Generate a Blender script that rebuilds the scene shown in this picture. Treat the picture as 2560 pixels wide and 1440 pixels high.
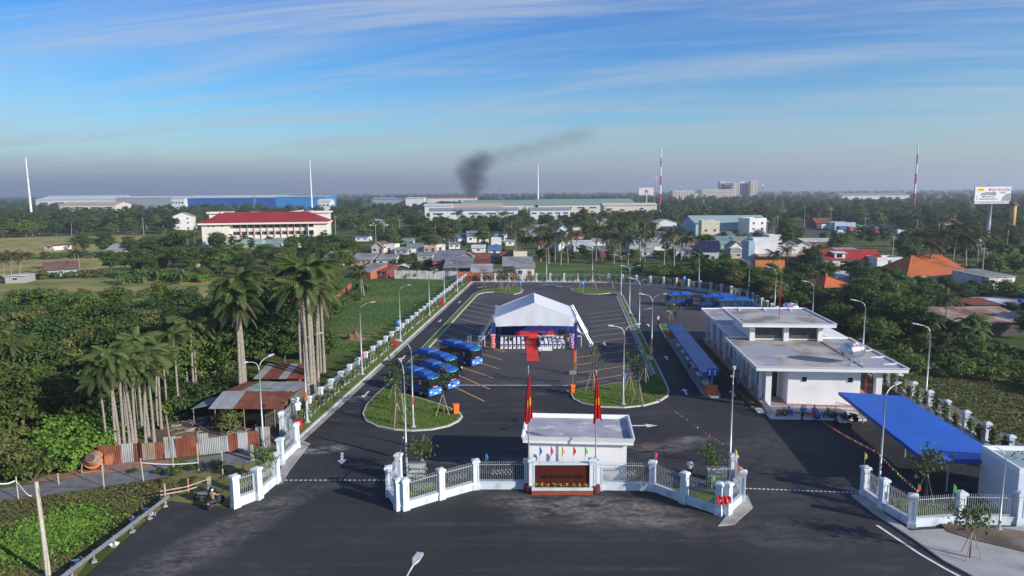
import bpy, bmesh, math, random
import numpy as np
from mathutils import Vector, Matrix
for o in list(bpy.data.objects): bpy.data.objects.remove(o)
RND = random.Random(11)
rad = math.radians
scene = bpy.context.scene
COL = scene.collection

# ------------------------------------------------------------------ camera
F = 1707.0; CAMH = 24.0                       # focal length in photo pixels, drone height
PITCH = math.atan(240 / F); ROLL = math.atan(19 / 2560)
fw = Vector((0, math.cos(PITCH), -math.sin(PITCH))); upv = Vector((0, math.sin(PITCH), math.cos(PITCH))); rt = Vector((1, 0, 0))
Cx = rt * math.cos(ROLL) - upv * math.sin(ROLL); Cy = rt * math.sin(ROLL) + upv * math.cos(ROLL)
cam = bpy.data.cameras.new('camera'); camo = bpy.data.objects.new('camera', cam); COL.objects.link(camo)
cam.sensor_width = 36; cam.lens = 36 * F / 2560; cam.clip_start = 0.5; cam.clip_end = 60000
m = Matrix((Cx, Cy, -fw)).transposed().to_4x4(); m.translation = (0, 0, CAMH); camo.matrix_world = m
scene.camera = camo

# ------------------------------------------------------------------ sky, sun, exposure
SUN_AZ = rad(122); SUN_EL = rad(21)            # azimuth from +Y towards +X: low sun behind the viewer's right shoulder
world = bpy.data.worlds.new('World'); scene.world = world; world.use_nodes = True
nt = world.node_tree; N = nt.nodes; L = nt.links; N.clear()
def wn(t, **k):
    n = N.new(t)
    for a, b in k.items(): setattr(n, a, b)
    return n
out = wn('ShaderNodeOutputWorld'); bg = wn('ShaderNodeBackground'); L.new(bg.outputs[0], out.inputs[0])
sky = wn('ShaderNodeTexSky', sky_type='NISHITA', sun_disc=False, sun_elevation=SUN_EL, sun_rotation=SUN_AZ, altitude=0, air_density=1.0, dust_density=0.6, ozone_density=3.0)
tc = wn('ShaderNodeTexCoord'); sep = wn('ShaderNodeSeparateXYZ'); L.new(tc.outputs['Generated'], sep.inputs[0])
def wmath(op, a, b=None, c=None):
    n = wn('ShaderNodeMath', operation=op)
    for i, x in enumerate((a, b, c)):
        if x is None: continue
        if isinstance(x, (int, float)): n.inputs[i].default_value = x
        else: L.new(x, n.inputs[i])
    return n.outputs[0]
def wmix(fac, a, b):
    n = wn('ShaderNodeMix', data_type='RGBA')
    for k, x in ((0, fac), (6, a), (7, b)):
        if isinstance(x, (int, float)): n.inputs[k].default_value = x
        elif isinstance(x, tuple): n.inputs[k].default_value = x + (1,)
        else: L.new(x, n.inputs[k])
    return n.outputs[2]
elev = sep.outputs[2]
def wramp(x, pts, mode='LINEAR'):
    n = wn('ShaderNodeValToRGB'); r = n.color_ramp; r.interpolation = mode
    while len(r.elements) < len(pts): r.elements.new(0.5)
    for e, (p, c) in zip(r.elements, pts):
        e.position = p; e.color = (c if isinstance(c, tuple) else (c, c, c)) + (1,)
    L.new(x, n.inputs[0]); return n.outputs[0]
hs = wn('ShaderNodeHueSaturation'); hs.inputs['Saturation'].default_value = 1.35; hs.inputs['Value'].default_value = 1.0; L.new(sky.outputs[0], hs.inputs['Color'])
# clear tropical air: the blue deepens quickly above the haze
deep = wramp(elev, [(0.0, (1.0, 1.0, 1.0)), (0.10, (0.70, 0.96, 1.08)), (0.28, (0.33, 0.70, 1.08)), (0.6, (0.26, 0.60, 1.0))])
mul = wn('ShaderNodeMix', data_type='RGBA', blend_type='MULTIPLY'); mul.inputs[0].default_value = 1; L.new(hs.outputs[0], mul.inputs[6]); L.new(deep, mul.inputs[7])
skyc = mul.outputs[2]
# cirrus: noise on a flat layer high above
zc = wmath('ADD', wmath('MAXIMUM', elev, 0.0), 0.10)
cx = wmath('DIVIDE', sep.outputs[0], zc); cy = wmath('DIVIDE', sep.outputs[1], zc)
cmb = wn('ShaderNodeCombineXYZ'); L.new(cx, cmb.inputs[0]); L.new(cy, cmb.inputs[1])
def cloud(rot, sc, seed, lo, hi, detail=7, dist=0.6, rough=0.58):
    mp = wn('ShaderNodeMapping', vector_type='TEXTURE'); mp.inputs['Rotation'].default_value = (0, 0, rad(rot)); mp.inputs['Scale'].default_value = sc; mp.inputs['Location'].default_value = (seed, seed * .7, 0)
    L.new(cmb.outputs[0], mp.inputs[0])
    nz = wn('ShaderNodeTexNoise'); nz.inputs['Scale'].default_value = 1; nz.inputs['Detail'].default_value = detail; nz.inputs['Roughness'].default_value = rough; nz.inputs['Distortion'].default_value = dist
    L.new(mp.outputs[0], nz.inputs['Vector']); return wramp(nz.outputs[0], [(lo, 0.0), (hi, 1.0)], 'EASE')
c1 = cloud(-10, (3.0, 0.40, 1), 6.2, 0.50, 0.74)
c2 = cloud(-17, (6.0, 1.3, 1), 2.4, 0.41, 0.70, 9, 1.6, 0.64)
cl = wmath('MINIMUM', wmath('ADD', wmath('MULTIPLY', c1, 0.50), wmath('MULTIPLY', c2, 0.58)), 0.75)
cl = wmath('MULTIPLY', cl, wramp(elev, [(0.015, 0.0), (0.07, 1.0), (0.5, 1.0)]))
skyc = wmix(cl, skyc, (3.7, 4.1, 4.6))
# smoky inversion layer lying on the horizon, ragged on top
mpz = wn('ShaderNodeMapping'); mpz.inputs['Scale'].default_value = (2.2, 2.2, 26); L.new(tc.outputs['Generated'], mpz.inputs[0])
nh = wn('ShaderNodeTexNoise'); nh.inputs['Scale'].default_value = 1.6; nh.inputs['Detail'].default_value = 5; L.new(mpz.outputs[0], nh.inputs['Vector'])
eh = wmath('ADD', elev, wmath('MULTIPLY', wmath('SUBTRACT', nh.outputs[0], 0.5), 0.035))
smog = wramp(eh, [(0.0, 0.92), (0.018, 0.72), (0.034, 0.34), (0.065, 0.10), (0.12, 0.0)])
skyc = wmix(smog, skyc, (2.45, 2.72, 3.05))
L.new(skyc, bg.inputs[0]); bg.inputs[1].default_value = 0.108
sun = bpy.data.lights.new('sun', 'SUN'); suno = bpy.data.objects.new('sun', sun); COL.objects.link(suno)
sun.energy = 4.6; sun.angle = rad(0.6); sun.color = (1.0, 0.935, 0.85)
sd = Vector((math.sin(SUN_AZ) * math.cos(SUN_EL), math.cos(SUN_AZ) * math.cos(SUN_EL), math.sin(SUN_EL)))
suno.rotation_euler = sd.to_track_quat('Z', 'Y').to_euler(); suno.location = sd * 300
vs = scene.view_settings; vs.view_transform = 'Standard'; vs.look = 'None'; vs.gamma = 1; vs.use_curve_mapping = False; vs.exposure = 0.5
scene.render.engine = 'CYCLES'
scene.cycles.volume_max_steps = 96

# ------------------------------------------------------------------ places: photo pixel -> point on the ground
def ray(x, y): return Cx * ((x - 1280) / F) + Cy * ((720 - y) / F) + fw
def G(x, y, z=0.0):
    d = ray(x, y); t = (z - CAMH) / d.z; return Vector((d.x * t, d.y * t, z))
def AT(x, y, Yd):
    d = ray(x, y); t = Yd / d.y; return Vector((d.x * t, Yd, CAMH + d.z * t))
def hz(x): return 489 - 19 * x / 2560
SA = 0.0873                                    # the bus station is turned about five degrees
def S(u, v, z=0.0): return Vector((u * math.cos(SA) + v * math.sin(SA), -u * math.sin(SA) + v * math.cos(SA), z))
def UV(p): return (p[0] * math.cos(SA) - p[1] * math.sin(SA), p[1] * math.cos(SA) + p[0] * math.sin(SA))

# ------------------------------------------------------------------ materials
MATS = {}
def mat(name, c, c2=None, sc=1.0, rough=0.8, metal=0.0, bump=0.0, bsc=None, detail=5, spec=0.3, rand=0.0, st=(1, 1, 1), lo=0.35, hi=0.65, world=False, trans=0.0, emit=0.0, alpha=None, c3=None, sc3=None, lo3=.55, hi3=.72):
    if name in MATS: return MATS[name]
    m = bpy.data.materials.new(name); m.use_nodes = True; t = m.node_tree; n = t.nodes; l = t.links
    p = n['Principled BSDF']; p.inputs['Roughness'].default_value = rough; p.inputs['Metallic'].default_value = metal
    p.inputs['Specular IOR Level'].default_value = spec
    def vec(s):
        if world: src = n.new('ShaderNodeNewGeometry').outputs['Position']
        else: src = n.new('ShaderNodeTexCoord').outputs['Object']
        mp = n.new('ShaderNodeMapping'); mp.inputs['Scale'].default_value = (s * st[0], s * st[1], s * st[2]); l.new(src, mp.inputs[0]); return mp.outputs[0]
    def noise(s, d=detail):
        z = n.new('ShaderNodeTexNoise'); z.inputs['Scale'].default_value = 1; z.inputs['Detail'].default_value = d; l.new(vec(s), z.inputs['Vector']); return z.outputs[0]
    def ramp(x, a, b, ca, cb):
        r = n.new('ShaderNodeValToRGB'); e = r.color_ramp.elements; e[0].position = a; e[1].position = b; e[0].color = ca + (1,); e[1].color = cb + (1,); l.new(x, r.inputs[0]); return r.outputs[0]
    col = None
    if c2 is not None: col = ramp(noise(sc), lo, hi, c, c2)
    if c3 is not None:
        f = ramp(noise(sc3 or sc * .3), lo3, hi3, (0, 0, 0), (1, 1, 1)); mx = n.new('ShaderNodeMix'); mx.data_type = 'RGBA'; l.new(f, mx.inputs[0])
        if col is None: mx.inputs[6].default_value = c + (1,)
        else: l.new(col, mx.inputs[6])
        mx.inputs[7].default_value = c3 + (1,); col = mx.outputs[2]
    if rand > 0:
        oi = n.new('ShaderNodeObjectInfo'); h = n.new('ShaderNodeHueSaturation')
        mr = n.new('ShaderNodeMapRange'); mr.inputs[3].default_value = 1 - rand; mr.inputs[4].default_value = 1 + rand; l.new(oi.outputs['Random'], mr.inputs[0]); l.new(mr.outputs[0], h.inputs['Value'])
        mh = n.new('ShaderNodeMapRange'); mh.inputs[3].default_value = 0.5 - rand * .05; mh.inputs[4].default_value = 0.5 + rand * .04
        fr = n.new('ShaderNodeMath'); fr.operation = 'FRACT'; ml = n.new('ShaderNodeMath'); ml.operation = 'MULTIPLY'; ml.inputs[1].default_value = 7.3; l.new(oi.outputs['Random'], ml.inputs[0]); l.new(ml.outputs[0], fr.inputs[0]); l.new(fr.outputs[0], mh.inputs[0]); l.new(mh.outputs[0], h.inputs['Hue'])
        if col is None: h.inputs['Color'].default_value = c + (1,)
        else: l.new(col, h.inputs['Color'])
        col = h.outputs[0]
    if col is None: p.inputs['Base Color'].default_value = c + (1,)
    else: l.new(col, p.inputs['Base Color'])
    if bump:
        b = n.new('ShaderNodeBump'); b.inputs['Strength'].default_value = min(1, bump); b.inputs['Distance'].default_value = 0.05 * max(1, bump); l.new(noise(bsc or sc * 4), b.inputs['Height']); l.new(b.outputs[0], p.inputs['Normal'])
    if emit: p.inputs['Emission Color'].default_value = c + (1,); p.inputs['Emission Strength'].default_value = emit
    if trans:
        tr = n.new('ShaderNodeBsdfTranslucent'); ms = n.new('ShaderNodeMixShader'); ms.inputs[0].default_value = trans
        if col is None: tr.inputs[0].default_value = c + (1,)
        else: l.new(col, tr.inputs[0])
        l.new(p.outputs[0], ms.inputs[1]); l.new(tr.outputs[0], ms.inputs[2]); l.new(ms.outputs[0], n['Material Output'].inputs[0])
    MATS[name] = m; return m
def corr(name, c, c2, period, axis=0, sc=0.5, rough=.6, c3=None, metal=0.0, depth=.04):
    """corrugated or ribbed sheet: wave bump along one object axis over a blotchy colour"""
    if name in MATS: return MATS[name]
    m = mat(name, c, c2, sc=sc, rough=rough, metal=metal, c3=c3, sc3=sc * .7, detail=6); t = m.node_tree; n = t.nodes; l = t.links
    w = n.new('ShaderNodeTexWave'); w.bands_direction = 'XYZ'[axis]; w.inputs['Scale'].default_value = 0.314 / period; w.inputs['Distortion'].default_value = 0
    l.new(n.new('ShaderNodeTexCoord').outputs['Object'], w.inputs[0]); b = n.new('ShaderNodeBump'); b.inputs['Strength'].default_value = .9; b.inputs['Distance'].default_value = depth; l.new(w.outputs[1], b.inputs['Height']); l.new(b.outputs[0], n['Principled BSDF'].inputs['Normal'])
    return m

# ------------------------------------------------------------------ mesh builder
class MB:
    def __init__(s): s.v = []; s.f = []
    def add(s, vs, fs):
        o = len(s.v); s.v += [tuple(p) for p in vs]; s.f += [tuple(i + o for i in q) for q in fs]; return s
    def box(s, x0, y0, z0, x1, y1, z1):
        return s.add([(x0, y0, z0), (x1, y0, z0), (x1, y1, z0), (x0, y1, z0), (x0, y0, z1), (x1, y0, z1), (x1, y1, z1), (x0, y1, z1)],
                     [(0, 3, 2, 1), (4, 5, 6, 7), (0, 1, 5, 4), (1, 2, 6, 5), (2, 3, 7, 6), (3, 0, 4, 7)])
    def obox(s, c, d, rz=0, rx=0, ry=0):
        M = Matrix.Translation(c) @ Matrix.Rotation(rz, 4, 'Z') @ Matrix.Rotation(ry, 4, 'Y') @ Matrix.Rotation(rx, 4, 'X')
        b = MB().box(-d[0] / 2, -d[1] / 2, -d[2] / 2, d[0] / 2, d[1] / 2, d[2] / 2); return s.add([M @ Vector(p) for p in b.v], b.f)
    def prism(s, poly, z0, z1):
        n = len(poly); a = sum(poly[i][0] * poly[(i + 1) % n][1] - poly[(i + 1) % n][0] * poly[i][1] for i in range(n))
        if a < 0: poly = list(poly)[::-1]
        return s.add([(p[0], p[1], z0) for p in poly] + [(p[0], p[1], z1) for p in poly],
                     [tuple(range(n))[::-1], tuple(range(n, 2 * n))] + [(i, (i + 1) % n, n + (i + 1) % n, n + i) for i in range(n)])
    def sheet(s, poly, z):
        n = len(poly); a = sum(poly[i][0] * poly[(i + 1) % n][1] - poly[(i + 1) % n][0] * poly[i][1] for i in range(n))
        if a < 0: poly = list(poly)[::-1]
        return s.add([(p[0], p[1], z) for p in poly], [tuple(range(n))])
    def slab(s, q, t):
        """a quad (4 points) given thickness t along its normal"""
        q = [Vector(p) for p in q]; nn = (q[1] - q[0]).cross(q[3] - q[0]).normalized() * t
        return s.add(q + [p - nn for p in q], [(0, 1, 2, 3), (7, 6, 5, 4), (1, 0, 4, 5), (2, 1, 5, 6), (3, 2, 6, 7), (0, 3, 7, 4)])
    def tri(s, q, t):
        q = [Vector(p) for p in q]; nn = (q[1] - q[0]).cross(q[2] - q[0]).normalized() * t
        return s.add(q + [p - nn for p in q], [(0, 1, 2), (5, 4, 3), (1, 0, 3, 4), (2, 1, 4, 5), (0, 2, 5, 3)])
    def tube(s, pts, r, n=6, cap=True):
        pts = [Vector(p) for p in pts]; rs = r if isinstance(r, (list, tuple)) else [r] * len(pts); vs = []; fs = []
        for i, p in enumerate(pts):
            d = (pts[min(i + 1, len(pts) - 1)] - pts[max(i - 1, 0)])
            if d.length < 1e-9: d = Vector((0, 0, 1))
            d.normalize(); a = d.cross(Vector((0, 0, 1)) if abs(d.z) < .95 else Vector((1, 0, 0))).normalized(); b = d.cross(a)
            vs += [p + (a * math.cos(2 * math.pi * k / n) + b * math.sin(2 * math.pi * k / n)) * rs[i] for k in range(n)]
        for i in range(len(pts) - 1):
            for k in range(n): fs.append((i * n + k, i * n + (k + 1) % n, (i + 1) * n + (k + 1) % n, (i + 1) * n + k))
        if cap: fs += [tuple(range(n)), tuple(range((len(pts) - 1) * n, len(pts) * n))[::-1]]
        return s.add(vs, fs)
    def lathe(s, prof, n=12, c=(0, 0, 0)):
        vs = []; fs = []
        for r, z in prof: vs += [(c[0] + r * math.cos(2 * math.pi * k / n), c[1] + r * math.sin(2 * math.pi * k / n), c[2] + z) for k in range(n)]
        for i in range(len(prof) - 1):
            for k in range(n): fs.append((i * n + k, i * n + (k + 1) % n, (i + 1) * n + (k + 1) % n, (i + 1) * n + k))
        fs += [tuple(range(n))[::-1], tuple(range((len(prof) - 1) * n, len(prof) * n))]
        return s.add(vs, fs)
    def grid(s, nx, ny, fn):
        return s.add([fn(i / nx, j / ny) for j in range(ny + 1) for i in range(nx + 1)],
                     [(j * (nx + 1) + i, j * (nx + 1) + i + 1, (j + 1) * (nx + 1) + i + 1, (j + 1) * (nx + 1) + i) for j in range(ny) for i in range(nx)])
    def xf(s, M): s.v = [tuple(M @ Vector(p)) for p in s.v]; return s
    def mesh(s, name, smooth=False):
        me = bpy.data.meshes.new(name); me.from_pydata(s.v, [], s.f); me.update()
        if smooth: me.polygons.foreach_set('use_smooth', [True] * len(me.polygons))
        return me
def put(name, me, material=None, parent=None, loc=(0, 0, 0), rz=0, scale=None):
    o = bpy.data.objects.new(name, me); COL.objects.link(o)
    if material is not None and me is not None and len(me.materials) == 0: me.materials.append(material)
    if parent is not None: o.parent = parent
    o.location = loc; o.rotation_euler = (0, 0, rz)
    if scale: o.scale = scale if isinstance(scale, tuple) else (scale,) * 3
    return o
def part(name, mb, material, parent=None, loc=(0, 0, 0), rz=0, smooth=False): return put(name, mb.mesh(name, smooth), material, parent, loc, rz)
def tag(o, label, cat, group=None):
    o['label'] = label; o['category'] = cat
    if group: o['group'] = group
    return o
def thing(name, label, cat, loc=(0, 0, 0), rz=0, group=None):
    o = bpy.data.objects.new(name, None); COL.objects.link(o); o.location = loc; o.rotation_euler = (0, 0, rz); o.empty_display_size = .3
    return tag(o, label, cat, group)
def struct(o): o['kind'] = 'structure'; return o
def stuff(o): o['kind'] = 'stuff'; return o
def dup(root, loc, rz=0, scale=None, label=None, group=None):
    r = root.copy(); COL.objects.link(r); r.location = loc; r.rotation_euler = (0, 0, rz)
    if scale: r.scale = scale if isinstance(scale, tuple) else (scale,) * 3
    if label: r['label'] = label
    if group: r['group'] = group
    for ch in list(root.children):
        c = ch.copy(); COL.objects.link(c); c.parent = r
        for g in list(ch.children):
            d = g.copy(); COL.objects.link(d); d.parent = c
    return r
class Proto:
    """first use moves the prototype itself, later uses copy it"""
    def __init__(s, root): s.r = root; s.used = False
    def at(s, loc, rz=0, scale=None, label=None, group=None):
        if s.used: return dup(s.r, loc, rz, scale, label, group)
        s.used = True; o = s.r; o.location = loc; o.rotation_euler = (0, 0, rz)
        if scale: o.scale = scale if isinstance(scale, tuple) else (scale,) * 3
        if label: o['label'] = label
        if group: o['group'] = group
        return o
def text(name, s, size, material, parent, loc, rot, ax='CENTER', ext=0.0, sx=1.0):
    cu = bpy.data.curves.new(name, 'FONT'); cu.body = s; cu.size = size; cu.align_x = ax; cu.align_y = 'CENTER'; cu.extrude = ext; cu.resolution_u = 2
    t = bpy.data.objects.new(name + '_curve', cu); COL.objects.link(t); bpy.context.view_layer.update()
    me = bpy.data.meshes.new_from_object(t.evaluated_get(bpy.context.evaluated_depsgraph_get())); bpy.data.objects.remove(t); bpy.data.curves.remove(cu)
    me.materials.clear(); o = put(name, me, material, parent, loc); o.rotation_euler = rot; o.scale = (sx, 1, 1); return o
def inset(poly, d):
    n = len(poly); a = sum(poly[i][0] * poly[(i + 1) % n][1] - poly[(i + 1) % n][0] * poly[i][1] for i in range(n)); sg = 1 if a > 0 else -1; res = []
    for i in range(n):
        p0, p1, p2 = Vector(poly[i - 1][:2]), Vector(poly[i][:2]), Vector(poly[(i + 1) % n][:2])
        e1 = (p1 - p0).normalized(); e2 = (p2 - p1).normalized(); n1 = Vector((-e1.y, e1.x)) * sg; n2 = Vector((-e2.y, e2.x)) * sg
        b = n1 + n2; k = b.length_squared; res.append(tuple(p1 + b * (d * (2 / k if k > .4 else 2))))
    return res
def inpoly(p, poly):
    x, y = p[0], p[1]; c = False; j = len(poly) - 1
    for i in range(len(poly)):
        xi, yi = poly[i][0], poly[i][1]; xj, yj = poly[j][0], poly[j][1]
        if (yi > y) != (yj > y) and x < (xj - xi) * (y - yi) / (yj - yi) + xi: c = not c
        j = i
    return c
# ------------------------------------------------------------------ materials of the place
white = mat('white_paint', (.78, .79, .80), (.70, .72, .74), sc=.8, rough=.6, c3=(.60, .62, .62), sc3=.5, lo3=.6, hi3=.85)
bluewhite = mat('pale_blue_paint', (.62, .68, .72), (.56, .62, .67), sc=.9, rough=.65, c3=(.40, .43, .44), sc3=.9, lo3=.56, hi3=.78)
conc = mat('concrete', (.36, .35, .33), (.27, .26, .25), sc=1.2, rough=.9, bump=.2, bsc=14)
conc_old = mat('stained_concrete', (.42, .40, .37), (.25, .235, .215), sc=.45, rough=.92, bump=.2, bsc=10, c3=(.15, .14, .13), sc3=.8, lo3=.6, hi3=.75)
roofconc = mat('roof_screed', (.47, .42, .38), (.24, .205, .185), sc=.30, lo=.42, hi=.60, rough=.93, c3=(.33, .34, .38), sc3=.17, lo3=.50, hi3=.57, detail=9, bump=.15, bsc=6)
kerbm = mat('kerb_concrete', (.55, .53, .50), (.42, .41, .39), sc=1.5, rough=.9)
galv = mat('galvanised_steel', (.55, .57, .60), (.46, .48, .51), sc=2, rough=.38, metal=.75)
polem = mat('lamp_pole_paint', (.50, .52, .54), (.42, .44, .46), sc=.6, rough=.45, metal=.35)
steel = mat('stainless_steel', (.62, .62, .64), rough=.28, metal=.9)
black = mat('black_plastic', (.012, .012, .014), rough=.4)
rubber = mat('tyre_rubber', (.018, .018, .018), rough=.85)
wpaint = mat('road_paint_white', (.72, .72, .70), (.30, .30, .30), sc=2.2, rough=.75, lo=.52, hi=.78, world=True)
ypaint = mat('road_paint_yellow', (.72, .40, .07), (.34, .24, .11), sc=1.3, rough=.75, lo=.52, hi=.75, world=True)
ypale = mat('road_paint_yellow_worn', (.62, .50, .34), (.26, .22, .17), sc=1.3, rough=.8, lo=.52, hi=.80, world=True)
lawn = mat('lawn', (.090, .165, .024), (.135, .19, .04), sc=.9, rough=.95, bump=.8, bsc=6, world=True, c3=(.135, .145, .040), sc3=.35, lo3=.5, hi3=.75, spec=.1)
redm = mat('red_cloth', (.62, .012, .012), (.48, .008, .01), sc=2, rough=.8)
orange = mat('orange_plastic', (.85, .17, .02), rough=.5)
rail_m = mat('railing_grey_paint', (.42, .44, .46), rough=.5, metal=.3)
glassd = mat('dark_glass', (.018, .024, .028), rough=.08, spec=.6)
glassw = mat('window_glass', (.06, .08, .09), rough=.12, spec=.6)
yellow = mat('yellow_cloth', (.85, .62, .03), rough=.7)
bluepl = mat('blue_plastic', (.02, .10, .45), rough=.5)
wood = mat('weathered_wood', (.30, .24, .18), (.20, .155, .11), sc=3, rough=.9, st=(1, 1, .2))
brickm = mat('raw_red_brick', (.38, .115, .055), (.26, .085, .045), sc=1.6, rough=.95, bump=.3, bsc=12, c3=(.42, .20, .11), sc3=.6)
dirtm = mat('bare_dirt', (.19, .13, .09), (.10, .075, .055), sc=.5, rough=.97, bump=.6, bsc=4, world=True, c3=(.24, .21, .19), sc3=.28)

def asphalt_mat(name, base, mid, dust, stains, dk=.5):
    """asphalt: fine grain, broad tone patches, wind-blown streaks of dust and a few mapped stains"""
    m = bpy.data.materials.new(name); m.use_nodes = True; t = m.node_tree; n = t.nodes; l = t.links; p = n['Principled BSDF']
    pos = n.new('ShaderNodeNewGeometry').outputs['Position']
    def noise(sc, d=6, rz=0, dist=0):
        mp = n.new('ShaderNodeMapping'); mp.inputs['Scale'].default_value = sc; mp.inputs['Rotation'].default_value = (0, 0, rz); l.new(pos, mp.inputs[0])
        z = n.new('ShaderNodeTexNoise'); z.inputs['Scale'].default_value = 1; z.inputs['Detail'].default_value = d; z.inputs['Distortion'].default_value = dist; l.new(mp.outputs[0], z.inputs['Vector']); return z.outputs[0]
    def ramp(x, a, b, ca=0., cb=1.):
        r = n.new('ShaderNodeValToRGB'); e = r.color_ramp.elements; e[0].position = a; e[1].position = b
        e[0].color = (ca if isinstance(ca, tuple) else (ca,) * 3) + (1,); e[1].color = (cb if isinstance(cb, tuple) else (cb,) * 3) + (1,); l.new(x, r.inputs[0]); return r.outputs[0]
    def mul(a, b):
        q = n.new('ShaderNodeMath'); q.operation = 'MULTIPLY'
        for i, x in enumerate((a, b)):
            if isinstance(x, float): q.inputs[i].default_value = x
            else: l.new(x, q.inputs[i])
        return q.outputs[0]
    def mix(f, a, b):
        q = n.new('ShaderNodeMix'); q.data_type = 'RGBA'
        for k, x in ((0, f), (6, a), (7, b)):
            if isinstance(x, tuple): q.inputs[k].default_value = x + (1,)
            elif isinstance(x, float): q.inputs[k].default_value = x
            else: l.new(x, q.inputs[k])
        return q.outputs[2]
    col = ramp(noise((.06, .06, .06), 4), .38, .66, base, mid)
    grain = ramp(noise((9, 9, 9), 3), .3, .8, .82, 1.18); mm = n.new('ShaderNodeMix'); mm.data_type = 'RGBA'; mm.blend_type = 'MULTIPLY'; mm.inputs[0].default_value = 1; l.new(col, mm.inputs[6]); l.new(grain, mm.inputs[7]); col = mm.outputs[2]
    streak = mul(ramp(noise((.05, .42, .2), 8, SA, 1.2), .50, .78), ramp(noise((.7, .9, .5), 7), .38, .70))
    col = mix(mul(streak, dk), col, dust)
    spot = ramp(noise((.55, 1.1, .5), 3, .3), .735, .80); col = mix(mul(spot, .55), col, (.30, .29, .28))
    for (x, y, rx, ry, rz, c, a) in stains:
        mp = n.new('ShaderNodeMapping'); mp.vector_type = 'TEXTURE'; mp.inputs['Location'].default_value = (x, y, 0); mp.inputs['Rotation'].default_value = (0, 0, rz); mp.inputs['Scale'].default_value = (rx, ry, 50); l.new(pos, mp.inputs[0])
        g = n.new('ShaderNodeTexGradient'); g.gradient_type = 'SPHERICAL'; l.new(mp.outputs[0], g.inputs[0])
        f = mul(ramp(g.outputs[1], .0, .55), mul(ramp(noise((.45, .9, .45), 12, rz, 1.0), .36, .62), ramp(noise((2.2, 4.0, 2), 9, rz, .5), .30, .66))); col = mix(mul(f, a), col, c)
    l.new(col, p.inputs['Base Color']); p.inputs['Roughness'].default_value = .82; p.inputs['Specular IOR Level'].default_value = .35
    b = n.new('ShaderNodeBump'); b.inputs['Strength'].default_value = .35; b.inputs['Distance'].default_value = .02; l.new(noise((14, 14, 14), 4), b.inputs['Height']); l.new(b.outputs[0], p.inputs['Normal'])
    return m
pale = (.30, .27, .24)
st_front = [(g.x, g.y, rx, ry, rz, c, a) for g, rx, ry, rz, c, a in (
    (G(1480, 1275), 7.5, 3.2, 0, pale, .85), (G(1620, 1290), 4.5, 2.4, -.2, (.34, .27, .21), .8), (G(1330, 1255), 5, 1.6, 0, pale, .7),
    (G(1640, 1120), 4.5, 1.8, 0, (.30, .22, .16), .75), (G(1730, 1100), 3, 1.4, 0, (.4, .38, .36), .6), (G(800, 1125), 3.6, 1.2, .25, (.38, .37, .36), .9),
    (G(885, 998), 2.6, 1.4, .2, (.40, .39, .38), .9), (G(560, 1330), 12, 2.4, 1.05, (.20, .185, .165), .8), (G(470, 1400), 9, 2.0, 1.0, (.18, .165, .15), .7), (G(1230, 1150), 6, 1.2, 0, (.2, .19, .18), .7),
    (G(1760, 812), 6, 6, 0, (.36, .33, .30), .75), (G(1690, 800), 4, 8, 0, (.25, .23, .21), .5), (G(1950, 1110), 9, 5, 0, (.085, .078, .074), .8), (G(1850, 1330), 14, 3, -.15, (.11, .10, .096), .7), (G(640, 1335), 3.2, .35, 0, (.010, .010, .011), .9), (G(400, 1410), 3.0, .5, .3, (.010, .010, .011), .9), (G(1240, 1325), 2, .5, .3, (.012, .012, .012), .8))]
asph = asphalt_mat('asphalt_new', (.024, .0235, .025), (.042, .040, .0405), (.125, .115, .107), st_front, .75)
asph_lot = asphalt_mat('asphalt_lot', (.060, .055, .054), (.088, .078, .074), (.17, .15, .14), [(S(-20, 140).x, S(-20, 140).y, 3, 7, 0, (.03, .03, .034), .8), (S(-8, 82).x, S(-8, 82).y, 20, 2, SA, (.13, .125, .12), .6)], .45)

# ------------------------------------------------------------------ ground to the horizon
def ground_mat():
    m = mat('meadow_and_scrub', (.060, .090, .022), (.115, .130, .035), sc=.035, rough=.97, bump=1, bsc=1.2, world=True, c3=(.165, .150, .050), sc3=.016, lo3=.5, hi3=.68, detail=9, spec=.1); return m
gm = ground_mat()
b = MB(); xs = [-22000, -6000, -1500, -400, -100, 100, 400, 1500, 6000, 22000]; ys = [-400, 0, 60, 150, 400, 1200, 4000, 12000, 26000]
for y in ys:
    for x in xs: b.v.append((x, y, -0.06))
for j in range(len(ys) - 1):
    for i in range(len(xs) - 1): b.f.append((j * 10 + i, j * 10 + i + 1, (j + 1) * 10 + i + 1, (j + 1) * 10 + i))
struct(part('ground', b, gm))
def field(name, px, material, z=-0.03):
    o = part(name, MB().sheet([G(x, y) for x, y in px], z), material); return struct(o)
rice = mat('ripe_rice_field', (.42, .34, .12), (.17, .20, .05), sc=.11, rough=.97, world=True, bump=1, bsc=1.0, spec=.1, detail=8, c3=(.40, .31, .13), sc3=.035, lo3=.45, hi3=.62)
rice2 = mat('mown_green_field', (.13, .18, .04), (.30, .27, .09), sc=.13, st=(.4, 1, 1), rough=.97, world=True, bump=1, bsc=1.4, spec=.1, detail=8, c3=(.34, .27, .12), sc3=.05, lo3=.5, hi3=.64)
lush = mat('lush_wet_grass', (.058, .118, .030), (.090, .135, .038), sc=.12, st=(.35, 1, 1), rough=.95, world=True, bump=1, bsc=2.0, spec=.1, detail=8, c3=(.155, .175, .045), sc3=.06, lo3=.5, hi3=.7)
weedy = mat('weedy_slope', (.15, .165, .045), (.23, .19, .075), sc=.25, rough=.97, world=True, bump=1, bsc=3, spec=.1, detail=8, c3=(.08, .15, .03), sc3=.12)
field('rice_field', [(-260, 640), (-200, 600), (120, 592), (330, 588), (470, 600), (460, 622), (300, 632), (60, 645)], rice)
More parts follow.
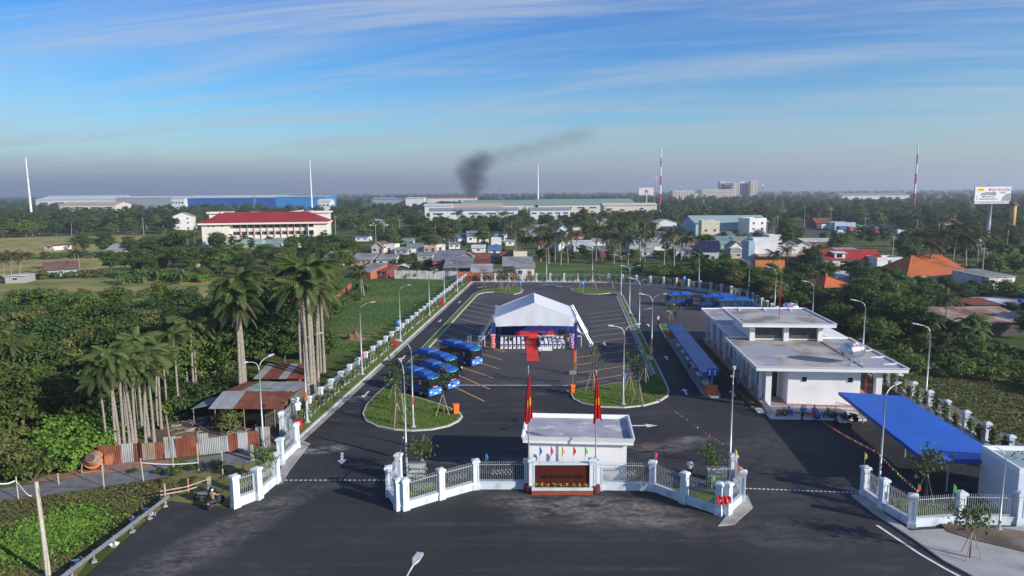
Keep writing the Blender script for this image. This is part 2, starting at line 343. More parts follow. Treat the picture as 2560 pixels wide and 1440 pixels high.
field('rice_field', [(-300, 690), (-200, 655), (90, 648), (250, 640), (470, 640), (540, 650), (420, 668), (230, 680), (0, 690)], rice)
field('meadow', [(-300, 740), (-100, 705), (200, 695), (330, 690), (500, 706), (700, 702), (730, 712), (640, 750), (420, 760), (260, 790), (0, 800), (-250, 800)], rice2)
field('meadow', [(840, 712), (1170, 694), (1120, 740), (1010, 830), (905, 905), (800, 900), (830, 790)], lush, -.02)
field('meadow', [(1330, 690), (1340, 656), (1600, 652), (1760, 664), (1790, 690), (1700, 700), (1560, 686)], lush, -.02)
field('meadow', [(2210, 900), (2330, 870), (2700, 960), (2800, 1180), (2600, 1190), (2480, 1120), (2280, 960)], weedy, -.02)
field('meadow', [(-300, 1260), (0, 1250), (250, 1222), (430, 1190), (560, 1168), (640, 1155), (600, 1262), (420, 1262), (230, 1390), (100, 1560), (-500, 1560)], weedy, -.02)
field('dirt_yard', [(330, 1130), (400, 1075), (440, 1040), (560, 1025), (640, 1020), (690, 1060), (700, 1120), (640, 1128)], dirtm, -.02)
gravel = mat('gravel_track', (.20, .20, .20), (.13, .13, .135), sc=.9, rough=.95, bump=.6, bsc=9, world=True, c3=(.21, .155, .125), sc3=.18)
field('track', [(-200, 1255), (0, 1222), (200, 1192), (400, 1160), (560, 1135), (650, 1122), (672, 1130), (655, 1152), (560, 1168), (430, 1190), (250, 1218), (100, 1240), (0, 1252), (-200, 1290)], gravel, .0)
rubble = mat('brick_rubble', (.33, .19, .135), (.22, .135, .10), sc=2.5, rough=.95, bump=1, bsc=6, world=True, c3=(.42, .36, .32), sc3=3, lo3=.6, hi3=.7)
field('rubble_bank', [(60, 1210), (130, 1185), (220, 1172), (300, 1158), (420, 1150), (440, 1156), (300, 1180), (180, 1196)], rubble, .03)

# ------------------------------------------------------------------ asphalt of the station and the road in front
back = [(-26.7, 181.2), (2, 181.3), (9.5, 180.6), (16, 177.6), (22.5, 174.4), (28, 169.6), (33, 162.8), (36.3, 156.0), (37.6, 150.5)]
lot = [S(-26.7, 60)] + [S(u, v) for u, v in back] + [S(38.0, 120), S(38.0, 48)]
road = [(-27.2, 15), (-27.2, 51.2), G(585, 1272)[:2], G(690, 1206)[:2], tuple(S(-26.7, 60))[:2]] + [tuple(p)[:2] for p in lot[1:]] + [(75, 44), (75, 15)]
yard = struct(part('asphalt', MB().sheet(road, 0.0), asph))
lotpoly = [S(-21.9, 84.6), S(-21.9, 158), S(-18.6, 162), S(-13.4, 158.3), S(-11.3, 163), S(-11.5, 170), S(-17, 172.5), S(-26.3, 176), S(-26.6, 181), S(2, 181.2), S(9.5, 180.5), S(16, 177.5), S(22.5, 174.2), S(28, 169.4), S(33, 162.6), S(36.3, 155.8), S(37.5, 150.4), S(37.6, 108), S(17.6, 112), S(15.3, 124), S(12.05, 126), S(12.05, 162), S(9, 164), S(0, 166), S(0, 163), S(5, 158.8), S(10.3, 158), S(10.3, 88), S(6, 84.8), S(-4, 82.6), S(-12, 82.2), S(-17, 83.2)]
part('old_asphalt', MB().sheet(lotpoly, .004), asph_lot, yard)
def line(a, b, w, material=wpaint, name='parking_line', z=.008):
    a = Vector(a[:2]); b = Vector(b[:2]); n = (b - a).normalized(); n = Vector((-n.y, n.x)) * w / 2
    return part(name, MB().sheet([a + n, a - n, b - n, b + n], z), material, yard)
# angled bays on both sides, repainted near the gate, worn further back
for k in range(17):
    v0 = 75.6 + 4.95 * k
    near = k < 6
    a = S(-21.7 + (.0 if k > 1 else 6), (v0 + 12.6) if k > 1 else v0 + 7.6); e = S(-9.9, v0 + (.3 if k < 8 else 1.2))
    if k >= 11: e = S(-13.0, v0 + 3.4)
    if a.y > 153: continue
    line(a, e, .16 if near else .13, ypaint if near else ypale)
for k in range(12):
    a = G(1439, 955); v0 = 84.7 + 4.35 * k; u0 = .8 if k < 4 else 3.4
    line(S(u0, v0 + (0 if k < 4 else 1.6)), S(10.2, v0 + 5.9), .16 if k < 5 else .13, ypaint if k < 4 else ypale)
for a, b_ in (((-14, 82.4), (.5, 83.2)),): line(S(*a), S(*b_), .18)
for k in range(22):
    p = G(700 + k * 12.2, 1200.5); q = G(707 + k * 12.2, 1200.5); line(p, q, .16, wpaint, 'gate_line')
for k in range(26):
    p = G(1862 + k * 11, 1221 + k * .42); q = G(1869 + k * 11, 1221 + k * .42 + .25); line(p, q, .16, wpaint, 'gate_line')
edge = [G(2192, 1313), G(2240, 1345), G(2300, 1385), G(2360, 1420), G(2420, 1452), G(2520, 1500)]
for a, b_ in zip(edge, edge[1:]): line(a, b_, .2, wpaint, 'edge_line')
def arrow(c, ang, ln=2.6, w=1.0):
    s = MB().sheet([(-.12 * w, -ln / 2), (.12 * w, -ln / 2), (.12 * w, ln * .12), (.42 * w, ln * .12), (0, ln / 2), (-.42 * w, ln * .12), (-.12 * w, ln * .12)], 0)
    o = part('arrow_marking', s, wpaint, yard, (c[0], c[1], .009), ang)
for x, y in ((914, 986), (1008, 894), (1100, 802), (1149, 755)): arrow(G(x, y), math.pi - SA)
arrow(G(855, 1146), math.pi + .236, 2.8)
for x, y in ((1666, 895), (1713, 979), (1621, 813), (1673, 779), (1832, 983)): arrow(G(x, y), -SA + (.25 if y == 779 else 0))
arrow(G(1620, 772), -.9); arrow(G(1606, 1064), -math.pi / 2, 3.2, 1.3); arrow(G(1410, 716), math.pi / 2 + .1, 5); arrow(G(1377, 712), math.pi / 2, 6); arrow(G(1210, 717), 2.2, 5)

# ------------------------------------------------------------------ planted islands with kerbs
LI = [UV(G(x, y)) for x, y in ((957, 972), (935, 992), (915, 1014), (906, 1036), (914, 1054), (942, 1068), (985, 1076), (1030, 1079), (1080, 1076), (1122, 1067), (1148, 1054), (1157, 1043), (1151, 1033), (1135, 1025), (1090, 1009), (1040, 994), (1002, 984))]
LI += [(-21.95, 84.5), (-21.95, 120), (-21.95, 158.2), (-20.8, 161.2), (-18.6, 162.3), (-15.4, 160.2), (-13.4, 158.8), (-12.2, 160.8), (-11.7, 164), (-11.8, 167.5), (-13.2, 170.1), (-16.8, 171.4), (-20, 169.2), (-22.2, 164.5), (-23.2, 159.5), (-23.2, 120)]
RI = [UV(G(x, y)) for x, y in ((1427, 986), (1433, 999), (1456, 1011), (1500, 1019), (1560, 1021), (1610, 1016), (1648, 1006), (1670, 992), (1674, 978), (1664, 955))]
RI += [(12.0, 92), (12.0, 120), (12.0, 158), (11.4, 163), (8.6, 166.5), (4, 171), (.8, 170.4), (-.2, 167.3), (.4, 163.2), (3.4, 160.2), (6.4, 159.8), (9.4, 161.6), (10.6, 160.4), (10.94, 157), (10.94, 120), (10.94, 89), (8.2, 85.5), (4.6, 83.6), (-.5, 80.4)]
def island(name, poly, gmat=lawn, kw=.2):
    pp = [S(*p) for p in poly]; k = struct(part(name, MB().prism([tuple(p)[:2] for p in pp], -.02, .14), kerbm))
    part('lawn', MB().prism(inset([tuple(p)[:2] for p in pp], kw), .10, .165), gmat, k); return k
island('planted_island', LI); island('planted_island', RI)
pav = mat('grid_pavers', (.30, .30, .31), (.17, .18, .17), sc=3.2, rough=.95, bump=.8, bsc=5, world=True, lo=.45, hi=.55)
struct(part('paver_strip', MB().prism([tuple(S(*p))[:2] for p in ((10.3, 88.4), (10.92, 89), (10.92, 157.5), (10.3, 157.5))], 0, .06), pav))
# bus platform
slabm = mat('platform_paving', (.30, .30, .32), (.24, .24, .26), sc=.9, rough=.9, bump=.2, bsc=8, c3=(.36, .35, .34), sc3=.3)
plat = struct(part('bus_platform', MB().prism([tuple(S(*p))[:2] for p in ((15.55, 80.6), (15.7, 79.6), (16.3, 78.9), (17.1, 78.9), (17.6, 79.6), (17.7, 80.6), (17.65, 111.6), (15.6, 111.6))], -.02, .17), slabm))
island('planted_island', [(15.5, 111.9), (17.6, 111.9), (17.4, 121.5), (17.0, 123.4), (16.2, 123.6), (15.7, 122)])
# left verge between fence and lane: lawn, kerb, gutter
struct(part('verge', MB().prism([tuple(S(*p))[:2] for p in ((-28.05, 62), (-26.95, 62), (-26.95, 181.4), (-28.05, 182.2))], -.02, .13), lawn))
struct(part('kerb', MB().prism([tuple(S(*p))[:2] for p in ((-26.93, 61), (-26.68, 61), (-26.68, 181.2), (-26.93, 181.4))], -.02, .16), kerbm))
struct(part('gutter', MB().prism([tuple(S(*p))[:2] for p in ((-26.66, 61), (-26.05, 61), (-26.05, 180), (-26.66, 181))], -.02, .012), conc_old))
bk = [S(-26.7, 181.4)] + [S(u, v + .2) for u, v in back[1:]] + [S(37.8, 140), S(37.8, 112)]
bo = [S(-26.7, 181.7)] + [S(u * 1.005, v + .5) for u, v in back[1:]] + [S(38.15, 140), S(38.15, 112)]
for i in range(len(bk) - 1): struct(part('kerb', MB().prism([tuple(p)[:2] for p in (bk[i], bk[i + 1], bo[i + 1], bo[i])], -.02, .15), kerbm))
# concrete aprons and pavement at the gates
def slabpx(name, px, z, material=conc_old): return struct(part(name, MB().prism([tuple(G(x, y))[:2] for x, y in px], -.02, z), material))
slabpx('apron', [(690, 1206), (705, 1165), (742, 1118), (748, 1100), (775, 1110), (752, 1140), (722, 1180), (705, 1210)], .06)
slabpx('apron', [(1845, 1262), (1868, 1238), (1882, 1270), (1835, 1312), (1795, 1316), (1815, 1292)], .06)
slabpx('pavement', [(2128, 1240), (2160, 1236), (2210, 1285), (2275, 1330), (2420, 1322), (2700, 1318), (2900, 1600), (2560, 1600), (2440, 1448), (2360, 1405), (2300, 1362), (2240, 1322), (2180, 1282)], .12, mat('pavement_concrete', (.42, .41, .40), (.33, .32, .31), sc=.5, rough=.9, bump=.2, bsc=10, c3=(.26, .25, .24), sc3=.6))
struct(part('planting_bed', MB().prism([tuple(G(x, y, .12))[:2] for x, y in ((2350, 1310), (2470, 1316), (2560, 1330), (2560, 1380), (2440, 1352), (2370, 1330))], .12, .17), dirtm))
# lawn inside the right-hand front fence
struct(part('lawn', MB().prism([tuple(S(*p))[:2] for p in ((24.0, 50.3), (31, 49.6), (38.6, 48.6), (38.6, 51), (31.5, 52.0), (25.2, 53.0))], -.02, .07), lawn))
struct(part('lawn', MB().prism([tuple(S(*p))[:2] for p in ((-13.2, 49.2), (-7.6, 52.6), (-7.6, 53.2), (-13.0, 53.2))], -.02, .07), lawn))
struct(part('lawn', MB().prism([tuple(S(*p))[:2] for p in ((7.2, 53.1), (11.0, 50.0), (12.6, 52.5), (12.4, 53.6), (7.2, 53.7))], -.02, .07), lawn))
# ------------------------------------------------------------------ pillars, dwarf walls and railings
def pillar_mesh(h, w=.42, mname='pillar'):
    b = MB(); k = w / 2
    b.box(-k - .05, -k - .05, -.05, k + .05, k + .05, .42); b.box(-k + .02, -k + .02, .42, k - .02, k - .02, h - .30)
    for sx in (-1, 1):                         # raised frame round a sunk panel on each face
        for sy in (-1, 1): b.box(min(sx * (k - .10), sx * (k + .012)), min(sy * (k - .10), sy * (k + .012)), .425, max(sx * (k - .10), sx * (k + .012)), max(sy * (k - .10), sy * (k + .012)), h - .305)
    for z0, z1 in ((.425, .62), (h - .52, h - .306)): b.box(-k - .008, -k - .008, z0, k + .008, k + .008, z1)
    b.box(-k - .03, -k - .03, h - .30, k + .03, k + .03, h - .24); b.box(-k - .10, -k - .10, h - .24, k + .10, k + .10, h - .10); b.box(-k - .06, -k - .06, h - .10, k + .06, k + .06, h - .05)
    t = k + .06; b.add([(-t, -t, h - .05), (t, -t, h - .05), (t, t, h - .05), (-t, t, h - .05), (0, 0, h + .04)], [(0, 1, 4), (1, 2, 4), (2, 3, 4), (3, 0, 4)])
    return b.mesh(mname)
def railing(ln, z0, z1, ornament=True, step=.15):
    b = MB(); a = .24; e = ln - .24
    for z in (z0 + .12, z1 - .22): b.box(a, -.022, z - .025, e, .022, z + .025)
    n = max(2, int((e - a) / step))
    for i in range(1, n):
        x = a + (e - a) * i / n; b.box(x - .011, -.011, z0 + .03, x + .011, .011, z1 - .03)
        b.add([(x - .03, 0, z1 - .03), (x, -.018, z1 - .03), (x + .03, 0, z1 - .03), (x, .018, z1 - .03), (x, 0, z1 + .08)], [(0, 1, 4), (1, 2, 4), (2, 3, 4), (3, 0, 4)])
    if ornament:
        zc = (z0 + z1) / 2 - .04
        for k in range(-2, 3):
            xc = ln / 2 + k * .34
            if abs(k) * .34 + .2 > (e - a) / 2: continue
            for sx in (-1, 1):
                for sz in (-1, 1):
                    b.tube([(xc + sx * .15, .02, zc), (xc, .02, zc + sz * .24)], .014, 4)
    return b
PM = {}
def fence(name, label, pts, hp=2.3, wall=.55, w=.42, material=bluewhite, skip=(), group=None, ornament=True, rails=True):
    t = thing(name, label, 'fence', pts[0], 0, group); o0 = Vector(pts[0])
    key = (round(hp, 2), round(w, 2))
    if key not in PM: PM[key] = pillar_mesh(hp, w)
    for i, p in enumerate(pts):
        d = (Vector(pts[min(i + 1, len(pts) - 1)]) - Vector(pts[max(i - 1, 0)])); put('pillar', PM[key], material, t, Vector(p) - o0, math.atan2(d.y, d.x))
    for i in range(len(pts) - 1):
        if i in skip: continue
        a, c = Vector(pts[i]), Vector(pts[i + 1]); d = c - a; ln = d.length; rz = math.atan2(d.y, d.x); loc = a - o0; e = w / 2 + .052
        if ln > 2 * e + .05:
            part('base_wall', MB().box(e, -.11, -.05, ln - e, .11, wall - .06).box(e, -.15, wall - .06, ln - e, .15, wall), material, t, loc, rz)
            if rails and ln > 1.0: part('railing', railing(ln, wall, hp - .25, ornament), rail_m, t, loc, rz)
    return t
fence('perimeter_fence', 'long straight pale pillared fence with climbing plants beside the left lane', [S(-28.35, 69.6 + 3.47 * k) for k in range(33)], 2.25, ornament=False)
bp = [S(-24.2 + 3.72 * k, 182.6) for k in range(8)] + [S(u, v) for u, v in ((5.8, 182.5), (9.9, 182.0), (13.4, 180.7), (16.9, 179.2), (20.3, 177.6), (23.4, 175.6), (26.3, 173.4), (28.9, 170.9), (31.2, 168.1), (33.3, 165.2), (35.1, 162.2), (36.6, 159.0), (37.8, 155.4), (38.5, 151.8))]
fence('perimeter_fence', 'pale pillared fence curving round the far end of the bus yard', bp, 2.3, ornament=False)
fence('perimeter_fence', 'pale pillared fence with creepers behind the terminal and blue canopy', [S(38.8 + .01 * k, 148.4 - 3.46 * k) for k in range(27)], 2.3, ornament=False)
fence('gate_fence', 'white pillared wing wall beside the motorbike rider at the left gate', [G(590, 1268), G(646, 1247), G(691, 1207)], 2.65, .75, .5, bluewhite)
fence('gate_fence', 'white stepped fence joining the left gate to the long lane fence', [G(703, 1161), G(744, 1119), G(706, 1088), G(741, 1050), S(-28.35, 66.6)], 2.5, .7, .46)
fence('gate_fence', 'white railing fence left of the brown sign with a paired end pillar', [G(998, 1205), G(973, 1240), G(996, 1274), G(1014, 1274), G(1103, 1247), G(1190, 1222), G(1318, 1222)], 2.55, .65, .46, skip=(2,))
fence('gate_fence', 'white railing fence right of the brown sign ending at a red banner', [G(1498, 1224), G(1630, 1226), G(1710, 1257), G(1797, 1286), G(1818, 1286), G(1854, 1253), G(1832, 1208)], 2.55, .65, .46, skip=(3,))
fence('gate_fence', 'white railing fence along the pavement in front of the blue canopy', [G(2160, 1240), G(2206, 1274), G(2278, 1317), G(2397, 1309), G(2545, 1312), G(2700, 1316)], 2.5, .65, .46)
bn = thing('banner', 'crumpled red cloth banner tied between two white gate pillars', 'banner', G(1807, 1289)); M = bn
part('cloth', MB().grid(10, 4, lambda a, c: ((a - .5) * 1.0, -.16 - .05 * math.sin(a * 19 + c * 3), 1.0 + c * .62 - .05 * math.sin(a * 3.1))), redm, bn)
for sx in (-.28, .22): part('white_mark', MB().obox((sx, -.225, 1.28), (.04, .01, .16), 0, 0, .3), white, bn)
# name wall between the two flagpoles
sl, sr = G(1326, 1230), G(1484, 1230); d = sr - sl; sw = d.length
t = thing('name_wall', 'brown granite name wall with a flower trough between the flagpoles', 'sign', sl, math.atan2(d.y, d.x))
granite = mat('brown_granite', (.085, .018, .012), (.060, .012, .009), sc=6, rough=.35)
part('plinth', MB().box(.1, -.55, -.05, sw - .1, .3, .34), mat('red_tile', (.30, .075, .04), (.24, .06, .035), sc=2, rough=.6), t)
part('trough', MB().box(.1, -.5, .34, sw - .1, -.38, .56).box(.1, -.38, .34, sw - .1, .3, .42), bluewhite, t)
part('back_wall', MB().box(.12, .04, .42, sw - .12, .28, 2.32).box(.0, -.12, 2.32, sw, .34, 2.46), bluewhite, t)
for x in (.12, sw - .12): put('pillar', pillar_mesh(2.85, .44), bluewhite, t, (x, .05, 0))
part('granite_board', MB().box(.36, -.02, .58, sw - .36, .037, 2.28), granite, t)
dkletter = mat('dull_bronze_letters', (.030, .022, .014), rough=.45, metal=.4)
text('lettering', 'BẾN XE BUÝT HÓC MÔN', .36, dkletter, t, (sw / 2, -.045, 1.28), (math.pi / 2, 0, 0), ext=.01, sx=.82)
part('soil', MB().box(.34, -.38, .42, sw - .34, -.03, .52), dirtm, t)
fl = [mat('yellow_flowers', (.75, .50, .03), (.6, .35, .02), sc=20), mat('red_flowers', (.55, .05, .03), rough=.8), mat('dark_red_foliage', (.09, .035, .03), rough=.8), mat('bed_foliage', (.04, .085, .02), rough=.9)]
for k in range(26):
    x = .45 + (sw - .9) * k / 25; c = fl[(0, 2, 3, 0, 2, 1, 0, 3, 2)[k % 9]]
    b = MB()
    for q in range(16): b.obox((RND.gauss(0, .07), RND.gauss(0, .06), .08 + RND.random() * .22), (.09, .07, .012), RND.random() * 3, RND.gauss(0, .7), RND.gauss(0, .7))
    tag(part('bedding_plant', b, c, None, sl + Vector((math.cos(t.rotation_euler[2]) * x, math.sin(t.rotation_euler[2]) * x - .22, .5))), {0: 'small yellow flowering plant in the trough of the name wall', 1: 'small red flowering plant in the trough of the name wall', 2: 'dark red leafy plant in the trough of the name wall', 3: 'green leafy plant in the trough of the name wall'}[fl.index(c)], 'plant', 'bedding plants in the sign trough')

# ------------------------------------------------------------------ flagpoles and hanging flags
def flagpole(px, py, label, flip, top=10.3):
    p = G(px, py); t = thing('flagpole', label, 'flagpole', p)
    part('base', MB().lathe([(.40, -.05), (.42, .1), (.40, .55), (.30, .60)], 16), mat('brown_tile_drum', (.11, .028, .022), rough=.5), t, smooth=False)
    part('pole', MB().tube([(0, 0, .5), (0, 0, 3.0), (0, 0, 3.02), (0, 0, top)], [.085, .085, .055, .04], 8), galv, t); part('finial', MB().lathe([(.02, top), (.07, top + .06), (.02, top + .14)], 8), steel, t)
    f = thing('flag', 'red national flag with a yellow star hanging on the ' + ('right' if flip > 0 else 'left') + ' flagpole of the name wall', 'flag', p)
    H0, H1 = 9.75, 5.9
    def sh(a, c):
        z = H0 + (H1 - H0) * c; wd = (.05 + .62 * c ** .75); ang = flip * (a - .5)
        x = -flip * .04 - flip * (.5 - a) * wd * 0.0 + (a * wd - (.55 if flip < 0 else .25) * wd); y = -.06 + .13 * math.sin(a * 15 + c * 1.5) * (.3 + c * .7)
        return (x, y, z - .25 * math.sin(a * 5 + (0 if flip < 0 else 1.6)) * c)
    part('cloth', MB().grid(26, 18, sh), mat('flag_red', (.72, .010, .012), (.60, .008, .010), sc=1.5, rough=.75, trans=.25), f, smooth=True)
    part('star', MB().grid(4, 5, lambda a, c: tuple(Vector(sh(.30 + .13 * a + .06 * c, .52 + .17 * c)) + Vector((0, -.022, 0)))), mat('flag_yellow', (.85, .55, .02), rough=.75), f, smooth=True)
    part('star', MB().grid(3, 4, lambda a, c: tuple(Vector(sh(.72 + .10 * a, .50 + .18 * c)) + Vector((0, -.022, 0)))), MATS['flag_yellow'], f, smooth=True)
flagpole(1322, 1229, 'tall steel flagpole on a brown drum at the left end of the name wall', -1)
flagpole(1488, 1229, 'tall steel flagpole on a brown drum at the right end of the name wall', 1, 9.9)
CF = {'blue': (.02, .22, .62), 'pink': (.85, .06, .25), 'yellow': (.90, .65, .02), 'red': (.80, .03, .03), 'green': (.12, .70, .08), 'orange': (.90, .20, .02), 'dark green': (.02, .25, .06), 'sky blue': (.05, .45, .75)}
for k, c in CF.items(): mat('pennant_' + k, c, rough=.75, trans=.2)
def handflag(p, col, label, h=1.25, ln=.75, group=None, sway=1):
    t = thing('pennant_flag', label, 'flag', p, 0, group); part('stick', MB().tube([(0, 0, 0), (0, 0, h)], .016, 5), rail_m, t)
    part('cloth', MB().grid(5, 8, lambda a, c: (sway * (.02 + a * .24 * (.1 + c * (1.04 - c) * 2.6 * (.5 + c))), .05 * math.sin(a * 7 + c * 4), h - .02 - c * ln * (1 - .25 * a))), MATS['pennant_' + col], t, smooth=True)
sd0 = math.atan2(d.y, d.x)
for x, c in ((1349, 'blue'), (1377, 'pink'), (1405, 'yellow'), (1433, 'red'), (1462, 'green')):
    f = (x - 1326) / 158; p = sl + d * f + Vector((0, .12, 2.46)); handflag(p, c, c + ' pennant on a stick along the top of the name wall', 1.35, .85)
def topflag(px, pby, z, col, label): handflag(G(px, pby, z), col, label)
for px, py, z, c, lb in ((1215, 1170, 1.7, 'blue', 'blue pennant on the railing left of the name wall'), (1637, 1168, 2.5, 'pink', 'pink pennant on a fence pillar right of the name wall'), (1020, 1200, 2.0, 'dark green', 'dark green pennant beside the left folding gate'), (1780, 1226, 2.0, 'green', 'lime green pennant beside the right folding gate'), (1844, 1200, 2.0, 'orange', 'orange pennant behind the red banner pillars'), (1836, 1160, 2.55, 'yellow', 'yellow pennant on the rear pillar behind the red banner'),
                         (2160, 1168, 2.55, 'yellow', 'yellow pennant on the end pillar of the pavement fence'), (2293, 1250, 1.9, 'orange', 'orange pennant on the railing in front of the blue canopy'), (2382, 1250, 1.9, 'green', 'lime green pennant on the railing in front of the blue canopy')): topflag(px, py, z, c, lb)

# ------------------------------------------------------------------ folding gates
def folding_gate(p, rz, label):
    t = thing('folding_gate', label, 'gate', p, rz)
    for k in range(13): part('arch', MB().tube([(k * .125, -.28, .06), (k * .125, -.28, 1.42), (k * .125, -.2, 1.55), (k * .125, .2, 1.55), (k * .125, .28, 1.42), (k * .125, .28, .06)], .032, 6), steel, t)
    b = MB()
    for k in range(12):
        for y in (-.3, .3):
            for z in (.35, .75, 1.15): b.tube([(k * .125, y, z), ((k + 1) * .125, y, z + .28)], .012, 4).tube([(k * .125, y, z + .28), ((k + 1) * .125, y, z)], .012, 4)
    part('lattice', b, galv, t)
    w = MB()
    for k in (0, 6, 12):
        for y in (-.28, .28): w.obox((k * .125, y, .05), (.12, .05, .1))
    part('castors', w, rubber, t)
folding_gate(G(1020, 1200), -.03, 'folded stainless accordion gate behind the fence left of the name wall')
folding_gate(G(1767, 1212), -.04, 'folded stainless accordion gate behind the fence right of the name wall')
cabm = mat('gate_motor_grey', (.35, .36, .37), rough=.4, metal=.5)
for px, py, lb in ((994, 1196, 'grey motor box of the left folding gate'), (1852, 1214, 'grey motor box of the right folding gate')):
    t = thing('gate_motor', lb, 'motor box', G(px, py)); part('cabinet', MB().box(-.25, -.3, .08, .25, .3, 1.3), cabm, t); part('cap', MB().box(-.3, -.34, 1.3, .3, .34, 1.42), black, t)
    part('lamp', MB().lathe([(.06, 1.42), (.07, 1.5), (.03, 1.56)], 8), white, t)

# ------------------------------------------------------------------ gatehouse
t = thing('gatehouse', 'small white flat-roofed gatehouse behind the name wall', 'building', S(-3.9, 53.75), -SA)
hm = mat('gatehouse_white', (.80, .79, .78), (.76, .75, .74), sc=.6, rough=.7)
part('wall', MB().box(.5, .5, -.05, 8.5, 5.4, 3.55), hm, t)
part('roof_slab', MB().box(0, 0, 3.55, 9.0, 5.9, 3.72), hm, t)
def upstand(x0, y0, x1, y1, z0, z1, fl=.0, th=.12): # outward leaning roof edge
    b = MB(); o = [(x0 - fl, y0 - fl), (x1 + fl, y0 - fl), (x1 + fl, y1 + fl), (x0 - fl, y1 + fl)]; i = [(x0, y0), (x1, y0), (x1, y1), (x0, y1)]
    io = [(p[0] + (th if k in (0, 3) else -th), p[1] + (th if k < 2 else -th)) for k, p in enumerate(o)]; ii = [(p[0] + (th if k in (0, 3) else -th), p[1] + (th if k < 2 else -th)) for k, p in enumerate(i)]
    vs = [(p[0], p[1], z0) for p in i] + [(p[0], p[1], z1) for p in o] + [(p[0], p[1], z1) for p in io] + [(p[0], p[1], z0) for p in ii]; fs = []
    for k in range(4):
        n = (k + 1) % 4; fs += [(k, n, 4 + n, 4 + k), (4 + k, 4 + n, 8 + n, 8 + k), (8 + k, 8 + n, 12 + n, 12 + k), (12 + k, 12 + n, n, k)]
    return b.add(vs, fs)
part('roof_edge', upstand(0.02, 0.02, 8.98, 5.88, 3.723, 4.12, .14), hm, t)
part('roof_screed', MB().box(.16, .16, 3.723, 8.84, 5.74, 3.79), mat('gatehouse_screed', (.40, .40, .43), (.28, .28, .31), sc=.5, rough=.9, c3=(.58, .57, .56), sc3=.7, lo3=.56, hi3=.66), t)
for x, w_ in ((1.2, 1.0), (5.6, 1.4)):
    f = part('window', MB().box(x, 5.4, 1.1, x + w_, 5.44, 2.3), white, t); part('pane', MB().box(x + .06, 5.44, 1.16, x + w_ - .06, 5.455, 2.24), glassd, f)
f = part('door', MB().box(3.4, 5.4, 0, 4.4, 5.45, 2.2), white, t); part('handle', MB().box(4.22, 5.45, 1.0, 4.28, 5.5, 1.15), steel, f)
f = part('window', MB().box(8.5, 1.6, 1.0, 8.54, 3.4, 2.3), white, t); part('pane', MB().box(8.54, 1.68, 1.08, 8.555, 3.32, 2.22), glassd, f)

# ------------------------------------------------------------------ street lamps
headm = mat('lamp_head_grey', (.55, .57, .58), rough=.45, metal=.3)
def lamp_proto(n, h=9.0):
    t = thing('street_lamp', 'grey street lamp', 'street lamp')
    part('base', MB().lathe([(.32, -.05), (.32, .10), (.16, .14), (.13, .9), (.10, .95)], 8), polem, t)
    part('pole', MB().tube([(0, 0, .9), (0, 0, h * .55), (0, 0, h - 1.0)], [.095, .075, .055], 8), polem, t, smooth=True)
    for s in ((1,), (1, -1))[n - 1]:
        a = part('arm', MB().tube([(s * .0, 0, h - 1.0), (s * .06, 0, h - .62), (s * .30, 0, h - .25), (s * .75, 0, h - .02), (s * 1.35, 0, h + .10)], [.055, .05, .045, .04, .035], 6), polem, t, smooth=True)
        part('lamp_head', MB().add([(s * 1.25, -.05, h + .06), (s * 1.25, .05, h + .06), (s * 1.5, .15, h + .1), (s * 1.95, .14, h + .16), (s * 1.95, -.14, h + .16), (s * 1.5, -.15, h + .1),
             (s * 1.25, -.05, h + .15), (s * 1.25, .05, h + .15), (s * 1.5, .15, h + .22), (s * 1.95, .14, h + .25), (s * 1.95, -.14, h + .25), (s * 1.5, -.15, h + .22)],
             [(0, 1, 2, 3, 4, 5), (11, 10, 9, 8, 7, 6), (0, 6, 7, 1), (1, 7, 8, 2), (2, 8, 9, 3), (3, 9, 10, 4), (4, 10, 11, 5), (5, 11, 6, 0)]), headm, a)
    return Proto(t)
L1, L2 = lamp_proto(1), lamp_proto(2)
g1 = 'lamps along the left fence'
for v, s in ((67.2, 1.04), (86.3, 1.06), (107, 1.0), (130, .98), (146, .96), (163, .96)): L1.at(S(-27.65, v, .1), .25 - SA, s, 'grey single-arm street lamp on the verge of the left perimeter fence', g1)
for v in (78, 95, 115, 136): L1.at(S(39.75, v), math.pi - .2, 1.0, 'grey single-arm street lamp beside the fence behind the terminal', 'lamps behind the terminal')
for (u, v), r in (((38.3, 150.3), 2.7), ((31, 168.2), 2.2), ((-6.6, 182.0), -1.6)): L1.at(S(u, v), r, 1.0, 'grey single-arm street lamp at the curved far fence', 'lamps at the far fence')
L2.at(S(-29.2, 60.2), 1.1, .95, 'grey two-arm street lamp outside the left gate by the rusty tin fence', None)
L2.at(S(5.9, 75.3, .15), .35 - SA, 1.0, 'grey two-arm street lamp on the grass island near the terminal lane')
for (u, v) in ((11.5, 96.9), (11.5, 115), (11.5, 134.5), (11.5, 158)): L2.at(S(u, v, .15), -SA, 1.03, 'grey two-arm street lamp on the narrow strip right of the tent', 'lamps along the median strip')
L2.at(S(5.6, 181.8), -SA, 1.0, 'grey two-arm street lamp in the middle of the far fence')
L1.at(S(-16.1, 66.4, .15), 2.75, .98, 'grey single-arm street lamp on the grass island below the parked buses')
L1.at(S(-14.1, 55.3), 1.9, 1.05, 'grey single-arm street lamp behind the paired end pillar of the left gate fence')
L2.at(S(13.8, 58.0), 1.2, .95, 'grey two-arm street lamp behind the red banner with bunting tied on')
L1.at(S(24.2, 53.3), .55, .98, 'grey single-arm street lamp holding bunting by the blue canopy')
L1.at(S(30.2, 48.2, .12), 2.6, .66, 'short grey street lamp on the pavement before the white annex')
hp = G(1042, 1412, 8.9); L1.at((hp.x - .45, hp.y - 1.5, 0), 1.28, 1.0, 'grey street lamp on the roadside in front of the gates')
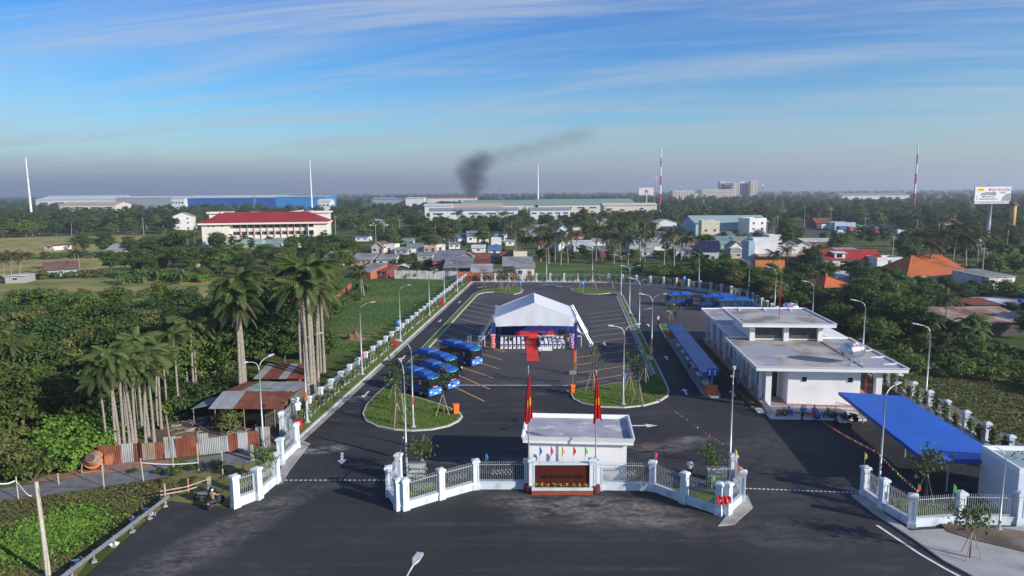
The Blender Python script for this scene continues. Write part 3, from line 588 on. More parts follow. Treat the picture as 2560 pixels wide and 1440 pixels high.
# ------------------------------------------------------------------ buses
busblue = mat('bus_shaded_blue', (.009, .070, .34), (.008, .058, .29), sc=.8, rough=.28, spec=.5)  # fall of sun put into the blues: dark sides, lighter roof and front
busroof = mat('bus_roof_lit_blue', (.018, .10, .40), (.014, .085, .34), sc=.9, rough=.5)
busfront = mat('bus_front_lit_blue', (.05, .21, .64), rough=.3, spec=.5)
busglass = mat('bus_glass', (.010, .015, .017), rough=.06, spec=.7)
buspane = mat('bus_pane_reflection', (.055, .095, .088), (.02, .03, .03), sc=.9, rough=.08, spec=.7)  # greenish reflected light put into the pane colour
ledg = mat('green_led_sign', (.05, .55, .18), rough=.5, emit=.35)
lampw = mat('headlamp', (.75, .78, .82), rough=.1, spec=.8)
platem = mat('number_plate', (.72, .62, .20), rough=.6)
def octa(x0, x1, w, c=.12): return [(x0 + c, -w), (x1 - c, -w), (x1, -w + c), (x1, w - c), (x1 - c, w), (x0 + c, w), (x0, w - c), (x0, -w + c)]
def make_bus(Ln, W, label):
    t = thing('city_bus', label, 'bus'); h = W / 2; x0, x1 = -Ln / 2, Ln / 2
    part('body', MB().prism(octa(x0, x1, h), .30, 1.28), busblue, t)
    part('window_band', MB().prism(octa(x0 + .02, x1 - .02, h - .018, .14), 1.28, 2.28), busglass, t)
    rf = part('roof', MB().prism(octa(x0, x1 - .02, h, .16), 2.28, 2.46).prism(octa(x0 + .06, x1 - .10, h - .07, .2), 2.46, 2.56).prism(octa(x0 + .16, x1 - .26, h - .20, .22), 2.56, 2.63), busroof, t)
    def podm(a, e, hw, z0, z1, sl):
        return MB().add([(a, -hw, z0), (e, -hw, z0), (e, hw, z0), (a, hw, z0), (a + sl * .3, -hw + .18, z1), (e - sl, -hw + .22, z1), (e - sl, hw - .22, z1), (a + sl * .3, hw - .18, z1)], [(4, 5, 6, 7), (0, 1, 5, 4), (1, 2, 6, 5), (2, 3, 7, 6), (3, 0, 4, 7)])
    part('roof_unit', podm(x0 + Ln * .10, x0 + Ln * .46, h - .16, 2.6, 2.93, .15), busroof, rf); part('roof_unit', podm(x0 + Ln * .475, x0 + Ln * .84, h - .2, 2.6, 2.86, .5), busroof, rf)
    nW = 5 if Ln > 6.2 else 4
    for s in (-1, 1):
        for k in range(nW):
            a = x0 + .28 + (Ln - .9) * k / nW; e = a + (Ln - .9) / nW - .14
            if s < 0 and k == nW - 1: continue
            w_ = part('window', MB().box(a, s * (h - .018) if s > 0 else s * h + .006, 1.36, e, s * h - .006 if s > 0 else s * (h - .018), 2.16), buspane, t)
            part('sash', MB().box(a, min(s * h - .004, s * h + .004), 1.90, e, max(s * h - .004, s * h + .004), 1.93), black, w_)
    # passenger door on the kerb side, driver side window strip opposite
    dr = part('door', MB().box(x1 - 1.05, -h - .012, .36, x1 - .22, -h + .02, 2.24), busglass, t)
    for a in (x1 - 1.0, x1 - .60): part('door_pane', MB().box(a, -h - .02, .55, a + .34, -h - .011, 2.14), buspane, dr)
    ws = part('windscreen', MB().add([(x1 - .005, -h + .16, 1.06), (x1 - .005, h - .16, 1.06), (x1 + .02, h - .16, 1.4), (x1 + .02, -h + .16, 1.4), (x1 - .03, h - .18, 2.2), (x1 - .03, -h + .18, 2.2)], [(0, 1, 2, 3), (3, 2, 4, 5)]), busglass, t)
    part('bumper', MB().prism([(x1 - .2, -h - .004), (x1 + .02, -h + .13), (x1 + .05, -h + .4), (x1 + .05, h - .4), (x1 + .02, h - .13), (x1 - .2, h + .004)], .26, 1.05), busfront, t)
    part('destination_sign', MB().box(x1 - .02, -.62, 2.20, x1 + .012, .62, 2.36), black, t); part('led_text', MB().box(x1 + .013, -.5, 2.24, x1 + .017, .5, 2.32), ledg, t)
    for s in (-1, 1):
        part('headlight', MB().box(x1 + .03, min(s * (h - .45), s * (h - .12)), .62, x1 + .062, max(s * (h - .45), s * (h - .12)), .80), lampw, t)
        m_ = part('mirror', MB().tube([(x1 - .05, s * (h - .1), 2.3), (x1 + .28, s * (h + .12), 2.28), (x1 + .30, s * (h + .16), 2.05)], .022, 5), black, t); part('mirror_glass', MB().box(x1 + .24, s * (h + .16) - .08, 1.72, x1 + .34, s * (h + .16) + .08, 2.08), black, m_)
        for xw in (x1 - 1.45, x0 + 1.15):
            w_ = part('wheel', MB().lathe([(.20, -.11), (.40, -.11), (.43, -.07), (.43, .07), (.40, .11), (.20, .11)], 18).xf(Matrix.Translation((xw, s * (h - .10), .43)) @ Matrix.Rotation(math.pi / 2, 4, 'X')), rubber, t)
            part('rim', MB().lathe([(.05, 0), (.23, .0), (.22, .03), (.12, .015), (.09, .05), (.03, .05)], 14).xf(Matrix.Translation((xw, s * (h + .008), .43)) @ Matrix.Rotation(-s * math.pi / 2, 4, 'X')), mat('wheel_rim', (.55, .56, .58), rough=.3, metal=.8), w_)
            part('wheel_arch', MB().lathe([(.50, -.004), (.50, .004)], 18).xf(Matrix.Translation((xw, s * (h + .001), .46)) @ Matrix.Rotation(math.pi / 2, 4, 'X')), black, t)
    part('number_plate', MB().box(x1 + .052, -.26, .40, x1 + .058, .26, .55), platem, t)
    b = MB()
    for k in range(7): b.obox((x1 + .028, -.36 + .12 * k, 1.26 + .05 * math.sin(k * 1.1)), (.004, .13, .11 if k % 2 else .16), 0, .25)
    part('red_greeting_decal', b, mat('red_decal', (.75, .03, .03), rough=.5), t)
    part('decal_script', MB().obox((x1 + .033, .0, 1.27), (.003, .52, .045), 0, .06), white, t)
    part('notice', MB().box(x1 - 1.75, -h - .012, 1.42, x1 - 1.42, -h - .004, 1.98), white, t); part('notice_print', MB().box(x1 - 1.69, -h - .015, 1.62, x1 - 1.48, -h - .0125, 1.82), mat('notice_print', (.35, .05, .10), rough=.7), t)
    for s in (-1, 1): text('fleet_lettering', 'Mbus', .30, white, t, (x0 + 1.9, s * (h + .006), .98), (math.pi / 2, 0, 0 if s < 0 else math.pi))
    part('rear_lights', MB().box(x0 - .012, -h + .1, .8, x0 + .01, -h + .22, 1.25).box(x0 - .012, h - .22, .8, x0 + .01, h - .1, 1.25), mat('tail_light', (.45, .01, .01), rough=.3), t)
    part('pennant', MB().tube([(x1 - .1, -h + .05, 2.3), (x1 + .1, -h - .05, 2.75)], .01, 4).add([(x1 + .1, -h - .05, 2.75), (x1 + .04, -h - .02, 2.62), (x1 + .10, -h - .28, 2.55)], [(0, 1, 2)]), redm, t)
    return Proto(t)
SB = make_bus(5.4, 2.02, 'bus'); BB = make_bus(7.0, 2.12, 'bus')
hd = math.atan2(-.69, .72)
def busat(P, front, Ln, rz, label, grp='blue city buses parked in the yard'):
    c = Vector(front) - Vector((math.cos(rz), math.sin(rz), 0)) * Ln / 2; P.at((c.x, c.y, 0), rz, None, label, grp)
W_ = Vector((.69, .72, 0)) * 1.0
busat(SB, Vector((-9.85, 77.7, 0)) + W_, 5.4, hd, 'short blue city bus parked beside the grass island with staked trees')
busat(SB, Vector((-7.95, 80.7, 0)) + W_, 5.4, hd, 'short blue city bus parked second from the grass island')
busat(BB, Vector((-8.6, 86.6, 0)) + W_, 7.0, hd, 'long blue city bus parked third from the grass island')
busat(BB, Vector((-5.6, 92.0, 0)) + W_, 7.0, hd, 'long blue city bus parked next to the white tent scaffold')
busat(SB, (32.2, 142.2, 0), 6.0, math.pi + .03, 'blue city bus standing side-on at the far end of the yard')
busat(BB, (39.0, 139.6, 0), 7.0, math.pi - .06, 'blue city bus parked against the curved fence behind the terminal roof')
busat(BB, (40.6, 134.6, 0), 7.0, math.pi - .03, 'blue city bus half hidden by the terminal roof edge')

# ------------------------------------------------------------------ ceremony tent
canvas = mat('white_canvas', (.74, .76, .80), (.68, .71, .76), sc=.7, rough=.75, trans=.12, bump=.15, bsc=3)
truss = mat('aluminium_truss', (.62, .63, .65), rough=.35, metal=.7)
navy = mat('navy_cloth', (.012, .020, .16), (.016, .03, .20), sc=2, rough=.85)
TX, TY = 3.5, 104.6; hw, dp, ez, az = 6.3, 10.2, 4.6, 7.0
t = thing('event_tent', 'large white gabled tent with a hanging front valance in the bus yard', 'tent', (TX, TY, 0), -.02)
def slope(s):
    def f(a, c):
        x = s * hw * a; y = c * dp - .1; z = az + (ez - az) * a; z -= .10 * math.sin(math.pi * a) + .03 * math.sin(c * 22) * a; return (x, y, z)
    return f
for s in (-1, 1): part('roof_panel', MB().grid(10, 16, slope(s)), canvas, t, smooth=True)
part('front_valance', MB().grid(46, 10, lambda a, c: ((a - .5) * 2 * hw * (1 - .015 * c), -.12 - c * (.05 * math.sin(a * 21) * math.sin(a * 8 + 1) + .10 * abs(math.sin(a * 47 + 2 * math.sin(a * 9))) * max(0, abs(a - .5) * 2 - .55) * 2), (az - (az - ez) * abs(a - .5) * 2) * (1 - c) + c * (3.25 + .10 * math.sin(a * 3.1)))), canvas, t, smooth=True)
part('rear_valance', MB().grid(30, 6, lambda a, c: ((a - .5) * 2 * hw, dp + .02 + .05 * math.sin(a * 60) * c, (az - (az - ez) * abs(a - .5) * 2) * (1 - c) + c * 3.3)), canvas, t, smooth=True)
part('backdrop', MB().box(-hw + .6, dp - .6, 0, hw - .6, dp - .55, 3.3), navy, t)
def trussbar(b, p, q, s=.15):
    p, q = Vector(p), Vector(q); d_ = (q - p); n = max(2, int(d_.length / .45)); e = d_.normalized(); a = e.cross(Vector((0, 1, 0)) if abs(e.y) < .9 else Vector((1, 0, 0))).normalized() * s; c = e.cross(a).normalized() * s; cs = [a + c, a - c, -a - c, -a + c]
    for k in cs: b.tube([p + k, q + k], .026, 4)
    for i in range(n):
        for k in range(4):
            x, y = cs[k], cs[(k + 1) % 4]
            if i % 2: x, y = y, x
            b.tube([p + d_ * i / n + x, p + d_ * (i + 1) / n + y], .014, 4)
    return b
for s in (-1, 1):
    for y in (.05, dp - .2):
        part('truss_leg', trussbar(MB(), (s * (hw + .05), y, 0), (s * (hw + .05), y, ez + .35)), truss, t)
        part('leg_cover', MB().box(s * (hw + .05) - .24, y - .24, .02, s * (hw + .05) + .24, y + .24, 3.75), navy, t)
        part('brace_truss', trussbar(MB(), (s * (hw + .2), y + .1, ez + .25), (s * (hw + 2.75), y - .3, .12), .13), truss, t)
        part('foot_frame', MB().box(s * (hw + 2.4) - .35, y - .7, .02, s * (hw + 2.4) + .35, y + .35, .12).tube([(s * (hw + 2.1), y - .6, .1), (s * (hw + 2.1), y - .6, 1.0), (s * (hw + 2.8), y - .6, 1.0), (s * (hw + 2.8), y - .6, .1)], .03, 5).tube([(s * (hw + 2.1), y + .3, .1), (s * (hw + 2.1), y + .3, 1.0), (s * (hw + 2.8), y + .3, 1.0), (s * (hw + 2.8), y + .3, .1)], .03, 5), truss, t)
    part('side_sail', MB().grid(8, 5, lambda a, c, s=s: (s * (hw + .22 + a * (2.0 + .35 * c)), .25 - .15 * c - .15 * a, (3.6 - 1.1 * c * (1 - a)) * (1 - a) + a * (.75 + .2 * c) - .35 * math.sin(math.pi * a) * (1 - .3 * c))), canvas if s > 0 else mat('shaded_white_canvas', (.42, .56, .80), rough=.8, trans=.15), t, smooth=True)  # left sail is white cloth too, its bluish shade put into the colour
    part('eave_truss', trussbar(MB(), (s * (hw - .02), 0, ez + .02), (s * (hw - .02), dp - .2, ez + .02), .1), truss, t)
part('ridge_truss', trussbar(MB(), (0, 0.2, az - .25), (0, dp - .3, az - .25), .1), truss, t)
st_ = thing('stage', 'red carpeted stage at the back of the white tent', 'stage', (TX + .2, TY + 6.6, 0))
redc = mat('red_carpet', (.70, .050, .042), (.60, .038, .034), sc=1.2, rough=.95)
part('deck', MB().box(-3.3, 0, .01, 3.3, 2.8, .55), redc, st_); part('step', MB().box(-1.2, -.5, .01, 1.2, -.005, .28), redc, st_)
tag(part('carpet', MB().grid(6, 30, lambda a, c: (TX - .55 + (a - .5) * 1.75 + .1 * c, 95.3 + c * 15.3, .02 + .006 * math.sin(c * 60 + a * 5))), redc), 'red carpet runner leading from the asphalt into the tent', 'carpet')
t = thing('lectern', 'small dark lectern standing on the tent stage', 'lectern', (TX + 2.2, TY + 7.4, .55)); part('stand', MB().box(-.2, -.18, 0, .2, .18, 1.0), navy, t); part('top', MB().obox((0, 0, 1.06), (.6, .45, .05), 0, .25), navy, t)
t = thing('flower_garland', 'long white floral garland along the front of the stage backdrop', 'garland', (TX + .4, TY + 9.4, 2.35))
part('leaves', MB().tube([(-2.4, 0, .05), (-1, 0, -.1), (1, 0, -.12), (2.4, 0, .0)], .11, 7), mat('garland_green', (.04, .10, .03), rough=.9), t)
b = MB()
for k in range(40): b.obox((-2.4 + 4.8 * k / 39, -.1 + RND.gauss(0, .03), RND.gauss(-.05, .06)), (.12, .08, .12), RND.random())
part('flowers', b, white, t)
for x in (4.55, 5.15):
    t = thing('loudspeaker', 'black loudspeaker stack inside the tent by the right leg' if x > 5 else 'black loudspeaker on the right side of the tent stage', 'loudspeaker', (TX + x - .3, TY + 3.6 + x * .2, 0)); part('cabinet', MB().box(-.28, -.25, .02, .28, .25, 1.15).box(-.24, -.22, 1.17, .24, .22, 1.75), black, t); part('grille', MB().box(-.24, -.262, .08, .24, -.252, 1.1), mat('speaker_grille', (.03, .03, .03), rough=.8), t)

# covered chairs in two blocks either side of the carpet
cw = mat('chair_cover_white', (.78, .78, .80), (.70, .71, .74), sc=3, rough=.85)
t = thing('banquet_chair', 'chair', 'chair')
part('cover', MB().add([(-.22, -.25, .02), (.22, -.25, .02), (.24, .25, .02), (-.24, .25, .02), (-.21, -.22, .46), (.21, -.22, .46), (.21, .2, .46), (-.21, .2, .46)], [(0, 3, 2, 1), (4, 5, 6, 7), (0, 1, 5, 4), (1, 2, 6, 5), (2, 3, 7, 6), (3, 0, 4, 7)]), cw, t)
part('backrest', MB().obox((0, -.235, .70), (.42, .07, .50), 0, -.08).obox((0, -.26, .955), (.34, .07, .06), 0, -.08), cw, t)
sa = part('sash', MB().box(-.225, -.285, .60, .225, -.275, .74).box(-.23, -.28, .62, -.212, -.16, .72).box(.212, -.28, .62, .23, -.16, .72), navy, t)
part('bow', MB().obox((-.09, -.30, .68), (.15, .03, .15), 0, 0, .4).obox((.09, -.30, .68), (.15, .03, .15), 0, 0, -.4).obox((-.04, -.30, .48), (.06, .015, .32), 0, 0, .1).obox((.05, -.30, .48), (.06, .015, .32), 0, 0, -.1), navy, sa)
CH = Proto(t)
for side in (-1, 1):
    for r_ in range(5):
        for c_ in range(6):
            x = TX - .35 + (side * (1.35 + c_ * .66)) + (0.1 if side > 0 else -.15); CH.at((x, TY - 1.2 + r_ * 1.05, .0), RND.gauss(0, .04), None, 'white covered chair with navy sash ' + ('left' if side < 0 else 'right') + ' of the red carpet', 'covered chairs in the tent')
for side in (-1, 1):
    t = thing('head_table', 'long navy and white draped table behind the chairs ' + ('left' if side < 0 else 'right') + ' of the carpet', 'table', (TX - .3 + side * 3.1, TY + 4.6, 0))
    part('cloth', MB().box(-2.1, -.35, .02, 2.1, .35, .72), navy, t); part('runner', MB().box(-2.15, -.38, .72, 2.15, .38, .76), cw, t)
    b = MB()
    for k in range(8): b.lathe([(.05, 0), (.06, .1), (.03, .18)], 8, (-1.8 + k * .5, 0, .762))
    part('table_settings', b, cw, t)
t = thing('gift_table', 'low white draped box table by the right chair block', 'table', (TX + 1.75, TY - 2.6, 0)); part('cloth', MB().box(-.8, -.3, .02, .8, .3, .52), cw, t); part('top', MB().box(-.83, -.33, .521, .83, .33, .55), cw, t)
def balloons(p, cols, label, h=2.3):
    t = thing('balloon_column', label, 'balloons', p); 
    for j, c in enumerate(cols):
        b = MB()
        for k in range(int(h / .22)):
            for q in range(6):
                if (k + q * 2) % len(cols) != j: continue
                an = q * math.pi / 3 + k * .4; r_ = .24 + .07 * math.sin(k * .9); x, y, z = math.cos(an) * r_, math.sin(an) * r_, .25 + k * .22
                b.lathe([(.01, -.13), (.09, -.09), (.13, 0), (.09, .09), (.01, .13)], 7, (x, y, z))
        part('balloons', b, c, t, smooth=True)
    part('pole', MB().tube([(0, 0, 0), (0, 0, h)], .03, 6), rail_m, t); part('foot', MB().lathe([(.25, 0), (.25, .05), (.05, .08)], 10), black, t)
bc = [mat('balloon_coral', (.75, .16, .11), rough=.3), mat('balloon_pink', (.85, .42, .40), rough=.3), mat('balloon_red', (.70, .03, .03), rough=.3), mat('balloon_white', (.8, .8, .82), rough=.3), mat('balloon_blue', (.05, .18, .62), rough=.3)]
balloons(G(1232, 873), bc[:2], 'coral and pink balloon column at the left leg of the tent'); balloons(G(1429, 872), bc[2:], 'red white and blue balloon column at the right leg of the tent')
t = thing('step_ladder', 'white aluminium frame standing behind the long blue bus', 'ladder', G(1174, 868)); 
for x in (-.25, .25): part('rail', MB().box(x - .04, -.04, 0, x + .04, .04, 1.9), truss, t)
for k in range(6): part('rung', MB().box(-.21, -.03, .2 + k * .3, .21, .03, .26 + k * .3), truss, t)
for x, lb in ((1446, 'white door frame leaning beside the right tent leg'), (1205, 'white door frame standing beside the left tent leg')):
    t = thing('frame', lb, 'frame', G(x, 866)); 
    for a in (-.45, .45): part('post', MB().box(a - .04, -.04, 0, a + .04, .04, 1.7), white, t)
    part('lintel', MB().box(-.405, -.04, 1.6, .405, .04, 1.7), white, t)
t = thing('banner_stand', 'tall narrow red vertical banner standing on the asphalt', 'banner', G(1441, 934)); part('pole', MB().tube([(0, 0, 0), (0, 0, 3.3)], .025, 6), rail_m, t); part('foot', MB().box(-.25, -.2, 0, .25, .2, .08), black, t)
part('cloth', MB().grid(4, 14, lambda a, c: (-.06 - a * .30 * (1 + .2 * math.sin(c * 6)), .03 * math.sin(c * 14 + a * 4), 3.2 - c * 2.9)), MATS['pennant_red'], t, smooth=True)
b = MB()
for k in range(8): b.box(-.26, -.075, .7 + k * .28, -.16, -.06, .86 + k * .28)
part('lettering', b, yellow, t)

# ------------------------------------------------------------------ terminal building
TW = mat('terminal_white', (.78, .77, .77), (.72, .71, .71), sc=.5, rough=.7, c3=(.62, .61, .60), sc3=.35, lo3=.6, hi3=.85)
t = thing('bus_terminal', 'white single-storey bus terminal with stepped flat roofs beside the platform', 'building', S(20.05, 74.1), -SA)
W0, D0 = 15.8, 15.6
def slabroof(p, x0, y0, x1, y1, z, up, fl, nm, fascia=.42, scm=roofconc):
    part('roof', MB().box(x0, y0, z - fascia, x1, y1, z - .12), TW, p); part('roof_edge', upstand(x0 + .01, y0 + .01, x1 - .01, y1 - .01, z - .118, z + up, fl, .14), TW, p)
    return part('roof_screed', MB().box(x0 + .16, y0 + .16, z - .118, x1 - .16, y1 - .16, z - .06), scm, p)
FLR = .42
part('floor_plinth', MB().box(1.2, .9, -.05, 14.4, 36.0, FLR), mat('terminal_plinth', (.50, .30, .24), (.42, .25, .20), sc=1, rough=.8), t)
slabroof(t, 0, 0, W0, D0, 5.0, .10, .10, 'front')
for y in (2.2, 5.4, 8.6, 11.8): part('roof_rib', MB().obox((W0 - .95, y, 5.0), (1.5, .14, .16), 0, 0, -.1), TW, t)
part('roof_kerb', MB().box(W0 - 4.4, .3, 4.941, W0 - 4.1, D0 - .6, 5.02), roofconc, t)
# walls of the front block
part('wall', MB().box(3.9, 1.6, FLR, 11.6, 14.8, 4.57), TW, t)
part('wall', MB().box(2.2, 4.6, FLR, 3.88, 14.8, 4.57), TW, t)
for x, y in ((1.35, 1.0), (13.0, 1.0)): part('column', MB().box(x, y, .0, x + .62, y + .62, 4.57), TW, t)
for k in range(8): part('column', MB().box(1.35, 3.6 + k * 4.2 + (1.2 if k > 3 else 0), FLR, 1.72, 3.97 + k * 4.2 + (1.2 if k > 3 else 0), 4.57), TW, t)
for x, w_ in ((5.3, .62), (10.2, .62)):
    f = part('window', MB().box(x, 1.55, 3.0, x + w_, 1.598, 3.62), TW, t); part('pane', MB().box(x + .05, 1.535, 3.05, x + w_ - .05, 1.549, 3.57), glassd, f)
f = part('door', MB().box(3.0, 4.54, FLR, 3.6, 4.598, 3.4), black, t); part('pane', MB().box(3.05, 4.52, FLR + .1, 3.55, 4.539, 3.3), glassd, f)
# colonnade side: glazed shop fronts, posters, balustrades
postc = [('green', (.08, .45, .10)), ('pink', (.6, .12, .2)), ('red', (.55, .05, .05)), ('teal', (.05, .3, .35)), ('navy', (.03, .06, .2))]
for k in range(7):
    y = 4.7 + k * 4.2 + (1.2 if k > 2 else 0)
    f = part('window', MB().box(2.14, y + .2, FLR + .5, 2.19, y + 2.6, 4.2), white, t); part('pane', MB().box(2.10, y + .3, FLR + .6, 2.139, y + 2.5, 4.1), glassw, f)
    nm, c = postc[k % 5]; part('poster', MB().box(2.08, y + .6, 1.9, 2.099, y + 1.5, 3.3), mat('poster_' + nm, c, rough=.6), t)
    b = MB()
    for q in range(14): b.box(1.5, 3.99 + k * 4.2 + q * .28, FLR, 1.53, 4.02 + k * 4.2 + q * .28, FLR + .9)
    b.box(1.48, 3.99 + k * 4.2, FLR + .9, 1.55, 7.75 + k * 4.2, FLR + .96); part('balustrade', b, steel, t)
# raised middle block
slabroof(t, 1.5, 12.6, 12.9, 24.6, 7.35, .10, .10, 'mid')
part('wall', MB().box(3.0, 14.2, 5.0, 11.6, 24.0, 6.92), TW, t)
for x in (2.7, 6.9, 11.1): part('column', MB().box(x, 13.65, 4.95, x + .62, 14.198, 6.92), TW, t)
for x in (3.35, 7.55):
    f = part('clerestory', MB().box(x, 14.14, 5.2, x + 3.5, 14.198, 6.85), mat('clerestory_louvre', (.10, .10, .10), (.07, .07, .07), sc=1, rough=.6), t)
    for q in range(8): part('louvre', MB().obox((x + 1.75, 14.12, 5.3 + q * .2), (3.4, .05, .03), 0, .5), MATS['clerestory_louvre'], f)
for x in (3.5, 7, 10.5): part('roof_rib', MB().obox((x, 23.3, 7.38), (.16, 1.5, .18), 0, .1), TW, t)
# rear block
slabroof(t, 1.0, 24.9, 16.2, 37.4, 5.05, .10, .10, 'rear'); part('roof', MB().box(1.0, 15.9, 4.55, 3.9, 24.88, 4.88), TW, t); part('roof_edge', MB().box(1.0, 15.9, 4.881, 1.16, 24.88, 5.12), TW, t)
part('roof', MB().box(13.45, 15.8, 4.55, 16.0, 24.88, 4.88), TW, t)
part('wall', MB().box(2.2, 15.0, FLR, 12.8, 35.6, 4.55), TW, t)
for x in (4, 7, 10, 13): part('roof_rib', MB().obox((x, 36.4, 5.06), (.16, 1.3, .18), 0, .1), TW, t)
for x, y in ((13.9, 9.5), (14.2, 17), (14.3, 26), (14.4, 34)): part('column', MB().box(x, y, .0, x + .5, y + .5, 4.55), TW, t)
# access ramp with steel balustrades in front
part('ramp', MB().box(1.3, -.9, 0, 10.6, .88, FLR - .02).prism([(1.0, -2.4), (10.8, -2.4), (10.8, -1.0), (1.0, -1.0)], 0, .18), TW, t)
def balus(x0, y0, x1, y1, z0, z1, h=.95):
    b = MB(); n = int(math.hypot(x1 - x0, y1 - y0) / .14)
    for i in range(n + 1): a = i / n; x, y, z = x0 + (x1 - x0) * a, y0 + (y1 - y0) * a, z0 + (z1 - z0) * a; b.box(x - .014, y - .014, z, x + .014, y + .014, z + h)
    b.tube([(x0, y0, z0 + h), (x1, y1, z1 + h)], .03, 5); b.tube([(x0, y0, z0 + .12), (x1, y1, z1 + .12)], .018, 5); return b
for a in ((1.0, -2.35, 10.8, -2.35, .18, .18), (1.4, -.95, 8.2, -.95, .4, .18), (10.75, -2.3, 8.4, -.2, .18, .4), (1.05, -2.3, 1.05, .8, .18, .4)): part('ramp_rail', balus(*a), steel, t)
part('step', MB().box(.2, -.6, 0, .98, .8, .2), TW, t)
part('drain_pipe', MB().tube([(12.1, 1.45, .2), (12.1, 1.45, 4.5)], .07, 6), redm, t)
struct(part('planting_strip', MB().prism([tuple(S(u, v))[:2] for u, v in ((20.1, 75.6), (21.2, 75.6), (21.2, 106), (20.1, 106))], -.02, .14), brickm)); struct(part('planting_strip_lawn', MB().prism([tuple(S(u, v))[:2] for u, v in ((20.25, 75.8), (21.05, 75.8), (21.05, 105.8), (20.25, 105.8))], .1, .2), mat('dark_groundcover', (.03, .06, .015), (.05, .075, .02), sc=2, rough=.95, bump=1, bsc=6)))
def tank(p, rz, label, s=1.0):
    t = thing('water_tank', label, 'tank', p, rz); Mx = Matrix.Translation((0, 0, 1.15)) @ Matrix.Rotation(math.pi / 2, 4, 'Y')
    part('drum', MB().lathe([(.05, -.95), (.35, -.92), (.62, -.8), (.66, -.74), (.66, .74), (.62, .8), (.35, .92), (.05, .95)], 24).xf(Mx), steel, t, smooth=True)
    for x in (-.45, 0, .45): part('band', MB().lathe([(.668, -.03), (.668, .03)], 24).xf(Mx @ Matrix.Translation((0, 0, x))), galv, t)
    b = MB()
    for x in (-.55, .55):
        for y in (-.42, .42): b.tube([(x, y, 0), (x, y * .9, .75)], .035, 5)
        b.tube([(x, -.42, .6), (x, .42, .6)], .03, 5)
    b.box(-.8, -.5, 0, .8, -.4, .05).box(-.8, .4, 0, .8, .5, .05); part('stand', b, galv, t)
    part('lid', MB().lathe([(.18, 1.78), (.18, 1.88), (.05, 1.92)], 10), steel, t)
    part('red_label', MB().grid(10, 4, lambda a, c: ((a - .5) * .7, -math.sin(.3 + c * .45 + .25 * math.sin(a * 6)) * .674, 1.15 + math.cos(.3 + c * .45 + .25 * math.sin(a * 6)) * .674)), mat('tank_label_red', (.60, .04, .05), (.75, .70, .70), sc=3, rough=.4, lo=.45, hi=.5), t)
    part('pipe', MB().tube([(.75, -.3, 0), (.75, -.3, 2.1), (.2, -.3, 2.15)], .03, 5), galv, t)
    if s != 1: t.scale = (s,) * 3
tank(G(2130, 908, 4.95), .5 - SA, 'shiny steel water tank on the front roof of the terminal', 1.3); tank(S(20.05 + 13, 74.1 + 31, 5.0), -SA, 'shiny steel water tank on the rear roof of the terminal', 1.15)
t = thing('lightning_mast', 'thin red mast with wire stays on the raised terminal roof', 'mast', S(20.05 + 7.0, 74.1 + 16.2, 7.29))
part('pole', MB().tube([(0, 0, 0), (0, 0, 4.2)], .045, 6), redm, t); part('upper_pole', MB().tube([(0, 0, 4.2), (0, 0, 5.6)], .03, 6), mat('red_lead', (.5, .10, .06), rough=.6), t); part('tip', MB().tube([(0, 0, 5.6), (0, 0, 7.4)], .016, 5), galv, t)
for a in (0, 2.1, 4.2): part('stay', MB().tube([(0, 0, 3.8), (2.2 * math.cos(a), 2.2 * math.sin(a), .0)], .008, 3), galv, t)

# ------------------------------------------------------------------ platform shelter
roofb = corr('shelter_sheet', (.25, .33, .50), (.20, .27, .42), .35, 1, .4, .5, depth=.06)
t = thing('bus_shelter', 'long narrow bus shelter with pale blue sheet roof on the platform', 'shelter', S(15.7, 80.8, .17), -SA)
for k in range(29): part('roof_sheet', MB().slab([(-.2, k * 1.0, 2.35 + .004 * (k % 2)), (1.9, k * 1.0, 2.72 + .004 * (k % 2)), (1.9, k * 1.0 + .985, 2.72 + .004 * (k % 2)), (-.2, k * 1.0 + .985, 2.35 + .004 * (k % 2))], .05), roofb, t)
frb = mat('blue_steel_frame', (.02, .09, .34), rough=.45)
part('fascia', MB().box(-.27, 0, 2.16, -.21, 29.0, 2.40), frb, t); part('end_fascia', MB().slab([(-.2, -.06, 2.30), (1.9, -.06, 2.66), (1.9, -.01, 2.66), (-.2, -.01, 2.30)], .14), frb, t)
for k in range(8): part('post', MB().box(1.25, .5 + k * 4.0, 0, 1.37, .62 + k * 4.0, 2.5).tube([(1.31, .56 + k * 4, 1.9), (.2, .56 + k * 4, 2.36)], .05, 5), frb, t)
for k in range(6):
    bn_ = thing('platform_bench', 'steel three-seat waiting bench under the blue bus shelter', 'bench', S(16.35, 83 + k * 4.2, .17), -SA, 'benches under the shelter')
    part('seat', MB().box(-.22, -1.0, .42, .22, 1.0, .46), steel, bn_); part('backrest', MB().obox((.27, 0, .70), (.03, 2.0, .42), 0, 0, .18), steel, bn_)
    for y in (-.8, .8): part('leg', MB().tube([(-.2, y, 0), (-.15, y, .42), (.2, y, .42), (.25, y, 0)], .022, 5), black, bn_)
t = thing('lane_sign', 'square blue lane sign with two white arrows at the platform end', 'sign', S(16.6, 80.0, .17), -SA); sb = mat('sign_blue', (.012, .11, .55), rough=.45)
part('post', MB().tube([(0, 0, 0), (0, 0, 2.5)], .04, 6), galv, t); part('board', MB().box(-.62, -.06, 2.2, .62, -.02, 3.1), sb, t)
for x in (-.3, .3): part('arrow', MB().add([(x - .05, -.066, 2.32), (x + .05, -.066, 2.32), (x + .05, -.066, 2.75), (x + .13, -.066, 2.75), (x, -.066, 2.98), (x - .13, -.066, 2.75), (x - .05, -.066, 2.75)], [(0, 1, 2, 3, 4, 5, 6)]), white, t)
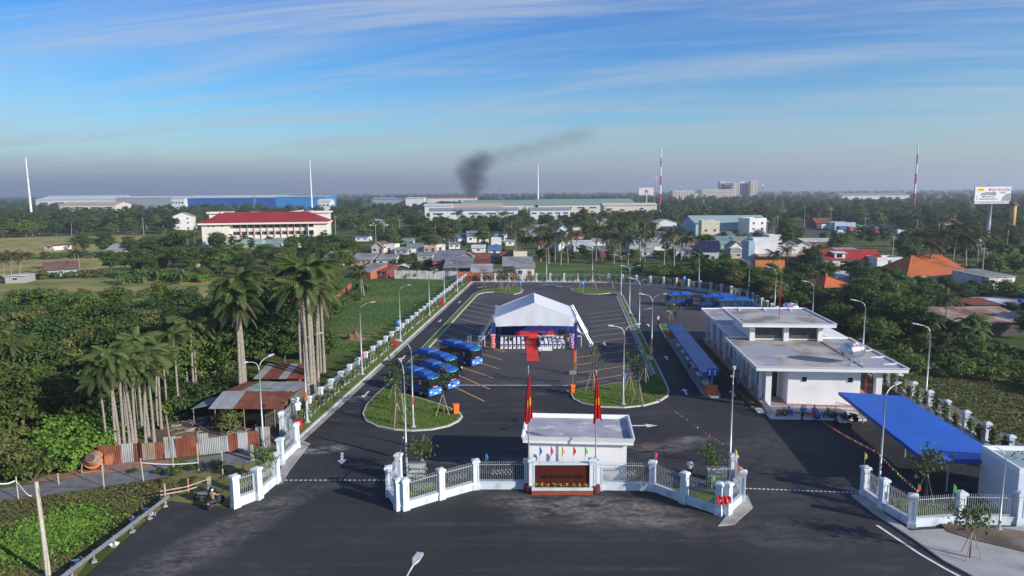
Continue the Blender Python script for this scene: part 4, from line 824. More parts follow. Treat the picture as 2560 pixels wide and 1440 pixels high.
def bin_(p, label, s=1.0, grp=None, hoop=True):
    t = thing('litter_bin', label, 'bin', p, RND.random(), grp); part('body', MB().add([(-.24, -.22, .06), (.24, -.22, .06), (.24, .22, .06), (-.24, .22, .06), (-.28, -.27, .86), (.28, -.27, .86), (.28, .27, .86), (-.28, .27, .86)], [(0, 3, 2, 1), (0, 1, 5, 4), (1, 2, 6, 5), (2, 3, 7, 6), (3, 0, 4, 7), (4, 5, 6, 7)]), orange, t)
    part('lid', MB().obox((0, 0, .93), (.6, .58, .12)), orange, t); part('wheels', MB().tube([(-.22, .22, .08), (.22, .22, .08)], .08, 8), black, t)
    if s != 1: t.scale = (s,) * 3
bin_(G(1140, 1034, .15), 'orange litter bin on the kerb of the grass island near the short bus', 1.1)
bin_(G(1430, 983, .1), 'orange litter bin at the tip of the right grass island', 1.1)
for u in (16.2, 16.85): bin_(S(u, 79.75, .17), 'orange litter bin beneath the lane sign on the platform', 1.1, 'bins under the lane sign')
for u in (16.0, 16.6, 17.2): bin_(S(u, 111.3, .17), 'orange litter bin at the planter end of the platform', 1.0, 'bins by the planter')
t = thing('traffic_sign', 'grey back of a small road sign at the tip of the right island', 'sign', G(1432, 976, .1)); part('post', MB().tube([(0, 0, 0), (0, 0, 2.5)], .035, 6), galv, t); part('board', MB().box(-.42, -.02, 2.0, .42, .02, 2.5), galv, t)
for px, py, lb in ((1302, 733, 'round blue direction sign on the left far island'), (1458, 735, 'round blue direction sign on the right far island'), (1710, 722, 'round blue direction sign at the curved far fence'), (999, 845, 'small blue sign plate on the left verge')):
    t = thing('traffic_sign', lb, 'sign', G(px, py)); part('post', MB().tube([(0, 0, 0), (0, 0, 2.7)], .04, 6), galv, t); part('disc', MB().lathe([(.48, -.015), (.48, .015)], 20).xf(Matrix.Translation((0, -.06, 2.7)) @ Matrix.Rotation(math.pi / 2, 4, 'X')), mat('sign_sky_blue', (.02, .20, .62), rough=.4), t)
    part('arrow', MB().add([(-.06, -.085, 2.45), (.06, -.085, 2.45), (.06, -.085, 2.75), (.18, -.085, 2.75), (0, -.085, 3.0), (-.18, -.085, 2.75), (-.06, -.085, 2.75)], [(0, 1, 2, 3, 4, 5, 6)]), white, t)
for px, py, lb in ((747, 1076, 'red fire box at the start of the left verge'), (987, 868, 'red fire box on the left verge by the parked buses'), (1104, 764, 'red fire box far along the left verge'), (1695, 718, 'red fire box at the curved far fence'), (1172, 705, 'red fire box in the far left corner of the yard'), (1610, 1222, 'small red hydrant behind the railing right of the name wall')):
    t = thing('fire_box', lb, 'fire box', G(px, py, .1)); t.scale = (.45,) * 3 if 'hydrant' in lb else (1,) * 3; part('cabinet', MB().box(-.32, -.2, .25, .32, .2, 1.15), redm, t); part('leg', MB().box(-.28, -.1, 0, -.2, .1, .25).box(.2, -.1, 0, .28, .1, .25), redm, t); part('door', MB().box(-.26, -.215, .32, .26, -.201, 1.08), mat('fire_box_door', (.50, .02, .02), rough=.3), t); part('handle', MB().box(.17, -.235, .65, .21, -.216, .78), steel, t)

# ------------------------------------------------------------------ blue parking canopy and the annex
cq = [G(2098, 980, 2.9), G(2272, 996, 2.7), G(2462, 1112, 2.7), G(2475, 1166, 2.75), G(2315, 1152, 3.0)]
t = thing('parking_canopy', 'big bright blue sheet canopy over the motorbike park', 'canopy', (cq[0].x, cq[0].y, 0)); o0 = Vector((cq[0].x, cq[0].y, 0))
canb = corr('canopy_blue', (.022, .13, .56), (.018, .11, .48), .30, 0, .3, .45, depth=.05)
A, B_, C_, D_ = G(2098, 980, 3.1), S(34.5, 72.0, 2.7), S(34.5, 54.9, 2.7), G(2313, 1148, 3.1)
for k in range(10):
    f0, f1 = k / 10, (k + 1) / 10 - .002
    part('roof_sheet', MB().slab([A.lerp(D_, f0) - o0, A.lerp(D_, f1) - o0, B_.lerp(C_, f1) - o0, B_.lerp(C_, f0) - o0], .06), canb, t)
ed = (C_ - D_); dn = Vector((0, 0, .3)); nv = (D_ - A).normalized() * .05
part('edge_flashing', MB().slab([D_ - o0 + nv, C_ - o0 + nv, C_ - o0 + nv - dn, D_ - o0 + nv - dn], .04), mat('canopy_edge_blue', (.015, .07, .34), rough=.5), t); sv = (A - B_).normalized() * .05
part('edge_flashing', MB().slab([A - o0 + sv, D_ - o0 + sv, D_ - o0 + sv - dn, A - o0 + sv - dn], .04), MATS['canopy_edge_blue'], t)
for f in (.04, .3, .56, .80, .96):
    for g_ in (.35, .80):
        p = A.lerp(D_, f).lerp(B_.lerp(C_, f), g_) - o0; part('post', MB().tube([(p.x, p.y, 0), (p.x, p.y, p.z - .08)], .06, 6), rail_m, t); 
    p = A.lerp(D_, f) - o0; q = B_.lerp(C_, f) - o0; part('rafter', MB().tube([p - Vector((0, 0, .16)), q - Vector((0, 0, .16))], .05, 5), rail_m, t)
wa = mat('annex_wall', (.60, .64, .72), (.55, .59, .68), sc=.4, rough=.75)
a0, a1 = G(2458, 1116, 3.4), G(2610, 1116, 3.4); b0, b1 = G(2472, 1166, 3.4), G(2640, 1166, 3.4)
t = thing('annex_building', 'pale blue-grey walled annex with flat roof at the end of the canopy', 'building', S(32.3, 49.9), -SA)
part('wall', MB().box(0, 0, -.05, 8, 4.6, 3.6), wa, t); part('parapet', upstand(-.02, -.02, 8.02, 4.62, 3.601, 4.0, 0, .18), white, t); part('roof', MB().box(.17, .17, 3.601, 7.83, 4.43, 3.67), mat('annex_roof_teal', (.30, .40, .42), (.24, .32, .34), sc=.6, rough=.8), t)
f = part('window', MB().box(2, -.05, 1.2, 3.2, -.001, 2.3), white, t); part('pane', MB().box(2.07, -.065, 1.27, 3.13, -.051, 2.23), glassd, f)
# ------------------------------------------------------------------ people: one skinned body mesh per pose
skin = mat('skin', (.33, .19, .125), rough=.6); hairm = mat('black_hair', (.012, .010, .009), rough=.6)
POSES = {}
def pose(kind):
    J = dict(pel=(0, 0, .95), spi=(0, 0, 1.15), che=(0, 0, 1.34), nec=(0, .0, 1.47), hea=(0, .01, 1.53))
    for s, n in ((-1, 'l'), (1, 'r')):
        J.update({'sh' + n: (s * .18, 0, 1.40), 'el' + n: (s * .24, -.02, 1.13), 'wr' + n: (s * .25, .06, .89), 'hi' + n: (s * .09, 0, .91), 'kn' + n: (s * .10, .03, .50), 'an' + n: (s * .10, 0, .09), 'to' + n: (s * .11, .15, .045)})
    if kind == 'walk':
        J.update(knl=(-.10, .20, .52), anl=(-.10, .22, .10), tol=(-.10, .37, .06), knr=(.10, -.02, .49), anr=(.10, -.28, .16), tor=(.10, -.18, .05), wrl=(-.24, -.14, .92), wrr=(.24, .24, .95), ell=(-.23, -.10, 1.14), elr=(.23, .06, 1.13))
    if kind in ('sit', 'ride'):
        dz = -.45 if kind == 'sit' else -.18
        J = {k: (v[0], v[1], v[2] + dz) for k, v in J.items()}; f = J['pel'][2]
        for s, n in ((-1, 'l'), (1, 'r')):
            if kind == 'sit': J.update({'kn' + n: (s * .14, .42, f + .0), 'an' + n: (s * .14, .40, .09), 'to' + n: (s * .15, .55, .045), 'el' + n: (s * .25, .10, f + .22), 'wr' + n: (s * .16, .30, f + .10)})
            else: J.update({'kn' + n: (s * .17, .36, f - .08), 'an' + n: (s * .15, .22, .36), 'to' + n: (s * .15, .36, .32), 'el' + n: (s * .30, .22, f + .26), 'wr' + n: (s * .28, .50, f + .22)})
    if kind == 'hold': J.update(elr=(.26, .10, 1.12), wrr=(.12, .30, 1.12), ell=(-.26, .10, 1.12), wrl=(-.12, .30, 1.12))
    return J
BON = [('pel', 'spi', 't'), ('spi', 'che', 't'), ('che', 'nec', 't'), ('nec', 'hea', 's')]
for n in 'lr': BON += [('che', 'sh' + n, 't'), ('sh' + n, 'el' + n, 't'), ('el' + n, 'wr' + n, 'a'), ('pel', 'hi' + n, 'p'), ('hi' + n, 'kn' + n, 'p'), ('kn' + n, 'an' + n, 'p'), ('an' + n, 'to' + n, 'b')]
RAD = dict(pel=(.15, .11), spi=(.135, .10), che=(.155, .11), nec=(.058, .058), hea=(.055, .055), sh=(.075, .07), el=(.045, .045), wr=(.032, .028), hi=(.10, .10), kn=(.062, .062), an=(.042, .045), to=(.045, .03))
def body_mesh(kind):
    if kind in POSES: return POSES[kind]
    J = pose(kind); ks = list(J); me = bpy.data.meshes.new('skeleton'); me.from_pydata([J[k] for k in ks], [(ks.index(a), ks.index(b)) for a, b, _ in BON], [])
    o = bpy.data.objects.new('skeleton', me); COL.objects.link(o); md = o.modifiers.new('s', 'SKIN'); md.use_smooth_shade = True
    sv = me.skin_vertices[0].data
    for i, k in enumerate(ks): sv[i].radius = RAD[k] if k in RAD else RAD[k[:2]]; sv[i].use_root = (k == 'pel')
    o.modifiers.new('d', 'SUBSURF').levels = 1; bpy.context.view_layer.update()
    r = bpy.data.meshes.new_from_object(o.evaluated_get(bpy.context.evaluated_depsgraph_get())); bpy.data.objects.remove(o)
    vs = [tuple(v.co) for v in r.vertices]; fs = [tuple(p.vertices) for p in r.polygons]; mi = []
    def dseg(p, a, b):
        a, b = Vector(a), Vector(b); ab = b - a; t_ = max(0, min(1, (p - a).dot(ab) / ab.length_squared)); return (p - a - ab * t_).length
    for f in fs:
        c = sum((Vector(vs[i]) for i in f), Vector()) / len(f); k = min(BON, key=lambda q: dseg(c, J[q[0]], J[q[1]]) - (.06 if q[2] == 't' else 0))[2]; mi.append({'t': 1, 'a': 0, 's': 0, 'p': 2, 'b': 3}[k])
    b = MB(); b.v = vs; b.f = fs
    hx, hy, hz_ = J['hea']; hc = Vector((hx, hy + .015, hz_ + .09))
    def head(a, c):
        th = a * 2 * math.pi; ph = (c - .5) * math.pi; r_ = math.cos(ph); x, y, z = math.cos(th) * r_ * .075, math.sin(th) * r_ * .095, math.sin(ph) * .115
        if z < -.03: x *= .86; y = y * .86 + .008
        return (hc.x + x, hc.y + y, hc.z + z)
    n0 = len(b.f); b.grid(14, 10, head)
    b.add([(hc.x - .014, hc.y + .09, hc.z - .02), (hc.x + .014, hc.y + .09, hc.z - .02), (hc.x, hc.y + .12, hc.z - .02), (hc.x, hc.y + .088, hc.z + .02)], [(0, 1, 2), (0, 2, 3), (2, 1, 3)])      # nose
    for s in (-1, 1): b.obox((hc.x + s * .076, hc.y, hc.z), (.014, .03, .05))                                                                # ears
    mi += [0] * (len(b.f) - n0); n0 = len(b.f)
    for s in (-1, 1): b.obox((hc.x + s * .03, hc.y + .088, hc.z + .012), (.022, .01, .010))
    b.obox((hc.x, hc.y + .086, hc.z - .05), (.04, .01, .008)); mi += [4] * (len(b.f) - n0); n0 = len(b.f)
    for s, n in ((-1, 'l'), (1, 'r')):                                                                                                       # hands: palm, four fingers, thumb
        w = Vector(J['wr' + n]); d = (w - Vector(J['el' + n])).normalized(); sd_ = Vector((0, 1, 0)) if abs(d.y) < .7 else Vector((1, 0, 0)); sd_ = (sd_ - d * sd_.dot(d)).normalized(); nn = d.cross(sd_)
        b.tube([w - d * .02, w + d * .045, w + d * .085], [.026, .036, .032], 6)
        for q in range(4):
            k0 = w + d * .08 + sd_ * (.027 - .018 * q); ln = (.065, .075, .07, .055)[q]; b.tube([k0, k0 + d * ln * .5 + nn * s * .006, k0 + d * ln * .9 + nn * s * .02], [.009, .008, .006], 5)
        k0 = w + d * .03 + sd_ * .034; b.tube([k0, k0 + d * .03 + sd_ * .022, k0 + d * .06 + sd_ * .026], [.011, .009, .007], 5)
    mi += [0] * (len(b.f) - n0)
    me2 = b.mesh('body', True)
    for i, p in enumerate(me2.polygons): p.material_index = mi[i]
    hb = MB().grid(12, 6, lambda a, c: (hc.x + math.cos(a * 2 * math.pi) * math.cos(c * 1.5) * .083, hc.y - .012 + math.sin(a * 2 * math.pi) * math.cos(c * 1.5) * .098, hc.z + .012 + math.sin(c * 1.5) * .115 + (.04 * max(0, math.sin(a * 2 * math.pi)) * (1 - c)) - (.05 * max(0, -math.sin(a * 2 * math.pi)) * (1 - c))))
    POSES[kind] = (me2, hb.mesh('hair', True)); return POSES[kind]
CL = {'white': (.74, .74, .76), 'blue': (.10, .28, .62), 'black': (.015, .015, .018), 'navy': (.02, .03, .08), 'pink': (.70, .45, .42), 'tan': (.42, .28, .17), 'grey': (.22, .22, .24), 'olive': (.20, .19, .10), 'maroon': (.22, .03, .05)}
for k, c in CL.items(): mat('cloth_' + k, c, tuple(x * .82 for x in c), sc=6, rough=.85)
shoe = mat('dark_shoes', (.02, .018, .016), rough=.5)
def person(p, rz, shirt, pants, kind, label, helmet=None, s=1.0, z=0.0):
    bm, hm_ = body_mesh(kind); t = thing('person', label, 'person', (p[0], p[1], p[2] + z), rz)
    me = bm.copy()
    for m_ in (skin, MATS['cloth_' + shirt], MATS['cloth_' + pants], shoe, hairm): me.materials.append(m_)
    put('body', me, None, t); h_ = put('hair' if not helmet else 'helmet', hm_ if not helmet else hm_.copy(), None, t); h_.data = h_.data if h_.data.materials else h_.data
    if len(h_.data.materials) == 0: h_.data.materials.append(mat('helmet_' + helmet, CL[helmet], rough=.3) if helmet else hairm)
    if s != 1: t.scale = (s,) * 3
    return t
person(G(1349, 892), math.pi, 'white', 'black', 'walk', 'person in white shirt and dark trousers walking on the red carpet')
person(G(1269, 868), .4, 'black', 'black', 'stand', 'person in black standing behind the left chair block, nearer the balloons'); person(G(1277, 867), -.6, 'black', 'black', 'hold', 'person in black standing behind the left chair block, nearer the carpet')
person(G(1321, 866), 1.5, 'black', 'maroon', 'stand', 'person in dark clothes at the left edge of the red carpet'); person(G(1420, 867), .3, 'grey', 'black', 'stand', 'person in grey standing beside the red and blue balloons')
p = G(1355, 866); person(p, 0, 'navy', 'navy', 'hold', 'person in navy under a dark blue umbrella beside the carpet'); um = thing('umbrella', 'dark blue open umbrella held at the edge of the red carpet', 'umbrella', (p.x + .05, p.y + .25, 0))
part('canopy', MB().lathe([(.02, 2.2), (.3, 2.14), (.55, 1.98), (.68, 1.8)], 12), mat('umbrella_blue', (.02, .04, .18), rough=.7), um, smooth=True); part('shaft', MB().tube([(0, 0, 1.05), (0, 0, 2.25)], .014, 5), steel, um); part('handle', MB().tube([(0, 0, 1.1), (0, 0, .98), (.05, 0, .94)], .02, 5), black, um)
person(G(1374, 864), 2.6, 'white', 'grey', 'sit', 'person in white sitting among the right chair block')
person(G(1645, 811), 3.3, 'pink', 'black', 'walk', 'person in pale pink shirt walking in the lane beyond the platform'); person(G(1688, 798), 3.0, 'black', 'black', 'walk', 'person in black walking towards the planter of the platform'); person(G(1697, 776), 2.8, 'black', 'navy', 'stand', 'person in dark clothes standing before the side-on far bus')
person(G(1845, 978), .3, 'blue', 'navy', 'walk', 'person in blue shirt walking in the lane beside the terminal planting')
person(S(16.25, 91.6, .17), 1.5, 'white', 'navy', 'sit', 'person sitting on a bench under the bus shelter')
person(G(1724, 1196), -.5, 'white', 'black', 'stand', 'person in pale shirt standing behind the railing by the right folding gate')
# group at the plastic table by the ramp
stoolm = mat('blue_plastic_chair', (.03, .14, .48), rough=.45)
def pchair(p, rz, label):
    t = thing('plastic_chair', label, 'chair', p, rz, 'blue plastic chairs by the ramp')
    part('seat', MB().box(-.22, -.22, .42, .22, .22, .46), stoolm, t); part('backrest', MB().obox((0, -.23, .68), (.44, .03, .46), 0, .12), stoolm, t)
    for sx in (-1, 1):
        for sy in (-1, 1): part('leg', MB().tube([(sx * .2, sy * .2, .42), (sx * .24, sy * .24, 0)], .02, 5), stoolm, t)
q = G(2030, 1050)
for dx, dy, rz, sh in ((-.4, 1.0, 3.4, 'blue'), (.7, 1.1, 2.7, 'blue'), (.25, -.7, .1, 'blue'), (1.7, .2, 1.4, 'olive')):
    p = q + Vector((dx, dy, 0)); pchair(p, rz, 'blue plastic chair in the group below the terminal ramp'); person(p, rz, sh, 'navy', 'sit', {'olive': 'person in olive jacket sitting nearest the motorbikes by the ramp'}.get(sh, 'person in blue shirt sitting on a plastic chair below the ramp'))['group'] = 'people sitting by the ramp'
person(q + Vector((-1.15, -.2, 0)), -1.2, 'blue', 'black', 'stand', 'person in blue shirt standing with the seated group below the ramp')
pchair(q + Vector((-1.9, .9, 0)), 2.8, 'empty plastic chair left of the seated group below the ramp')
t = thing('plastic_table', 'low plastic table in the middle of the seated group', 'table', q + Vector((.3, .3, 0))); part('top', MB().box(-.4, -.3, .5, .4, .3, .54), redm, t)
for sx in (-1, 1):
    for sy in (-1, 1): part('leg', MB().box(sx * .34 - .02, sy * .24 - .02, 0, sx * .34 + .02, sy * .24 + .02, .5), redm, t)

# ------------------------------------------------------------------ motorbikes
def bike(p, rz, col, label, grp=None):
    t = thing('motorbike', label, 'motorbike', p, rz, grp); c = mat('moto_' + '%02d%02d%02d' % tuple(int(x * 99) for x in col), col, rough=.25, spec=.5)
    for x in (-.62, .62):
        w = part('wheel', MB().lathe([(.20, -.045), (.28, -.045), (.30, 0), (.28, .045), (.20, .045)], 16).xf(Matrix.Translation((x, 0, .30)) @ Matrix.Rotation(math.pi / 2, 4, 'X')), rubber, t); part('rim', MB().lathe([(.04, -.03), (.20, -.012), (.20, .012), (.04, .03)], 12).xf(Matrix.Translation((x, 0, .30)) @ Matrix.Rotation(math.pi / 2, 4, 'X')), steel, w)
    part('body', MB().add([(-.75, -.10, .62), (-.30, -.14, .48), (.15, -.12, .36), (.42, -.13, .40), (.52, -.10, .92), (.36, -.08, .95), (.14, -.10, .60), (-.2, -.12, .72), (-.8, -.08, .80)] + [(-.75, .10, .62), (-.30, .14, .48), (.15, .12, .36), (.42, .13, .40), (.52, .10, .92), (.36, .08, .95), (.14, .10, .60), (-.2, .12, .72), (-.8, .08, .80)],
        [(0, 1, 2, 3, 4, 5, 6, 7, 8), (17, 16, 15, 14, 13, 12, 11, 10, 9)] + [(i, i + 9, (i + 1) % 9 + 9, (i + 1) % 9) for i in range(9)]), c, t)
    part('engine', MB().box(-.2, -.09, .24, .22, .09, .46), black, t); part('seat', MB().obox((-.32, 0, .80), (.72, .22, .09), 0, 0, -.04), black, t)
    part('fork', MB().tube([(.62, .07, .30), (.46, .07, .95)], .022, 5).tube([(.62, -.07, .30), (.46, -.07, .95)], .022, 5), steel, t); part('mudguard', MB().grid(6, 1, lambda a, s_: (.62 + .33 * math.cos(.4 + a * 2.2), -.06 + .12 * s_, .30 + .33 * math.sin(.4 + a * 2.2))), c, t)
    h = part('handlebar', MB().tube([(.30, .34, 1.03), (.44, .16, 1.0), (.44, -.16, 1.0), (.30, -.34, 1.03)], .016, 5), black, t); part('mirror', MB().tube([(.40, .26, 1.03), (.40, .32, 1.2)], .008, 4).obox((.40, .34, 1.23), (.02, .11, .07)).tube([(.40, -.26, 1.03), (.40, -.32, 1.2)], .008, 4).obox((.40, -.34, 1.23), (.02, .11, .07)), black, h)
    part('headlight', MB().lathe([(.09, 0), (.07, .05), (.01, .06)], 8).xf(Matrix.Translation((.53, 0, .90)) @ Matrix.Rotation(math.pi / 2, 4, 'Y')), lampw, t); part('tail_light', MB().box(-.85, -.06, .70, -.80, .06, .77), MATS['tail_light'], t); part('exhaust', MB().tube([(.0, -.14, .26), (-.3, -.16, .28), (-.75, -.17, .38)], [.03, .045, .05], 7), steel, t); part('number_plate', MB().box(-.83, -.08, .50, -.82, .08, .62), white, t)
    return t
bike(G(1953, 1042), .5, (.35, .02, .02), 'red motorbike parked at the left end of the ramp'); bike(G(1968, 1040), .9, (.30, .03, .03), 'dark red motorbike parked beside the red one at the ramp')
for px, py, c, lb in ((2078, 1046, (.02, .02, .03), 'black motorbike parked nearest the ramp rail by the canopy'), (2096, 1052, (.03, .05, .20), 'blue motorbike parked between two others by the canopy'), (2106, 1066, (.55, .56, .58), 'white motorbike parked at the corner of the blue canopy'), (2122, 1052, (.03, .03, .03), 'black motorbike in the shade of the blue canopy corner')): bike(G(px, py), 2.2 + RND.gauss(0, .2), c, lb)
bike(G(1508, 868), -1.3, (.62, .63, .65), 'white motorbike parked beside the right foot of the tent brace')
bike(G(1146, 925), 2.2, (.04, .04, .05), 'dark motorbike parked among the blue buses')
p = G(541, 1266); bike(p, 1.25, (.05, .05, .07), 'dark motorbike ridden off the asphalt at the left gate'); person(p + Vector((-.12, -.3, 0)), 1.25 - math.pi / 2, 'tan', 'black', 'ride', 'person in tan shirt and pale helmet riding the motorbike', 'white')
bike(G(515, 1248), .4, (.10, .11, .12), 'grey motorbike standing at the wooden barrier'); bike(G(1110, 0 + 930), 2.3, (.03, .03, .04), 'black motorbike half hidden behind the second short bus')

# ------------------------------------------------------------------ bunting
def bunting(pts, label, n, sag):
    t = thing('bunting', label, 'bunting', pts[0]); o0 = Vector(pts[0]); cols = ['red', 'yellow', 'green', 'pink', 'blue', 'orange', 'red', 'sky blue']; path = []
    for a, b_ in zip(pts, pts[1:]):
        for k in range(13): f = k / 12; p = Vector(a).lerp(Vector(b_), f); p.z -= sag * 4 * f * (1 - f); path.append(p - o0)
    part('string', MB().tube(path, .008, 3), rail_m, t); m_ = len(path) - 1
    for k in range(n):
        f = (k + .5) / n * m_; i = int(f); p = path[i].lerp(path[i + 1], f - i); an = RND.random() * 3; dx, dy = math.cos(an) * .065, math.sin(an) * .065
        part('pennant', MB().add([(p.x - dx, p.y - dy, p.z), (p.x + dx, p.y + dy, p.z), (p.x + RND.gauss(0, .03), p.y, p.z - .20)], [(0, 1, 2)]), MATS['pennant_' + cols[k % 8]], t)
lp, lq = S(13.8, 57.9), S(24.1, 53.3)
bunting([AT(1819, 1116, lp.y), G(1655, 1003, 1.0), G(1600, 978, 1.1)], 'string of coloured pennants from the banner lamp across to the right grass island', 50, .1)
bunting([AT(2192, 1128, lq.y), G(2056, 1052, 1.5)], 'string of coloured pennants from the canopy lamp to the terminal ramp', 40, .12)
bunting([AT(2192, 1128, lq.y), G(2296, 1228, 2.0)], 'short string of coloured pennants from the canopy lamp down to the fence', 18, .1)
bunting([S(-14.1, 55.3, 4.2), G(1000, 1130, 3.4), G(996, 1160, 2.6)], 'short string of pennants hanging at the left gate fence pillar', 8, .1)
for px, py, z, c, lb in ((905, 878, 3.2, 'pink', 'pink pennant tied to a lamp on the left verge'), (1030, 1000, 3.4, 'pink', 'pink pennant tied to the lamp on the left grass island'), (1560, 940, 3.4, 'sky blue', 'blue pennant tied to the lamp on the right grass island'), (1627, 870, 2.6, 'red', 'red pennant tied to the median lamp opposite the shelter'), (765, 990, 3.0, 'orange', 'orange pennant tied to the first lamp of the left verge')): handflag(G(px, py + 20, z), c, lb, 1.3, 1.25)

# ------------------------------------------------------------------ left of the gate: tin fence, shack, yard clutter
rust = corr('rusty_tin', (.155, .045, .028), (.235, .085, .05), .16, 0, .8, .85, c3=(.13, .045, .03), depth=.03)
tin = corr('grey_tin', (.40, .40, .40), (.30, .30, .31), .16, 0, .6, .6, c3=(.26, .18, .13), metal=.2, depth=.03)
teal = corr('pale_green_tin', (.32, .40, .36), (.25, .31, .28), .16, 0, .6, .65, c3=(.22, .17, .13), depth=.03)
A0, A1 = G(250, 1163), G(655, 1122); d = A1 - A0; t = thing('tin_fence', 'patchwork fence of rusty and grey corrugated sheets along the gravel track', 'fence', A0, math.atan2(d.y, d.x)); x = 0; k = 0
pat = [rust, rust, tin, rust, wood, rust, tin, rust, rust, tin, tin, tin, rust, tin, rust, rust]
while x < d.length - .3:
    w = .75 + RND.random() * .35; hh = 1.75 + RND.gauss(0, .12); lean = RND.gauss(0, .03)
    part('tin_sheet', MB().grid(14, 1, lambda a, c, x=x, w=w, hh=hh, lean=lean, k=k: (x + a * w, .03 * math.sin(a * w / .16 * 6.28) + .02 * (k % 2) + lean * c * hh, c * hh)), pat[k % 16], t); x += w - .04; k += 1
    if k % 3 == 0: part('post', MB().tube([(x, .12, -.1), (x + .03, .12, hh + .25)], .04, 5), wood, t)
sx, sy = G(652, 1062), G(745, 1052)
t = thing('tin_shack', 'low shack with a rusty and grey patched tin roof beside the fence', 'shack', S(-36.6, 65.8), -SA + .05)
part('wall', MB().box(0, 0, -.05, 6.6, 7.5, 2.2), mat('shack_boards', (.17, .13, .10), (.09, .07, .06), sc=1.5, st=(4, 4, .3), rough=.95), t)
part('opening', MB().box(2.0, -.03, 0, 4.9, -.005, 1.9), black, t); part('cloth_curtain', MB().box(.2, -.05, .1, 1.6, -.02, 1.8), mat('beige_cloth', (.42, .36, .28), rough=.9), t)  # opening is a black panel on a closed wall, for the shade inside
for k in range(9):
    c = (tin, tin, tin, rust, rust, rust, rust, rust, rust)[k]; c2_ = (rust, rust, teal, teal, teal, tin, teal, tin, tin)[k]
    part('roof_sheet', MB().slab([(-.4 + k * .84, -1.2, 2.25 + .02 * (k % 2)), (-.4 + k * .84 + .86, -1.2, 2.25 + .02 * (k % 2)), (-.4 + k * .84 + .86, 2.2, 3.1 + .02 * (k % 2)), (-.4 + k * .84, 2.2, 3.1 + .02 * (k % 2))], .03), c, t)
    part('roof_sheet', MB().slab([(-.4 + k * .84, 2.1, 3.05 + .02 * (k % 2)), (-.4 + k * .84 + .86, 2.1, 3.05 + .02 * (k % 2)), (-.4 + k * .84 + .86, 8.0, 2.5 + .02 * (k % 2)), (-.4 + k * .84, 8.0, 2.5 + .02 * (k % 2))], .03), c2_, t)
for k in range(4): part('lean_to_sheet', MB().slab([(-3.0, .2 + k * .9, 1.75), (-.1, .2 + k * .9, 2.35), (-.1, 1.08 + k * .9, 2.35), (-3.0, 1.08 + k * .9, 1.75)], .03), teal, t)
for y in (.3, 3.6): part('post', MB().tube([(-2.8, y, 0), (-2.8, y, 1.75)], .05, 5), wood, t)
for a, b_ in (((.2, -1.1), 2.2), ((6.4, -1.1), 2.2), ((3.2, -1.1), 2.2)): part('post', MB().tube([(a[0], a[1], 0), (a[0], a[1], b_)], .05, 5), wood, t)
t = thing('tin_shack', 'brick and tin hut with washing hung outside behind the palm trunks', 'shack', S(-37.5, 77.0), 0); part('wall', MB().box(0, 0, -.05, 5, 4, 2.1), brickm, t); part('doorway', MB().box(1.6, -.03, 0, 3.4, -.004, 1.8), black, t)  # doorway is a black panel in place of the unlit room
for k in range(6): part('roof_sheet', MB().slab([(-.4 + k, -.6, 2.1), (.62 + k, -.6, 2.1), (.62 + k, 4.4, 2.7), (-.4 + k, 4.4, 2.7)], .03), rust if k % 3 else tin, t)
t = thing('washing', 'white shirt hanging on a line before the brick hut', 'laundry', S(-35.0, 76.6)); part('shirt', MB().grid(4, 5, lambda a, c: (a * .5 * (1.3 - .3 * c), .03 * math.sin(a * 9), 1.7 - c * .9)), cw, t); part('line', MB().tube([(-1.2, 0, 1.75), (1.8, 0, 1.72)], .008, 3), black, t)
t = thing('concrete_water_box', 'grey upright cement panel by the corner of the tin fence', 'panel', G(659, 1115)); part('panel', MB().obox((0, 0, .95), (1.3, .10, 1.9), .15), conc, t); part('prop', MB().tube([(.2, .1, 1.4), (.3, .9, 0)], .04, 5), wood, t)
t = thing('cement_mixer', 'old rusty orange cement mixer standing on the brick rubble', 'cement mixer', G(236, 1176), .3)
part('drum', MB().lathe([(.25, -.75), (.55, -.5), (.72, -.1), (.70, .2), (.42, .75), (.40, .80)], 18).xf(Matrix.Translation((0, 0, 1.05)) @ Matrix.Rotation(rad(62), 4, 'X')), mat('mixer_drum', (.34, .26, .21), (.22, .13, .09), sc=2, rough=.85), t, smooth=True)
part('ring', MB().lathe([(.76, -.05), (.80, 0), (.76, .05)], 24).xf(Matrix.Translation((0, -.06, 1.02)) @ Matrix.Rotation(rad(62), 4, 'X')), orange, t)
for s in (-1, 1): part('frame', MB().tube([(s * .85, -.6, 0), (s * .85, 0, 1.1), (s * .85, .6, 0)], .05, 5).tube([(s * .85, -.6, .12), (s * .85, .6, .12)], .04, 5), wood, t)
part('mouth', MB().lathe([(.36, .805), (.30, .82)], 16).xf(Matrix.Translation((0, 0, 1.05)) @ Matrix.Rotation(rad(62), 4, 'X')), mat('mixer_mouth_shade', (.09, .06, .05), rough=.9), t); part('motor_box', MB().box(.95, -.35, .5, 1.5, .35, 1.35), mat('mixer_orange', (.45, .16, .07), (.35, .12, .06), sc=3, rough=.7), t); part('tie_bar', MB().tube([(-.85, -.6, .12), (.85, -.6, .12)], .05, 5), wood, t)  # mouth: dark disc on the closed drum, coloured as its shaded hollow
